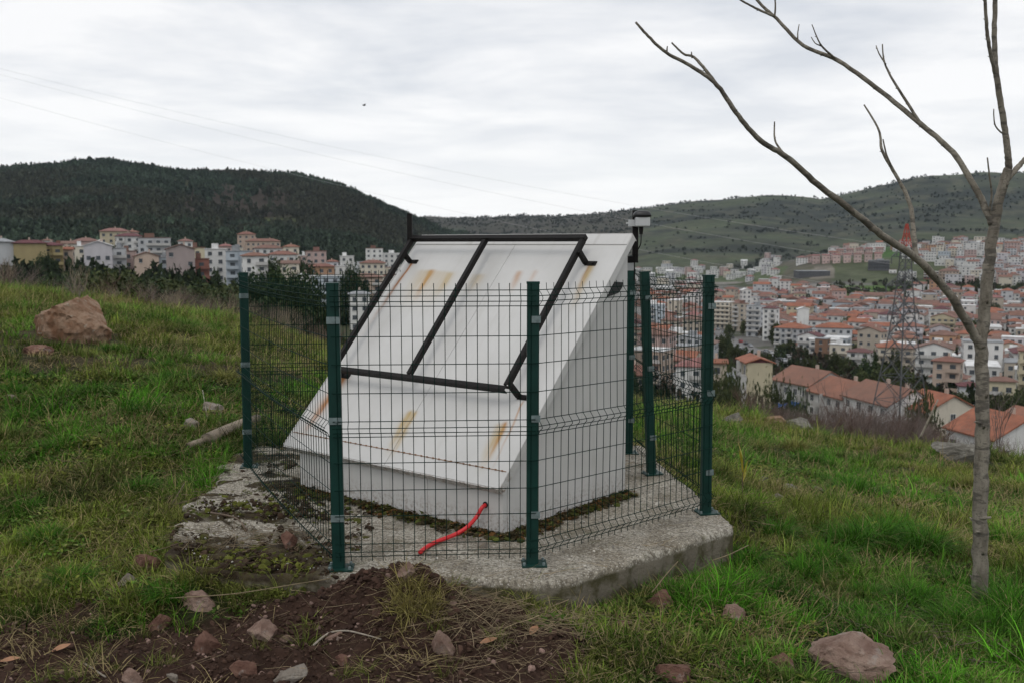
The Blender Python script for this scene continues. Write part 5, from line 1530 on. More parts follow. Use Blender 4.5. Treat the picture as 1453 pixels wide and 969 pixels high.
# ------------------------------------------------------------------ scattering (grass and other stuff nobody could count)
def scatter(name, P, rot, scl, tint, idx, protos, label):
    """one object of kind stuff: a cloud of points, each carrying one tuft"""
    P = np.asarray(P, np.float32); n = len(P)
    me = bpy.data.meshes.new(name)
    me.vertices.add(n); me.vertices.foreach_set('co', P.ravel())
    a = me.attributes.new('turn', 'FLOAT_VECTOR', 'POINT'); a.data.foreach_set('vector', np.asarray(rot, np.float32).ravel())
    a = me.attributes.new('size', 'FLOAT_VECTOR', 'POINT'); a.data.foreach_set('vector', np.asarray(scl, np.float32).ravel())
    a = me.attributes.new('tint', 'FLOAT_COLOR', 'POINT'); a.data.foreach_set('color', np.concatenate([np.asarray(tint, np.float32), np.ones((n, 1), np.float32)], 1).ravel())
    a = me.attributes.new('pick', 'INT', 'POINT'); a.data.foreach_set('value', np.asarray(idx, np.int32))
    me.update()
    o = obj(name, me); tag(o, label, kind='stuff')
    coll = bpy.data.collections.new(name + '_shapes')
    for i, pm in enumerate(protos):
        q = bpy.data.objects.new('shape_%s' % 'abcdefghijklmnop'[i], pm); coll.objects.link(q)
    g = bpy.data.node_groups.new(name, 'GeometryNodeTree')
    g.interface.new_socket('Geometry', in_out='INPUT', socket_type='NodeSocketGeometry')
    g.interface.new_socket('Geometry', in_out='OUTPUT', socket_type='NodeSocketGeometry')
    N, L = g.nodes, g.links
    gi = N.new('NodeGroupInput'); go = N.new('NodeGroupOutput')
    iop = N.new('GeometryNodeInstanceOnPoints'); ci = N.new('GeometryNodeCollectionInfo')
    ci.inputs['Collection'].default_value = coll; ci.inputs['Separate Children'].default_value = True; ci.inputs['Reset Children'].default_value = True
    def na(nm, ty):
        x = N.new('GeometryNodeInputNamedAttribute'); x.data_type = ty; x.inputs['Name'].default_value = nm
        return x.outputs['Attribute']
    L.new(gi.outputs[0], iop.inputs['Points']); L.new(ci.outputs[0], iop.inputs['Instance'])
    iop.inputs['Pick Instance'].default_value = True
    L.new(na('pick', 'INT'), iop.inputs['Instance Index'])
    e = N.new('FunctionNodeEulerToRotation'); L.new(na('turn', 'FLOAT_VECTOR'), e.inputs[0]); L.new(e.outputs[0], iop.inputs['Rotation'])
    L.new(na('size', 'FLOAT_VECTOR'), iop.inputs['Scale'])
    L.new(iop.outputs[0], go.inputs[0])
    md = o.modifiers.new('scatter', 'NODES'); md.node_group = g
    return o

def blade_material(name, rough=.55, trans=.15):
    m, t, b = newmat(name)
    at = t.n('ShaderNodeAttribute', attribute_name='tint', attribute_type='INSTANCER')
    av = t.n('ShaderNodeAttribute', attribute_name='tone')
    sp = t.n('ShaderNodeSeparateXYZ'); t.L.new(av.outputs['Vector'], sp.inputs[0])
    # tone.x: position along the blade, tone.y: this blade's own shade, tone.z: how withered it is
    f = t.m('ADD', t.m('MULTIPLY', sp.outputs[1], 1.2), .4)
    c = t.n('ShaderNodeMix', data_type='RGBA', blend_type='MULTIPLY'); c.inputs[0].default_value = 1
    t.L.new(at.outputs['Color'], c.inputs[6]); t.L.new(f, c.inputs[7])
    col = t.mix(sp.outputs[2], c.outputs[2], (.30, .235, .12, 1))
    col = t.mix(t.m('MULTIPLY', t.ramp(sp.outputs[0], .8, 1.0), .2), col, (.22, .20, .08, 1))
    t.L.new(col, b.inputs['Base Color']); b.inputs['Roughness'].default_value = .75; b.inputs['Specular IOR Level'].default_value = .10
    tr = t.n('ShaderNodeBsdfTranslucent'); t.L.new(col, tr.inputs[0])
    mx = t.n('ShaderNodeMixShader'); mx.inputs[0].default_value = trans
    out = t.N['Material Output']
    t.L.new(b.outputs[0], mx.inputs[1]); t.L.new(tr.outputs[0], mx.inputs[2]); t.L.new(mx.outputs[0], out.inputs[0])
    return m
MBLADE = blade_material('grass_blade')

def tuft_mesh(name, n, hgt, spread, curl, width, seed, dry=.08, lean=.35, segs=4, flat=0.0):
    rs = np.random.RandomState(seed)
    V = []; F = []; T = []
    for i in range(n):
        a = rs.uniform(0, 2 * np.pi); r0 = spread * np.sqrt(rs.uniform(0, 1))
        x0, y0 = r0 * np.cos(a), r0 * np.sin(a)
        b = a + rs.normal(0, .9); L = hgt * rs.uniform(.45, 1.15); w = width * rs.uniform(.7, 1.3)
        th = abs(rs.normal(lean, .25)) + flat; cu = curl * rs.uniform(.4, 1.6)
        dx, dy = np.cos(b), np.sin(b); px, py = -dy, dx
        x, z = 0., -.012; o = len(V); tone = rs.uniform(0, 1); wd = rs.uniform(.4, 1) if rs.uniform() < dry else 0.0
        for k in range(segs + 1):
            f = k / segs; ww = w * (1 - f ** 1.6) * .5 + .0003
            for s in (-1, 1):
                V.append((x0 + dx * x + px * ww * s, y0 + dy * x + py * ww * s, z)); T.append((f, tone, wd))
            ang = th + cu * f
            x += L / segs * np.sin(ang); z += L / segs * np.cos(ang)
        for k in range(segs):
            q = o + 2 * k; F.append((q, q + 1, q + 3, q + 2))
    me = npmesh(name, np.array(V), np.array(F), MBLADE, True)
    at = me.attributes.new('tone', 'FLOAT_VECTOR', 'POINT'); at.data.foreach_set('vector', np.array(T, np.float32).ravel())
    return me
def herb_mesh(name, n, size, spread, seed):
    """low broad-leaved weeds and moss-like rosettes"""
    rs = np.random.RandomState(seed); V = []; F = []; T = []
    for i in range(n):
        a = rs.uniform(0, 6.28); r0 = spread * np.sqrt(rs.uniform()); b = rs.uniform(0, 6.28); L = size * rs.uniform(.5, 1.3); w = L * rs.uniform(.3, .5)
        tilt = rs.uniform(.1, .9); x0, y0, z0 = r0 * np.cos(a), r0 * np.sin(a), rs.uniform(0, size * .9)
        dx, dy = np.cos(b), np.sin(b); o = len(V); tone = rs.uniform(); wd = .5 if rs.uniform() < .06 else 0
        for f, ww in ((0, .1), (.35, 1), (.75, .8), (1, .08)):
            zz = z0 + L * f * np.sin(tilt) - L * .35 * f * f
            for s in (-1, 1):
                V.append((x0 + dx * L * f * np.cos(tilt) - dy * w * ww * s * .5, y0 + dy * L * f * np.cos(tilt) + dx * w * ww * s * .5, zz)); T.append((f * .7, tone, wd))
        for k in range(3):
            q = o + 2 * k; F.append((q, q + 1, q + 3, q + 2))
    me = npmesh(name, np.array(V), np.array(F), MBLADE, True)
    at = me.attributes.new('tone', 'FLOAT_VECTOR', 'POINT'); at.data.foreach_set('vector', np.array(T, np.float32).ravel())
    return me

def sector_points(n, r0, r1, a0=-30.5, a1=30.5, seed=0):
    rs = np.random.RandomState(seed)
    r = np.sqrt(rs.uniform(r0 ** 2, r1 ** 2, n)); a = np.radians(rs.uniform(a0, a1, n))
    return r * np.sin(a), r * np.cos(a)
def off_slab(x, y, m=0.0):
    S_ = np.array(SLAB); c = S_.mean(0); Q = c + (S_ - c) * (1 + m)
    return ~inpoly(x, y, [tuple(q) for q in Q])

ROCKS = []     # (x, y, radius): grass keeps off
def off_rocks(x, y):
    k = np.ones(len(x), bool)
    for a, b, r in ROCKS: k &= (x - a) ** 2 + (y - b + r * .25) ** 2 > (r * 1.08 + .01) ** 2
    return k

def build_grass():
    rs = np.random.RandomState(4)
    # ---- short turf
    short = [tuft_mesh('turf', 34, .085, .075, 1.0, .0042, 10 + i, dry=.07 + .04 * i, lean=.5) for i in range(4)]
    long_ = [tuft_mesh('long_grass', 46, .20, .07, 1.35, .0052, 30 + i, dry=.10, lean=.45, segs=5) for i in range(4)]
    strawm = [tuft_mesh('straw', 26, .17, .10, .9, .0034, 50 + i, dry=1.0, lean=.9, flat=.35) for i in range(3)]
    herb = [herb_mesh('herb', 34, .035, .085, 70 + i) for i in range(3)]
    def lay(name, protos, n, r0, r1, dens, s0, s1, tints, label, seed, yb=(.7, 1.25), a0=-30.5, a1=30.5):
        x, y = sector_points(n, r0, r1, a0, a1, seed)
        k = (rs.uniform(size=n) < dens(x, y)) & off_slab(x, y, -.005) & off_rocks(x, y)
        if 'long' in name: k &= off_slab(x, y + .16 * (x > .1), 0) & off_slab(x - .08 * (x > .1), y + .1 * (x > .1), 0)
        x, y = x[k], y[k]; m = len(x); z = H(x, y)
        r = np.hypot(x, y)
        sc = np.exp(rs.normal(0, .22, m)) * np.interp(r, [r0, r1], [s0, s1])
        hs = sc * rs.uniform(*yb, m)
        t = tints(x, y) * np.clip(np.exp(rs.normal(0, .30, (m, 1)) + 1.6 * (fbm(x * 1.3, y * 1.3, 3, 99)[:, None] - .5)), .4, 1.55)
        rot = np.stack([rs.normal(0, .12, m), rs.normal(0, .12, m), rs.uniform(0, 6.28, m)], 1)
        scatter(name, np.stack([x, y, z], 1), rot, np.stack([sc, sc, hs], 1), t, rs.randint(0, len(protos), m), protos, label)
        return m
    lush = np.array([.064, .195, .012]); olive = np.array([.125, .165, .024]); dark = np.array([.022, .075, .007]); tan = np.array([.22, .175, .075])
    def tint(x, y):
        a = sstep(.42, .6, fbm(x * .7, y * .7, 3, 81))[:, None]; b = sstep(.5, .66, fbm(x * 1.7, y * 1.7, 3, 82))[:, None]; c = sstep(.5, .68, fbm(x * 3.1, y * 3.1, 3, 83))[:, None]
        r = np.hypot(x, y)
        t = lush * (1 - a) + olive * a
        t = t * (1 - .7 * b) + dark * .7 * b
        fa = np.clip((r - 12) / 10, 0, 1)[:, None] * .55
        return t * (1 - np.maximum(c * .25, fa * (.3 + .7 * c))) + tan * np.maximum(c * .25, fa * (.3 + .7 * c))
    nosoil = lambda x, y: 1 - np.clip(soil_mask(x, y) * 1.03, 0, 1)
    bare = lambda x, y: sstep(.565, .45, fbm(x * 2.3, y * 2.3, 4, 84))       # 0 in the brown, bare patches
    patch = lambda x, y, s, a, b, q: sstep(a, b, fbm(x * q, y * q, 3, s))
    right = lambda x: sstep(-.5, 1.8, x)
    n = 0
    n += lay('turf', short, 21000, 3.7, 9.5, lambda x, y: nosoil(x, y) * (.25 + .75 * bare(x, y)), .9, 1.15, tint, 'short green turf over the hilltop', 1)
    n += lay('turf', short, 26000, 9.5, 27, lambda x, y: .25 + .75 * bare(x, y), 1.3, 2.1, tint, 'short green turf farther back on the hilltop', 2)
    n += lay('long_grass', long_, 9000, 3.8, 9.5, lambda x, y: nosoil(x, y) ** 2 * patch(x, y, 85, .40, .60, 1.1) * (.22 + .78 * right(x)) * bare(x, y), .62, .95, tint, 'longer lush grass near the fence and the tree', 3)
    n += lay('long_grass', long_, 6500, 9.5, 27, lambda x, y: patch(x, y, 86, .42, .60, .5), 1.1, 1.5, tint, 'longer grass farther back on the hilltop', 4)
    tt = lambda x, y: np.tile(tan, (len(x), 1))
    n += lay('dry_straw', strawm, 6500, 3.7, 10, lambda x, y: (.08 + .25 * (x < -1.2) + .9 * patch(x, y, 87, .48, .62, 1.6)) * (.25 + .75 * nosoil(x, y)), .8, 1.2, tt, 'dry straw lying in the grass', 5)
    n += lay('dry_straw', strawm, 9000, 10, 27, lambda x, y: .12 + .88 * patch(x, y, 88, .38, .56, .45), 1.2, 1.8, tt, 'pale dry grass towards the crest of the hill', 6)
    tm = lambda x, y: np.array([.055, .105, .014]) * (1 - patch(x, y, 89, .4, .6, 2.5)[:, None]) + np.array([.095, .105, .020]) * patch(x, y, 89, .4, .6, 2.5)[:, None]
    n += lay('low_herbs', herb, 12000, 3.8, 12, lambda x, y: nosoil(x, y) * (.3 + .7 * patch(x, y, 90, .45, .6, 1.3)) * (1 - .5 * right(x)), .8, 1.4, tm, 'low broad-leaved weeds and moss in the turf', 7)
    # sparse grass standing in the dug soil
    n += lay('soil_grass', long_[:2] + strawm, 1500, 3.8, 6, lambda x, y: (soil_mask(x, y) > .3) * .22 * (.3 + patch(x, y, 91, .5, .65, 3)), .5, .7, lambda x, y: np.tile(np.array([.12, .14, .03]), (len(x), 1)), 'thin grass and straw standing in the dug soil', 8)
    # tussocks
    tus = [tuft_mesh('tussock', 620, .44, .17, 1.7, .0062, 90 + i, dry=.05, lean=.4, segs=6) for i in range(3)]
    P = []; spots = [(1215, 705, 1.0, 0), (1190, 690, .8, 0), (1130, 640, .9, 1), (1150, 655, .7, 0), (1075, 640, .6, 1), (1270, 650, .6, 1), (1240, 770, .9, 0), (1205, 775, .8, 0), (1170, 800, .7, 0), (1270, 760, .8, 0), (1310, 780, .9, 0), (1340, 720, .7, 0),
                     (1420, 780, .8, 0), (1440, 880, .9, 0), (1400, 900, .7, 0), (1350, 890, .6, 0), (1100, 760, .6, 0), (1140, 820, .6, 0), (1370, 690, .7, 1), (1440, 700, .6, 1), (250, 540, .7, 0), (230, 525, .6, 0), (130, 560, .6, 0), (90, 640, .6, 0), (30, 600, .6, 0), (180, 590, .5, 0), (60, 770, .5, 0), (200, 700, .5, 0), (20, 560, .6, 0), (320, 540, .6, 1), (160, 500, .6, 0), (30, 730, .5, 0), (240, 850, .45, 0), (100, 830, .5, 0), (1060, 800, .5, 0), (1300, 860, .6, 0), (1230, 850, .45, 0)]
    T = []; Sc = []
    for px, py, s, k in spots:
        p = hit(px, py, 3.6, 60); r = math.hypot(p[0], p[1])
        P.append(p); Sc.append(s * (.75 + .012 * r) * 1.05); T.append((lush * .62 + dark * .2) if k == 0 else (olive * .6 + tan * .45))
    Sc = np.array(Sc); m = len(P)
    scatter('tussock_grass', P, np.stack([np.zeros(m), np.zeros(m), rs.uniform(0, 6.28, m)], 1), np.stack([Sc * 1.1, Sc * 1.1, Sc * .85], 1), T, rs.randint(0, 3, m), tus, 'arching tussocks of long grass on the hilltop')
    # a yellowish clump of grass dug up with the mound
    gp = hit(590, 850, 3, 20); cl = []
    for i in range(26): cl.append((gp[0] + rs.normal(0, .07), gp[1] + rs.normal(0, .05)))
    cl = np.array(cl); m = len(cl); sc = rs.uniform(.4, .8, m)
    scatter('clump_grass', np.stack([cl[:, 0], cl[:, 1], H(cl[:, 0], cl[:, 1])], 1), np.stack([rs.normal(.3, .3, m), rs.normal(0, .3, m), rs.uniform(0, 6.28, m)], 1), np.stack([sc, sc, sc], 1), np.tile([.24, .21, .07], (m, 1)), rs.randint(0, 4, m), long_, 'yellowish grass clump dug up with the soil mound')
    # grass along the slab's foot and on its ragged left part
    x, y = [], []
    S_ = np.array(SLAB); nS = len(S_)
    for i in range(nS):
        a, b = S_[i], S_[(i + 1) % nS]; L = np.linalg.norm(b - a)
        for j in range(int(L * 60)):
            t = rs.uniform(); q = a + (b - a) * t; o = q - np.array([-.45, 6.6]); o /= np.linalg.norm(o)
            e = abs(rs.normal(.07, .08)); x.append(q[0] + o[0] * e); y.append(q[1] + o[1] * e)
    x = np.array(x); y = np.array(y); k = (rs.uniform(size=len(x)) < (.25 + .6 * patch(x, y, 92, .42, .6, 2.2))) & (soil_mask(x, y) < .4); x, y = x[k], y[k]; m = len(x)
    sc = rs.uniform(.5, 1.0, m) * np.where(x > .1, .55, 1)
    scatter('edge_grass', np.stack([x, y, H(x, y)], 1), np.stack([rs.normal(0, .1, m), rs.normal(0, .1, m), rs.uniform(0, 6.28, m)], 1), np.stack([sc, sc, sc], 1), tint(x, y), rs.randint(0, 6, m), short[:3] + long_[:3], 'grass growing along the foot of the concrete slab')

# ------------------------------------------------------------------ rocks
def rockmat(name, c1, c2, spot=(.42, .40, .36), spotk=.35):
    m, t, b = newmat(name); c = t.coord('Object')
    n = t.noise(c, 5, 5, .65, .4); n2 = t.noise(c, 26, 5, .7); n3 = t.noise(c, 11, 4, .6)
    base = t.mix(t.ramp(n, .32, .68), (*c1, 1), (*c2, 1))
    base = t.mix(t.m('MULTIPLY', t.ramp(n2, .52, .7), .5), base, tuple(v * .45 for v in c1) + (1,))
    base = t.mix(t.m('MULTIPLY', t.ramp(n3, .60, .68), spotk), base, (*spot, 1))
    t.L.new(base, b.inputs['Base Color']); b.inputs['Roughness'].default_value = .92; b.inputs['Specular IOR Level'].default_value = .25
    t.L.new(t.bump(t.noise(c, 45, 6, .8), 1.0, .018, t.bump(n, .6, .04)), b.inputs['Normal'])
    return m
MROCK = {'pink': rockmat('pinkish_stone', (.19, .112, .085), (.40, .29, .23)), 'red': rockmat('reddish_stone', (.13, .062, .045), (.26, .15, .11)),
         'boulder': rockmat('orange_brown_stone', (.20, .105, .06), (.31, .215, .15), (.36, .36, .30), .55), 'grey': rockmat('grey_stone', (.13, .12, .10), (.26, .245, .21)),
         'pale': rockmat('pale_stone', (.22, .185, .15), (.36, .32, .27))}
def rock_mesh(name, size, seed, mat, cuts=9, sub=4, sharp=.9, flat=False):
    import bmesh
    bm = bmesh.new(); bmesh.ops.create_icosphere(bm, subdivisions=sub, radius=1.0)
    me = bpy.data.meshes.new(name); bm.to_mesh(me); bm.free()
    n = len(me.vertices); co = np.zeros(n * 3, np.float32); me.vertices.foreach_get('co', co); P = co.reshape(-1, 3).astype(float)
    rs = np.random.RandomState(seed)
    f = fbm(P[:, 0] * 1.3 + seed, P[:, 1] * 1.3 + P[:, 2] * 1.1, 3, seed) - .5
    P *= (1 + .45 * f)[:, None]
    for i in range(cuts):
        nv = rs.normal(size=3); nv /= np.linalg.norm(nv); h = rs.uniform(.40, .72)
        d = P @ nv - h; P -= np.outer(np.maximum(d, 0) * sharp, nv)
    g = fbm(P[:, 0] * 5 + seed, P[:, 1] * 5 + P[:, 2] * 4.3, 4, seed + 3) - .5
    g2 = fbm(P[:, 0] * 14 + seed, P[:, 1] * 14 + P[:, 2] * 12.3, 3, seed + 5) - .5
    st = np.abs(((P[:, 2] * 5 + P[:, 0] * 1.4 + g * 2.2) % 1) - .5) - .25
    P *= (1 + .20 * g + .08 * g2 + .07 * st)[:, None]
    P = P * (np.array(size) / 2 / np.abs(P).max(0))
    me.vertices.foreach_set('co', P.astype(np.float32).ravel())
    me.polygons.foreach_set('use_smooth', [sub >= 4 and not flat] * len(me.polygons)); me.materials.append(mat); me.update()
    return me
def build_rocks():
    R = [ # x0, x1, ytop, ybottom, kind, label
     (40,161,414,486,'boulder','big orange-brown boulder standing in the grass at the back left'),
     (24,78,487,506,'red','low dark stone lying in front of the big boulder'),
     (1138,1276,893,962,'pink','largest pinkish rock at the bottom right of the slab'),
     (1093,1139,924,955,'red','dark small rock touching the left of the large pinkish rock'),
     (919,961,836,866,'red','round reddish stone in grass just before the slab edge'),
     (1026,1061,859,884,'pink','small pointed pale pink stone in grass between slab and large rock'),
     (928,982,944,968,'red','flat reddish stone cut by the bottom edge right of the straw'),
     (252,308,843,868,'pink','flat pinkish stone in the grass left of the slab corner'),
     (205,241,866,894,'red','reddish stone at the grass edge below the flat pinkish stone'),
     (346,399,878,911,'pink','angular pink stone lying on the dark soil below the fence corner'),
     (266,308,896,930,'red','soil-caked stone left of the angular pink stone'),
     (183,228,788,816,'red','reddish brown stone with a flat top in the grass left of the slab'),
     (160,198,810,834,'pale','pale half-buried stone under the flat-topped reddish stone'),
     (396,424,755,780,'red','small reddish stone on the mossy left part of the slab'),
     (386,434,950,972,'pale','pale stone at the bottom edge below the soil mound'),
     (606,646,892,935,'pink','upright pink stone stuck in the soil below the mound'),
     (562,590,808,830,'pink','pinkish stone half buried in the soil mound'),
     (168,202,950,975,'pink','pinkish stone at the bottom edge in the dark soil'),
     (320,365,936,962,'red','broad soil-coloured stone near the bottom edge'),
     (396,418,902,917,'pink','small pink pebble right of the angular pink stone'),
     (460,490,902,914,'pink','small flat pinkish stone beside the pale stick'),
     (236,252,956,969,'pale','little pale pebble at the bottom edge'),
     (676,696,766,780,'pale','white pebble on the concrete next to the red hose'),
     (285,318,570,589,'pale','pale pink stone behind the log'),
     (256,282,592,612,'pale','small pale stone in grass left of the log'),
     (1106,1162,566,600,'grey','grey outcrop rock at the right crest among the bare shrubs'),
     (1075,1125,574,592,'boulder','low brownish outcrop rock left of the grey crest outcrop'),
     (1024,1060,585,604,'grey','mossy outcrop rock beside the right fence post at the crest'),
     (1335,1420,620,660,'grey','mossy grey outcrop rock at the crest beside the tree trunk'),
     (1105,1135,684,700,'grey','grey rubble stone on the mossy patch right of the fence'),
     (1150,1172,690,702,'grey','right-hand grey rubble stone on the mossy patch'),
     (1072,1092,676,690,'grey','left grey rubble stone on the mossy patch next to the yellow plant'),
     (1090,1112,700,713,'pale','pale rubble stone at the front of the mossy patch'),
     (1225,1250,690,703,'pale','pale rubble stone below the dark green tussock'),
     (1060,1078,896,912,'red','little dark stone left of the large pinkish rock in the soil gap'),
     (870,900,880,893,'red','small flat stone in the grass below the slab front corner'),
     (474,500,930,944,'red','dark little stone in the soil'),
     (8,28,560,572,'pale','pale pebble in grass at the left edge'),
    ]
    for i, (x0, x1, yt, yb, k, lab) in enumerate(R):
        slab = 'on the concrete' in lab or 'part of the slab' in lab
        p = onz((x0 + x1) / 2, yb - 2, 0) if slab else np.array(hit((x0 + x1) / 2, yb - 2, 3.0, 60))
        w = (x1 - x0) / FOC * p[1]; h = (yb - yt) / FOC * p[1]
        d = w * .75
        c = Vector((p[0], p[1] + d * .30, p[2] + h * .30))
        if not slab: c.z = gz(c.x, c.y) + h * (.32 if i == 0 else .22)
        o = obj('boulder' if k == 'boulder' and i == 0 else 'rock', rock_mesh('rock', (w * 1.06, d, h * (1.75 if i == 0 else 1.35)), (203 if i == 0 else 200 + i), MROCK[k], cuts=(7 if i == 0 else 18), sub=5 if w > .25 else 4, sharp=1.0, flat=True))
        o.location = c; o.rotation_euler = (R_.uniform(-.08, .08), R_.uniform(-.10, .10), R_.uniform(-.3, .3))
        tag(o, lab, 'boulder' if i == 0 else 'stone', 'stones on the hilltop')
        ROCKS.append((c.x, c.y, w * .5))
build_rocks()
build_grass()

# ------------------------------------------------------------------ soil clods, straw, pebbles, moss
def clump_mesh(name, seed, mat, sub=2, cuts=5):
    return rock_mesh(name, (1, 1, .8), seed, mat, cuts, sub)
def tint_mat(name, rough=.95, var=.3):
    m, t, b = newmat(name)
    at = t.n('ShaderNodeAttribute', attribute_name='tint', attribute_type='INSTANCER')
    n = t.noise(t.coord('Object'), 4, 4, .7)
    c = t.n('ShaderNodeMix', data_type='RGBA', blend_type='MULTIPLY'); c.inputs[0].default_value = 1
    t.L.new(at.outputs['Color'], c.inputs[6]); t.L.new(t.ramp(n, .3, .7, 1 - var, 1 + var, False), c.inputs[7])
    t.L.new(c.outputs[2], b.inputs['Base Color']); b.inputs['Roughness'].default_value = rough; b.inputs['Specular IOR Level'].default_value = .2
    return m
def build_debris():
    rs = np.random.RandomState(12)
    mt = tint_mat('loose_matter')
    clods = [clump_mesh('clod', 500 + i, mt) for i in range(5)]
    def put(name, protos, x, y, z, s, tint, label, tilt=.5, flat=(1, 1, 1)):
        m = len(x); sc = s[:, None] * np.array(flat) * rs.uniform(.75, 1.25, (m, 3))
        rot = np.stack([rs.normal(0, tilt, m), rs.normal(0, tilt, m), rs.uniform(0, 6.28, m)], 1)
        scatter(name, np.stack([x, y, z], 1), rot, sc, tint * np.exp(rs.normal(0, .2, (m, 1))), rs.randint(0, len(protos), m), protos, label)
    # clods in the soil
    x, y = sector_points(42000, 3.6, 6.2, seed=41); k = (rs.uniform(size=len(x)) < soil_mask(x, y) ** 2 * (.4 + .6 * sstep(.45, .62, fbm(x * 3, y * 3, 3, 93)))) & off_slab(x, y, -.02); x, y = x[k], y[k]; m = len(x)
    s = np.minimum(np.exp(rs.normal(-4.45, .55, m)), .05); put('soil_clods', clods, x, y, H(x, y) + s * .15, s, np.tile([.054, .031, .022], (m, 1)), 'clods of dark red-brown soil')
    # mound lumps
    m = 900; x = MOUND[0] + rs.normal(0, .26, m); y = MOUND[1] + rs.normal(.02, .15, m); s = np.minimum(np.exp(rs.normal(-4.0, .5, m)), .055)
    put('soil_clods', clods, x, y, H(x, y) + s * .2, s, np.tile([.050, .028, .020], (m, 1)), 'clods heaped on the soil mound against the slab')
    # pebbles in soil
    x, y = sector_points(5000, 3.6, 6.2, seed=42); k = (rs.uniform(size=len(x)) < soil_mask(x, y) * .5); x, y = x[k], y[k]; m = len(x); s = np.minimum(np.exp(rs.normal(-4.5, .5, m)), .04)
    put('pebbles', clods, x, y, H(x, y) + s * .2, s, np.tile([.21, .14, .115], (m, 1)), 'pinkish pebbles strewn in the soil')
    # straw and dead stalks on the soil and mound, and in the grass
    mst = tint_mat('dead_stalk', .8, .25)
    st = []
    for i in range(4):
        mb = MB(); L = 1.0; r = random.Random(i)
        pts = [Vector((j / 6 * L - L / 2, r.uniform(-.012, .012) + (.06 if i % 2 and j > 3 else 0) * (j - 3), r.uniform(0, .02) + .012 * j)) for j in range(7)]
        mb.tube(smooth_path(pts, 2), [.0075 - .005 * j / 12 for j in range(13)], 4); st.append(mb.mesh('stalk', mst, True))
    def stalks(cx, cy, sx, sy, n, lmin, lmax, seed, label, tint=(.20, .155, .095), tilt=.22):
        r2 = np.random.RandomState(seed); x = cx + r2.normal(0, sx, n); y = cy + r2.normal(0, sy, n); s = r2.uniform(lmin, lmax, n)
        z = np.where(off_slab(x, y), H(x, y), .0) + .015 + s * .03
        put('dry_stalks', st, x, y, z, s, np.tile(tint, (n, 1)) * r2.uniform(.45, 1.4, (n, 1)), label, tilt)
    p = lambda a, b: hit(a, b, 3.0, 40)[:2]
    stalks(*p(720, 870), .32, .15, 700, .05, .24, 1, 'dry straw tangled at the foot of the mound', (.27, .21, .13))
    stalks(*p(600, 850), .35, .16, 120, .05, .2, 2, 'dry stalks lying over the soil mound')
    stalks(*p(780, 940), .40, .20, 420, .05, .2, 3, 'dry straw mixed with grass below the slab', (.26, .20, .12))
    stalks(*p(980, 830), .18, .12, 90, .08, .3, 4, 'dry straw beside the round reddish stone')
    stalks(*p(480, 900), .9, .25, 160, .04, .18, 5, 'loose straw on the dark soil')
    stalks(*p(110, 930), .8, .2, 60, .04, .16, 6, 'scattered straw on the soil at the left')
    stalks(*p(300, 625), .5, .5, 170, .08, .4, 7, 'dead stalks around the log')
    stalks(*p(180, 640), 1.4, .9, 260, .08, .3, 8, 'dead stalks in the grass on the left')
    stalks(*p(1050, 720), .5, .4, 200, .08, .35, 9, 'dead stalks in the grass right of the fence')
    stalks(*p(1150, 700), .8, .4, 160, .08, .3, 10, 'dead stalks on the rubble patch')
    stalks(*p(1340, 910), .35, .25, 260, .06, .32, 11, 'heap of dead grass below the tree', (.20, .16, .12))
    stalks(*p(1150, 850), 1.0, .4, 200, .05, .2, 12, 'straw in the grass before the large rock')
    stalks(*p(390, 800), .5, .12, 220, .05, .25, 13, 'dead stalks along the ragged slab edge', (.16, .12, .08))
    stalks(*p(370, 810), .35, .10, 120, .04, .2, 15, 'pale stalks on the muddy part of the slab', (.27, .21, .13))
    stalks(*p(250, 720), .12, .35, 120, .05, .25, 14, 'dead stalks along the left slab edge', (.16, .12, .08))
    # gravel crumbs on the slab
    m = 2600; x = rs.uniform(-2.2, 1.35, m); y = rs.uniform(4.9, 8.3, m); k = ~off_slab(x, y, -.03); x, y = x[k], y[k]; m = len(x)
    s = np.minimum(np.exp(rs.normal(-5.0, .5, m)), .03); put('gravel', clods, x, y, np.full(m, .004), s, np.tile([.36, .34, .30], (m, 1)) * rs.uniform(.4, 1.3, (m, 1)), 'loose gravel crumbs on the concrete')
    # dead leaves and moss along the foot of the shelter walls
    mo = herb_mesh('moss', 30, .5, .5, 130); mo2 = herb_mesh('moss', 30, .5, .5, 131)
    X, Y, S2, T = [], [], [], []
    for i in range(1500):
        if i % 2: q = F_ + A_ * rs.uniform(-.03, W_) - B_ * abs(rs.normal(0, .05)); 
        else: q = F_ + B_ * rs.uniform(-.03, D_) - A_ * abs(rs.normal(0, .05))
        X.append(q.x); Y.append(q.y); S2.append(rs.uniform(.02, .055)); T.append((.05, .04, .02) if rs.uniform() < .5 else ((.06, .07, .015) if rs.uniform() < .6 else (.12, .06, .02)))
    put('moss', [mo, mo2] + clods[:2], np.array(X), np.array(Y), np.full(len(X), .006), np.array(S2), np.array(T), 'dark moss and dead leaves along the foot of the shelter walls', .2)
    # mud, moss, crumbs on the ragged left part of the slab
    m = 9000; x = rs.uniform(-2.3, -.85, m); y = rs.uniform(5.0, 7.6, m); k = ~off_slab(x, y, -.01) & (rs.uniform(size=m) < .6 * sstep(.44, .58, fbm(x * 2.4, y * 4.5, 4, 75)) + .06 + .9 * sstep(5.65, 5.4, y + (fbm(x * 4, y * 4, 3, 77) - .5) * .6) * sstep(-.9, -1.05, x)); x, y = x[k], y[k]; m = len(x)
    s = np.minimum(np.exp(rs.normal(-4.0, .6, m)), .06)
    c = np.where(rs.uniform(size=(m, 1)) < .35, np.array([[.075, .08, .014]]), np.array([[.036, .023, .014]]))
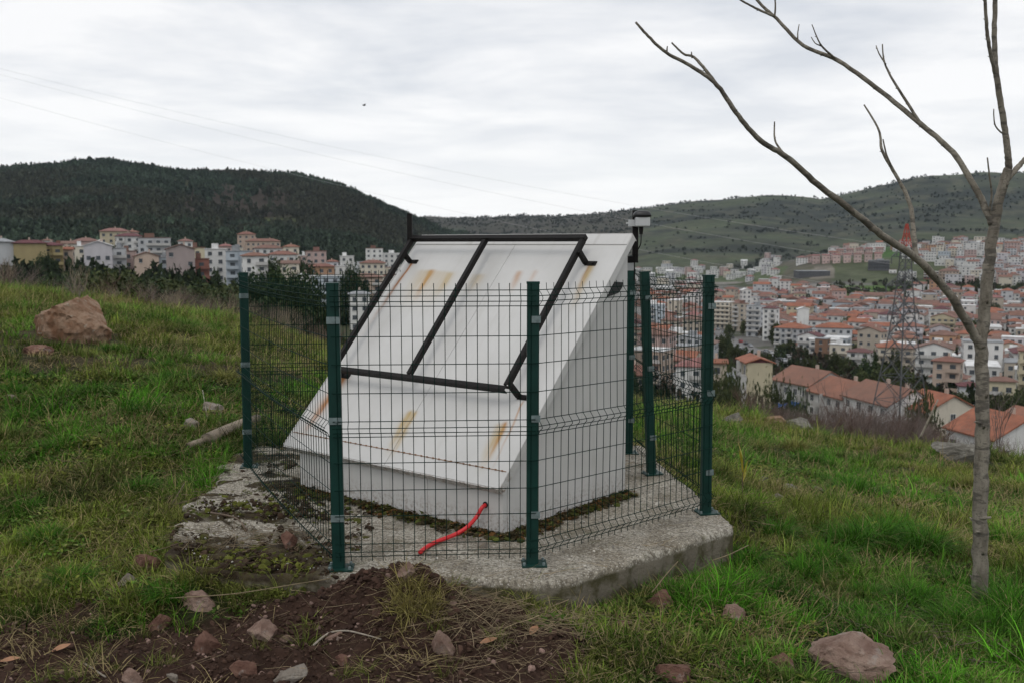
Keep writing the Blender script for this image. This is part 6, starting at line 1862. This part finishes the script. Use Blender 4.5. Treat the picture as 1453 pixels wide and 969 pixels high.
    put('mud_crumbs', clods + [mo, mo2], x, y, np.full(m, -.008), s, c, 'mud, moss and crumbs on the ragged left part of the slab', .3)
build_debris()

# ------------------------------------------------------------------ sticks, log, single plants
MSTICK = simple('bleached_dead_wood', (.30, .26, .21), .85, var=.3, scale=20, bump=.4, bscale=60)
MSTICKD = simple('brown_dead_wood', (.12, .085, .06), .85, var=.3, scale=20, bump=.4, bscale=60)
MLOG = simple('weathered_log_wood', (.21, .17, .125), .9, var=.5, scale=9, bump=.8, bscale=35, bdist=.02)
MSTALK = simple('dry_tan_stalk', (.20, .155, .09), .85, var=.3, scale=20)
def build_sticks():
    def stick(pts, r0, r1, lab, mat=MSTICK, cat='stick', name='stick', lift=.012):
        P = []
        for q in pts:
            if len(q) > 2 and q[2] > 3: P.append(Vector(aty(q[0], q[1], q[2]))); continue
            h = hit(q[0], q[1], 3.0, 40); on = not off_slab(np.array([h[0]]), np.array([h[1]]))[0]
            P.append(Vector((h[0], h[1], (max(h[2], 0.0) if on else h[2]) + lift + (q[2] if len(q) > 2 else 0))))
        pa = smooth_path(P, 6); n = len(pa)
        mb = MB(); mb.tube(pa, [r0 + (r1 - r0) * i / (n - 1) for i in range(n)], 8 if r0 > .02 else 6)
        tag(part(name, mb, mat, None, True), lab, cat, 'sticks and dead wood on the ground')
    stick([(443, 921), (465, 903), (490, 898), (515, 903), (541, 912)], .006, .003, 'thin curved pale stick on the soil in front of the mound')
    stick([(240, 848, 4.87), (330, 842, 4.86), (420, 828, 4.87), (470, 820, 4.88)], .0028, .0018, 'long thin straw-coloured stalk in front of the slab left corner', MSTALK)
    stick([(925, 840, 4.97), (945, 815, 5.02), (962, 796, 5.06)], .0035, .0025, 'pale stalk leaning over the round reddish stone', MSTALK)
    stick([(1010, 795, 5.52), (1035, 786, 5.6), (1062, 773, 5.7)], .0035, .0025, 'pale stalk sticking out below the slab right corner', MSTALK)
    stick([(288, 572, .12), (295, 600, .02)], .006, .004, 'short pale stick standing behind the log')
    stick([(240, 645), (262, 630), (292, 645), (300, 650)], .008, .005, 'grey bent stick left of the log', MSTICKD)
    stick([(222, 632), (260, 634), (298, 641)], .006, .004, 'long pale stalk lying toward the log')
    stick([(293, 634, .03), (318, 622, .03), (345, 610, .03), (366, 603, .03)], .058, .045, 'weathered pale log lying behind the left fence corner', MLOG, 'log', 'log', .03)
    stick([(268, 640, .02), (284, 634, .02), (300, 631, .02)], .035, .03, 'short broken log end left of the pale log', MLOG, 'log', 'log', .02)
    stick([(225, 741), (245, 722, .03), (262, 704, .08)], .007, .004, 'brown twig at the left slab edge', MSTICKD)
    stick([(1305, 620, .2), (1330, 590, .9)], .02, .01, 'bleached branch leaning at the right crest')
    stick([(120, 945), (150, 965)], .005, .004, 'short straw on the soil at the lower left')
    stick([(300, 760, .02), (335, 770, .03), (352, 790, .02)], .006, .004, 'dark twig lying on the ragged slab', MSTICKD)
    # curled dead leaf lying on the soil
    mlf = simple('dead_leaf', (.33, .17, .09), .7, var=.2, scale=30)
    for (px, py, a, lab) in ((86, 925, .9, 'curled brown dead leaf lying on the dark soil'), (14, 942, .2, 'pale dead leaf on the soil at the left edge'), (756, 900, 1.2, 'orange-brown dead leaf below the mound'), (692, 915, .5, 'small tan dead leaf in the soil below the upright stone')):
        h = hit(px, py, 3.0, 20); mb = MB(); vs = []; fs = []
        for i in range(7):
            f = i / 6; w = .018 * math.sin(math.pi * min(1, f * .92 + .06)) + .001
            for s in (-1, 0, 1): vs.append((f * .085 - .042, s * w, .012 + abs(s) * w * .6 + .02 * f * f))
        for i in range(6):
            for s in (0, 1): fs.append((i * 3 + s, i * 3 + s + 1, i * 3 + s + 4, i * 3 + s + 3))
        mb.add(vs, fs); o = part('dead_leaf', mb, mlf, None, True); o.location = h; o.rotation_euler = (.2, .1, a); tag(o, lab, 'leaf', 'dead leaves on the soil')
    # yellow plant right of the fence
    h = hit(1053, 712, 4, 30); mb = MB(); r = random.Random(2)
    root = empty('yellow_plant', h, label='single tall plant with yellow leaves right of the fence corner', cat='plant')
    mb.tube([(0, 0, 0), (.0, 0, .2), (.01, 0, .42)], [.004, .004, .002], 5); part('stem', mb, MSTICKD, root)
    ml = simple('yellow_leaf', (.50, .40, .05), .5, var=.2, scale=20)
    for i in range(7):
        mb = MB(); a = r.uniform(0, 6.28); z = .12 + i * .04; L = r.uniform(.10, .17); vs = []; fs = []
        for k in range(5):
            f = k / 4; w = .008 * math.sin(math.pi * (f * .9 + .07))
            for s in (-1, 1): vs.append((math.cos(a) * L * f * .35 - math.sin(a) * w * s, math.sin(a) * L * f * .35 + math.cos(a) * w * s, z + L * f))
        for k in range(4): fs.append((2 * k, 2 * k + 1, 2 * k + 3, 2 * k + 2))
        mb.add(vs, fs); part('leaf', mb, ml, root, True)
build_sticks()
# ------------------------------------------------------------------ trees, shrubs, woods
def leafy_crown(name, n, seed, mat, shape='round', leaf=.16, w=1.0, h=1.0):
    """crown of many small leaf faces in clumps, unit sized: fits a box w*2 x w*2 x h"""
    rs = np.random.RandomState(seed)
    k = max(10, n // 28)
    C = []
    while len(C) < k:
        p = rs.uniform(-1, 1, 3); p[2] = (p[2] + 1) / 2
        r = math.hypot(p[0], p[1])
        lim = {'round': math.sqrt(max(0, 1 - (2 * p[2] - 1) ** 2)) * .95, 'cone': 1.0 * (1 - p[2]) ** .85 + .05, 'pine': (math.sqrt(max(0, 1 - (1.6 * (p[2] - .42)) ** 2))) * .9, 'bush': math.sqrt(max(0, 1 - p[2] ** 2)) * .95}[shape]
        if r < lim and r > lim * .25 * rs.uniform(): C.append((p[0], p[1], p[2]))
    C = np.array(C); cs = rs.uniform(.6, 1.3, k)
    i = rs.randint(0, k, n)
    P = C[i] + rs.normal(0, .105, (n, 3)) * cs[i][:, None]
    P[:, :2] *= w; P[:, 2] *= h
    nv = rs.normal(size=(n, 3)); nv[:, 2] = np.abs(nv[:, 2]) * .8 + .2; nv /= np.linalg.norm(nv, axis=1)[:, None]
    t = np.cross(nv, rs.normal(size=(n, 3))); t /= np.linalg.norm(t, axis=1)[:, None]; b = np.cross(nv, t)
    s = leaf * rs.uniform(.5, 1.3, n)[:, None]
    V = np.stack([P - t * s, P - b * s * .55 + nv * s * .15, P + t * s, P + b * s * .55 + nv * s * .15], 1).reshape(-1, 3)
    F = np.arange(n * 4).reshape(n, 4)
    tone = np.stack([np.repeat(cs[i], 4), np.repeat(rs.uniform(0, 1, n), 4), np.zeros(n * 4)], 1)
    me = npmesh(name, V, F, mat, False)
    a = me.attributes.new('tone', 'FLOAT_VECTOR', 'POINT'); a.data.foreach_set('vector', tone.astype(np.float32).ravel())
    return me
def leaf_mat(name, c1, c2):
    m, t, b = newmat(name)
    av = t.n('ShaderNodeAttribute', attribute_name='tone'); sp = t.n('ShaderNodeSeparateXYZ'); t.L.new(av.outputs['Vector'], sp.inputs[0])
    oi = t.n('ShaderNodeObjectInfo')
    f = t.m('ADD', t.m('MULTIPLY', sp.outputs[1], .55), t.m('MULTIPLY', t.ramp(sp.outputs[0], .6, 1.3), .45))
    c = t.mix(f, (*c1, 1), (*c2, 1))
    x = t.n('ShaderNodeMix', data_type='RGBA', blend_type='MULTIPLY'); x.inputs[0].default_value = 1
    t.L.new(c, x.inputs[6]); t.L.new(t.ramp(oi.outputs['Random'], 0, 1, .75, 1.3, False), x.inputs[7])
    t.L.new(x.outputs[2], b.inputs['Base Color']); b.inputs['Roughness'].default_value = .7; b.inputs['Specular IOR Level'].default_value = .2
    return m
MEVER = leaf_mat('evergreen_needles', (.016, .026, .012), (.045, .070, .024))
MEVER2 = leaf_mat('olive_evergreen_leaves', (.026, .034, .014), (.070, .085, .030))
MTRUNK = simple('dark_trunk_bark', (.07, .055, .042), .9, var=.3, scale=3)
def trunk_mesh(h, r, seed, limbs=5):
    rs = random.Random(seed); mb = MB()
    pts = [Vector((rs.uniform(-.03, .03) * i, rs.uniform(-.03, .03) * i, h * i / 5)) for i in range(6)]
    mb.tube(pts, [r * (1 - .15 * i) for i in range(6)], 6)
    for i in range(limbs):
        a = rs.uniform(0, 6.28); z = h * rs.uniform(.35, .9); L = h * rs.uniform(.25, .45)
        q = Vector((0, 0, z)); mb.tube([q, q + Vector((math.cos(a) * L * .6, math.sin(a) * L * .6, L * .35)), q + Vector((math.cos(a) * L, math.sin(a) * L, L * .6))], [r * .45, r * .3, r * .12], 5)
    return mb.mesh('trunk', MTRUNK, True)

def bare_mesh(h, seed, mat, r0=.03, spread=.9, gens=4, stems=5):
    """leafless shrub: forking twigs"""
    rs = random.Random(seed); mb = MB()
    def grow(p, d, L, r, g):
        q = p + d * L * .5 + Vector((rs.uniform(-1, 1), rs.uniform(-1, 1), rs.uniform(-.3, .6))) * L * .10
        e = q + (d + Vector((rs.uniform(-1, 1), rs.uniform(-1, 1), rs.uniform(-.2, .5))) * .22).normalized() * L * .5
        mb.tube([p, q, e], [r, r * .85, r * .65], 4 if g < 2 else 3, False)
        if g >= gens: return
        for k in range(rs.choice((2, 3, 3))):
            nd = (d + Vector((rs.uniform(-1, 1), rs.uniform(-1, 1), rs.uniform(-.45, .75))) * .62).normalized()
            s = q if k == 2 else e
            grow(s, nd, L * rs.uniform(.6, .85), r * .62, g + 1)
    for i in range(stems):
        a = rs.uniform(0, 6.28); t = rs.uniform(.1, spread)
        d = Vector((math.cos(a) * math.sin(t), math.sin(a) * math.sin(t), math.cos(t)))
        grow(Vector((rs.uniform(-.1, .1), rs.uniform(-.1, .1), -.1)), d, h * .34, r0, 1)
    return mb.mesh('twigs', mat, False)

def build_trees():
    rs = random.Random(21)
    crown_p = [leafy_crown('crown', 4200, 600 + i, MEVER, 'pine', .055) for i in range(4)]
    crown_b = [leafy_crown('crown', 3600, 620 + i, MEVER2 if i % 2 else MEVER, 'bush', .055) for i in range(4)]
    crown_c = [leafy_crown('crown', 2200, 640 + i, MEVER, 'cone', .07, .75) for i in range(3)]
    crown_r = [leafy_crown('crown', 1100, 660 + i, MEVER2, 'round', .10) for i in range(4)]
    tr = [trunk_mesh(.62, .035, 70 + i) for i in range(3)]
    def tree(name, x, y, hgt, wid, crowns, lab, grp, cat='tree', cz=.18, sink=0.0):
        o = empty(name, (x, y, gz(x, y) - sink), rs.uniform(0, 6.28), label=lab, cat=cat, group=grp)
        t = obj('trunk', rs.choice(tr), o); t.scale = (hgt, hgt, hgt)
        c = obj('crown', rs.choice(crowns), o); c.location = (0, 0, hgt * cz); c.scale = (wid / 2, wid / 2, hgt * (1 - cz))
        return o
    # evergreen belt behind the boulder
    g = 'evergreen trees in the belt on the left'
    for i in range(44):
        px = -40 + i * 9.1 + rs.uniform(-5, 5); Y = rs.uniform(62, 120)
        top = np.interp(px, [-40, 40, 120, 190, 260, 340, 420], [385, 385, 382, 390, 395, 399, 408]) + rs.uniform(0, 9)
        p = aty(px, top, Y); h = (p[2] - gz(p[0], p[1])) * .84
        tree('evergreen_tree', p[0], p[1], max(3.0, h), rs.uniform(4.5, 7.5), crown_p, 'dark evergreen tree, %s from the left in the belt beyond the big boulder' % ordinal(i + 1), g)
    # second, lower rank of bushes in front of it
    for i in range(22):
        px = 150 + i * 12 + rs.uniform(-6, 6); Y = rs.uniform(34, 55); top = np.interp(px, [150, 240, 340, 430], [408, 408, 418, 430]) + rs.uniform(-6, 8)
        p = aty(px, top, Y); h = p[2] - gz(p[0], p[1])
        tree('evergreen_bush', p[0], p[1], max(1.6, h), rs.uniform(2.6, 4.5), crown_b, 'low dark evergreen bush, %s from the left in the rank before the tree belt' % ordinal(i + 1), 'dark bushes in front of the tree belt', 'bush', .05)
    for px, top, Y, w, lab in ((375, 398, 58, 4.2, 'dark evergreen tree inside the view of the left fence panel'), (402, 420, 30, 2.4, 'dark green bush seen through the left fence panel middle'), (440, 402, 60, 3, 'dark tree seen just left of the second fence post'), (385, 370, 330, 9, 'round dark tree between the white apartment blocks'),
                               (428, 372, 380, 16, 'broad dark tree below the pink tower'), (500, 385, 330, 12, 'dark tree between red-roofed row and cream block'), (110, 368, 320, 5, 'slim dark cypress beside the peach block'), (62, 366, 300, 9, 'dark tree in front of the ochre block'), (562, 392, 300, 8, 'dark tree beside the frame rail behind the mesh')):
        p = aty(px, top, Y); h = p[2] - gz(p[0], p[1]); tree('evergreen_tree', p[0], p[1], max(2, h), w, crown_p if w > 6 or Y < 100 else crown_c, lab, g)
    # bare brush before the belt
    mtw = simple('grey_brown_twigs', (.15, .115, .10), .9, var=.25, scale=2); mtw2 = simple('pale_dry_twigs', (.26, .21, .15), .9, var=.25, scale=2); mtw3 = simple('reddish_twigs', (.12, .075, .06), .9, var=.25, scale=2)
    bm_ = [bare_mesh(1.0, 800 + i, (mtw, mtw3, mtw2)[i % 3], .008, .9, 4, 6) for i in range(6)]
    r3 = np.random.RandomState(17)
    n = 95; px = r3.uniform(-40, 470, n); Y = r3.uniform(21, 33, n); x = (px - CX) / FOC * Y; h = r3.uniform(.45, 1.0, n)
    scatter('dry_brush', np.stack([x, Y, H(x, Y)], 1), np.stack([r3.normal(0, .1, n), r3.normal(0, .1, n), r3.uniform(0, 6.28, n)], 1), np.stack([h, h, h], 1), np.ones((n, 3)), r3.randint(0, 6, n), bm_, 'tangled leafless brush along the left crest of the hilltop')
    # bare shrubs over the right crest
    bs = [bare_mesh(1.0, 830 + i, (mtw, mtw3, mtw)[i % 3], .009, .75, 5, 6) for i in range(5)]
    def crest_top(px): return np.interp(px, [1040, 1080, 1130, 1200, 1300, 1350, 1460], [570, 568, 569, 556, 564, 596, 606])
    n = 175; px = np.where(np.arange(n) < 152, r3.uniform(1050, 1345, n), r3.uniform(1345, 1460, n)); Y = r3.uniform(21, 37, n)
    P, Sc = [], []
    for a, b in zip(px, Y):
        p = aty(a, crest_top(a) + 8 + 40 * r3.uniform() ** 1.3, b); g_ = gz(p[0], p[1]); hh = max(.9, p[2] - g_); P.append((p[0], p[1], g_)); Sc.append((hh * .8, hh * .8, hh))
    scatter('crest_brush', P, np.stack([np.zeros(n), np.zeros(n), r3.uniform(0, 6.28, n)], 1), Sc, np.ones((n, 3)), r3.randint(0, 5, n), bs, 'mass of leafless brown brush over the right crest')
    for i in range(12):
        px = 1072 + i * 23 + rs.uniform(-6, 6); p = aty(px, crest_top(px) - 2 + rs.uniform(-6, 8), rs.uniform(20.5, 24)); g_ = gz(p[0], p[1]); h = p[2] - g_
        o = empty('bare_shrub', (p[0], p[1], g_), rs.uniform(0, 6), label='leafless shrub standing out of the right crest brush, %s from the left' % ordinal(i + 1), cat='shrub', group='leafless shrubs on the right crest')
        t = obj('twigs', bs[i % 5], o); t.scale = (h * .7, h * .7, h)
    for px, top, Y, lab in ((1190, 532, 26, 'tall thin leafless sapling left of the pylon'), (1413, 545, 24, 'tall thin leafless sapling at the right edge'), (1283, 540, 30, 'thin leafless sapling in front of the pylon')):
        p = aty(px, top, Y); h = p[2] - gz(p[0], p[1]); o = empty('bare_sapling', (p[0], p[1], gz(p[0], p[1])), 1.0, label=lab, cat='tree', group='leafless saplings')
        t = obj('twigs', bare_mesh(1.0, 900 + int(px), mtw, .012, .18, 4, 2), o); t.scale = (h * .7, h * .7, h * 1.15)
    # evergreens on the slope below the right crest
    for px, top, Y, w, kind, lab in ((1306, 573, 80, 4.2, crown_b, 'round dark green bush at the foot of the pylon'), (1060, 548, 120, 3, crown_c, 'conifer in front of the yellow gabled block, left one'), (1082, 548, 130, 5, crown_b, 'dark green tree in front of the yellow gabled block'), (1040, 552, 110, 5, crown_b, 'dark tree between fence post and yellow block'),
            (1036, 530, 170, 5, crown_b, 'dark tree above the low orange-roofed house'), (1120, 548, 150, 4, crown_c, 'slim conifer in front of the orange terrace'), (1105, 556, 120, 4, crown_b, 'dark bush at the left end of the orange terrace'), (1230, 505, 300, 9, crown_c, 'blue-green conifer left of the pylon legs'), (1243, 500, 300, 8, crown_c, 'tall conifer behind the pylon'),
            (1330, 610, 70, 4, crown_b, 'dark bush right of the pylon foot'), (1135, 562, 110, 4, crown_b, 'dark bush below the orange terrace'), (1024, 528, 150, 6, crown_b, 'dark bushy tree beside the street right of the fence'), (1018, 545, 130, 6, crown_b, 'dark bushy tree beside the right fence post')):
        p = aty(px, top, Y); h = p[2] - gz(p[0], p[1]); tree('evergreen_tree' if kind is not crown_b else 'evergreen_bush', p[0], p[1], max(2, h), w, kind, lab, 'evergreens on the slope', 'tree' if kind is not crown_b else 'bush', .08)
    # tree strips and garden trees in the town
    strip = [(1105,492),(1122,500),(1140,508),(1160,516),(1120,482),(1150,470),(1165,476),(1180,483),(1192,490),(1204,498),(1216,506),(1112,500),(1096,484),(1135,500),(1180,524),(1200,530),(1230,545),(1250,538),(1270,545),(1290,552),(1310,560),(1330,568),(1345,590),(1360,585),(1390,580),(1420,588),(1440,592),(1450,585),(1150,512),(1172,518)]
    for i, (px, py) in enumerate(strip):
        h = hit(px, py); tree('garden_tree', h[0], h[1], rs.uniform(3.5, 6), rs.uniform(5, 8), crown_r, 'dark green tree, number %s along the planted strips of the town, %s' % (ordinal(i + 1), 'beside the street' if px < 1110 else 'behind the orange terrace' if px < 1260 else 'right of the pylon'), 'trees in the town strips', 'tree', .12)
    n = 0
    while n < 130:
        px = rs.uniform(885, 1460); Y = rs.uniform(260, 1000); x = (px - CX) / FOC * Y
        if any((x - a) ** 2 + (Y - b) ** 2 < (q + 2) ** 2 for a, b, q in FOOT): continue
        hh = rs.uniform(5, 10); tree('garden_tree', x, Y, hh, rs.uniform(4, 8), crown_r if rs.random() < .8 else crown_c, '%s dark tree among the %s town houses, %s' % ('tall' if hh > 8 else 'middling' if hh > 6.4 else 'low', 'nearer' if Y < 420 else 'middle' if Y < 700 else 'farther', 'seen through the mesh' if px < 1015 else 'right of the fence post' if px < 1130 else 'left of the pylon' if px < 1255 else 'behind the pylon' if px < 1320 else 'left of the trunk' if px < 1390 else 'right of the trunk'), 'garden trees in the town', 'tree', .12); n += 1
    # woods on the hills: one mass each
    m = tint_mat('forest_canopy', .95, .5)
    pr = [leafy_crown('canopy', 110, 700 + i, m, 'round', .26) for i in range(4)]
    pc = [leafy_crown('canopy', 90, 710 + i, m, 'cone', .26, .6) for i in range(2)]
    r2 = np.random.RandomState(8)
    def wood(name, n, Y0, Y1, px0, px1, dens, smin, smax, tints, label, protos):
        px = r2.uniform(px0, px1, n); Y = np.sqrt(r2.uniform(Y0 ** 2, Y1 ** 2, n)); x = (px - CX) / FOC * Y; z = H(x, Y)
        qx, qy = proj(np.stack([x, Y, z], 1))
        k = r2.uniform(size=n) < dens(x, Y, qx, qy); x, Y, z = x[k], Y[k], z[k]; mm = len(x)
        s = r2.uniform(smin, smax, mm); scl = np.stack([s * .62, s * .62, s * r2.uniform(.9, 1.4, mm)], 1)
        t = tints(x, Y) * np.exp(r2.normal(0, .22, (mm, 1)))
        scatter(name, np.stack([x, Y, z - s * .12], 1), np.stack([np.zeros(mm), np.zeros(mm), r2.uniform(0, 6.28, mm)], 1), scl, t, r2.randint(0, len(protos), mm), protos, label)
    def dl(x, y, px, py):
        f1 = fbm(x / 130, y / 130, 4, 61); d = .25 + .75 * sstep(.66, .5, f1)
        br = ((px - 315) / 34.) ** 2 + ((py - 337) / 14.) ** 2 + (f1 - .5) * 1.6; d = d * (.08 + .92 * sstep(.5, 1.1, br)); br = ((px - 335) / 115.) ** 2 + ((py - 289) / 31.) ** 2 + (f1 - .5) * 1.6; d = d * (.34 + .66 * sstep(.6, 1.2, br))
        br = ((px - 395) / 40.) ** 2 + ((py - 317) / 9.) ** 2 + (f1 - .5) * 2.5; d = d * (.08 + .92 * sstep(.4, 1.0, br))
        return d
    wood('forest', 26000, 640, 2150, -60, 665, dl, 6, 12, lambda x, y: (np.array([.046, .066, .045]) * (.5 + 1.0 * fbm(x / 90, y / 90, 3, 65))[:, None]) * (1 - .6 * sstep(.5, .6, fbm(x / 260, y / 260, 3, 95))[:, None]) + np.array([.055, .050, .034]) * .6 * sstep(.5, .6, fbm(x / 260, y / 260, 3, 95))[:, None], 'dark pine forest covering the left hill', pr + pc)
    def dr(x, y, px, py):
        f2 = fbm(x / 210, y / 120, 5, 63); f3 = fbm(x / 50, y / 50, 3, 66)
        hedge = np.abs(fbm(x / 240, y / 150, 3, 67) - .5) < .012
        return .012 + .75 * sstep(.44, .58, f2) * sstep(.50, .62, f3) + .6 * hedge + .25 * (px < 900)
    wood('hill_scrub', 18000, 1420, 3550, 590, 1500, dr, 2.2, 6.0, lambda x, y: np.array([.036, .044, .032]) * (.7 + .7 * fbm(x / 90, y / 90, 3, 68))[:, None], 'dark scrub and hedges dotted over the far hills', pr)
    # hill tops: lone trees that break the skyline
    sx = np.linspace(640, 1460, 150); Yr = np.full(150, 3380.) + r2.normal(0, 60, 150); keep = r2.uniform(size=150) < sstep(.45, .6, fbm(sx / 40, sx * 0, 3, 69)) + .15
    sx, Yr = sx[keep], Yr[keep]; x = (sx - CX) / FOC * Yr; mm = len(x); s = r2.uniform(5, 11, mm)
    scatter('skyline_trees', np.stack([x, Yr, H(x, Yr) - 1], 1), np.stack([np.zeros(mm), np.zeros(mm), r2.uniform(0, 6.28, mm)], 1), np.stack([s * .7, s * .7, s], 1), np.tile([.03, .036, .024], (mm, 1)), r2.randint(0, 4, mm), pr, 'trees along the far skyline')
    # scrub on the slope below the crest that shows through the mesh
    wood('slope_scrub', 9000, 75, 230, -40, 1500, lambda x, y, px, py: .25 + .6 * sstep(.45, .6, fbm(x / 14, y / 14, 4, 56)) - .5 * ((px > 1000) & (y > 185)), .7, 2.0, lambda x, y: np.where((fbm(x / 6, y / 6, 3, 70) > .5)[:, None], np.array([[.03, .042, .016]]), np.array([[.075, .058, .040]])), 'scrub on the slope falling away behind the crest', pr)
    wood('town_greenery', 5200, 240, 1050, 885, 1480, lambda x, y, px, py: (.35 + .6 * sstep(.5, .6, fbm(x / 40, y / 40, 3, 72))) * ~inpoly(px, py, [(995, 448), (1050, 470), (1110, 492), (1100, 512), (1050, 506), (995, 490)]), 2.0, 5.0, lambda x, y: np.where((fbm(x / 9, y / 9, 3, 73) > .5)[:, None], np.array([[.028, .040, .018]]), np.array([[.055, .045, .032]])), 'small trees and shrubs filling the gaps between the town houses', pr)
    wood('valley_scrub', 3000, 200, 640, -40, 640, lambda x, y, px, py: sstep(.45, .6, fbm(x / 40, y / 40, 4, 71)), 3, 7, lambda x, y: np.array([.026, .038, .018]) * np.ones((len(x), 1)), 'dark trees between the apartment blocks at the foot of the hill', pr)
build_trees()
# ------------------------------------------------------------------ haze
def build_haze():
    mb = MB(); mb.box((0, 1500, 170), (9000, 8200, 520)); 
    m = bpy.data.materials.new('pale_air'); m.use_nodes = True; nt = m.node_tree; nt.nodes.clear()
    o_ = nt.nodes.new('ShaderNodeOutputMaterial'); v = nt.nodes.new('ShaderNodeVolumePrincipled')
    v.inputs['Color'].default_value = (.72, .85, 1.0, 1); v.inputs['Density'].default_value = .00003; v.inputs['Anisotropy'].default_value = 0.0
    nt.links.new(v.outputs[0], o_.inputs['Volume'])
    o = part('haze', mb, m); tag(o, 'thin pale haze over the valley and hills', kind='stuff')
build_haze()
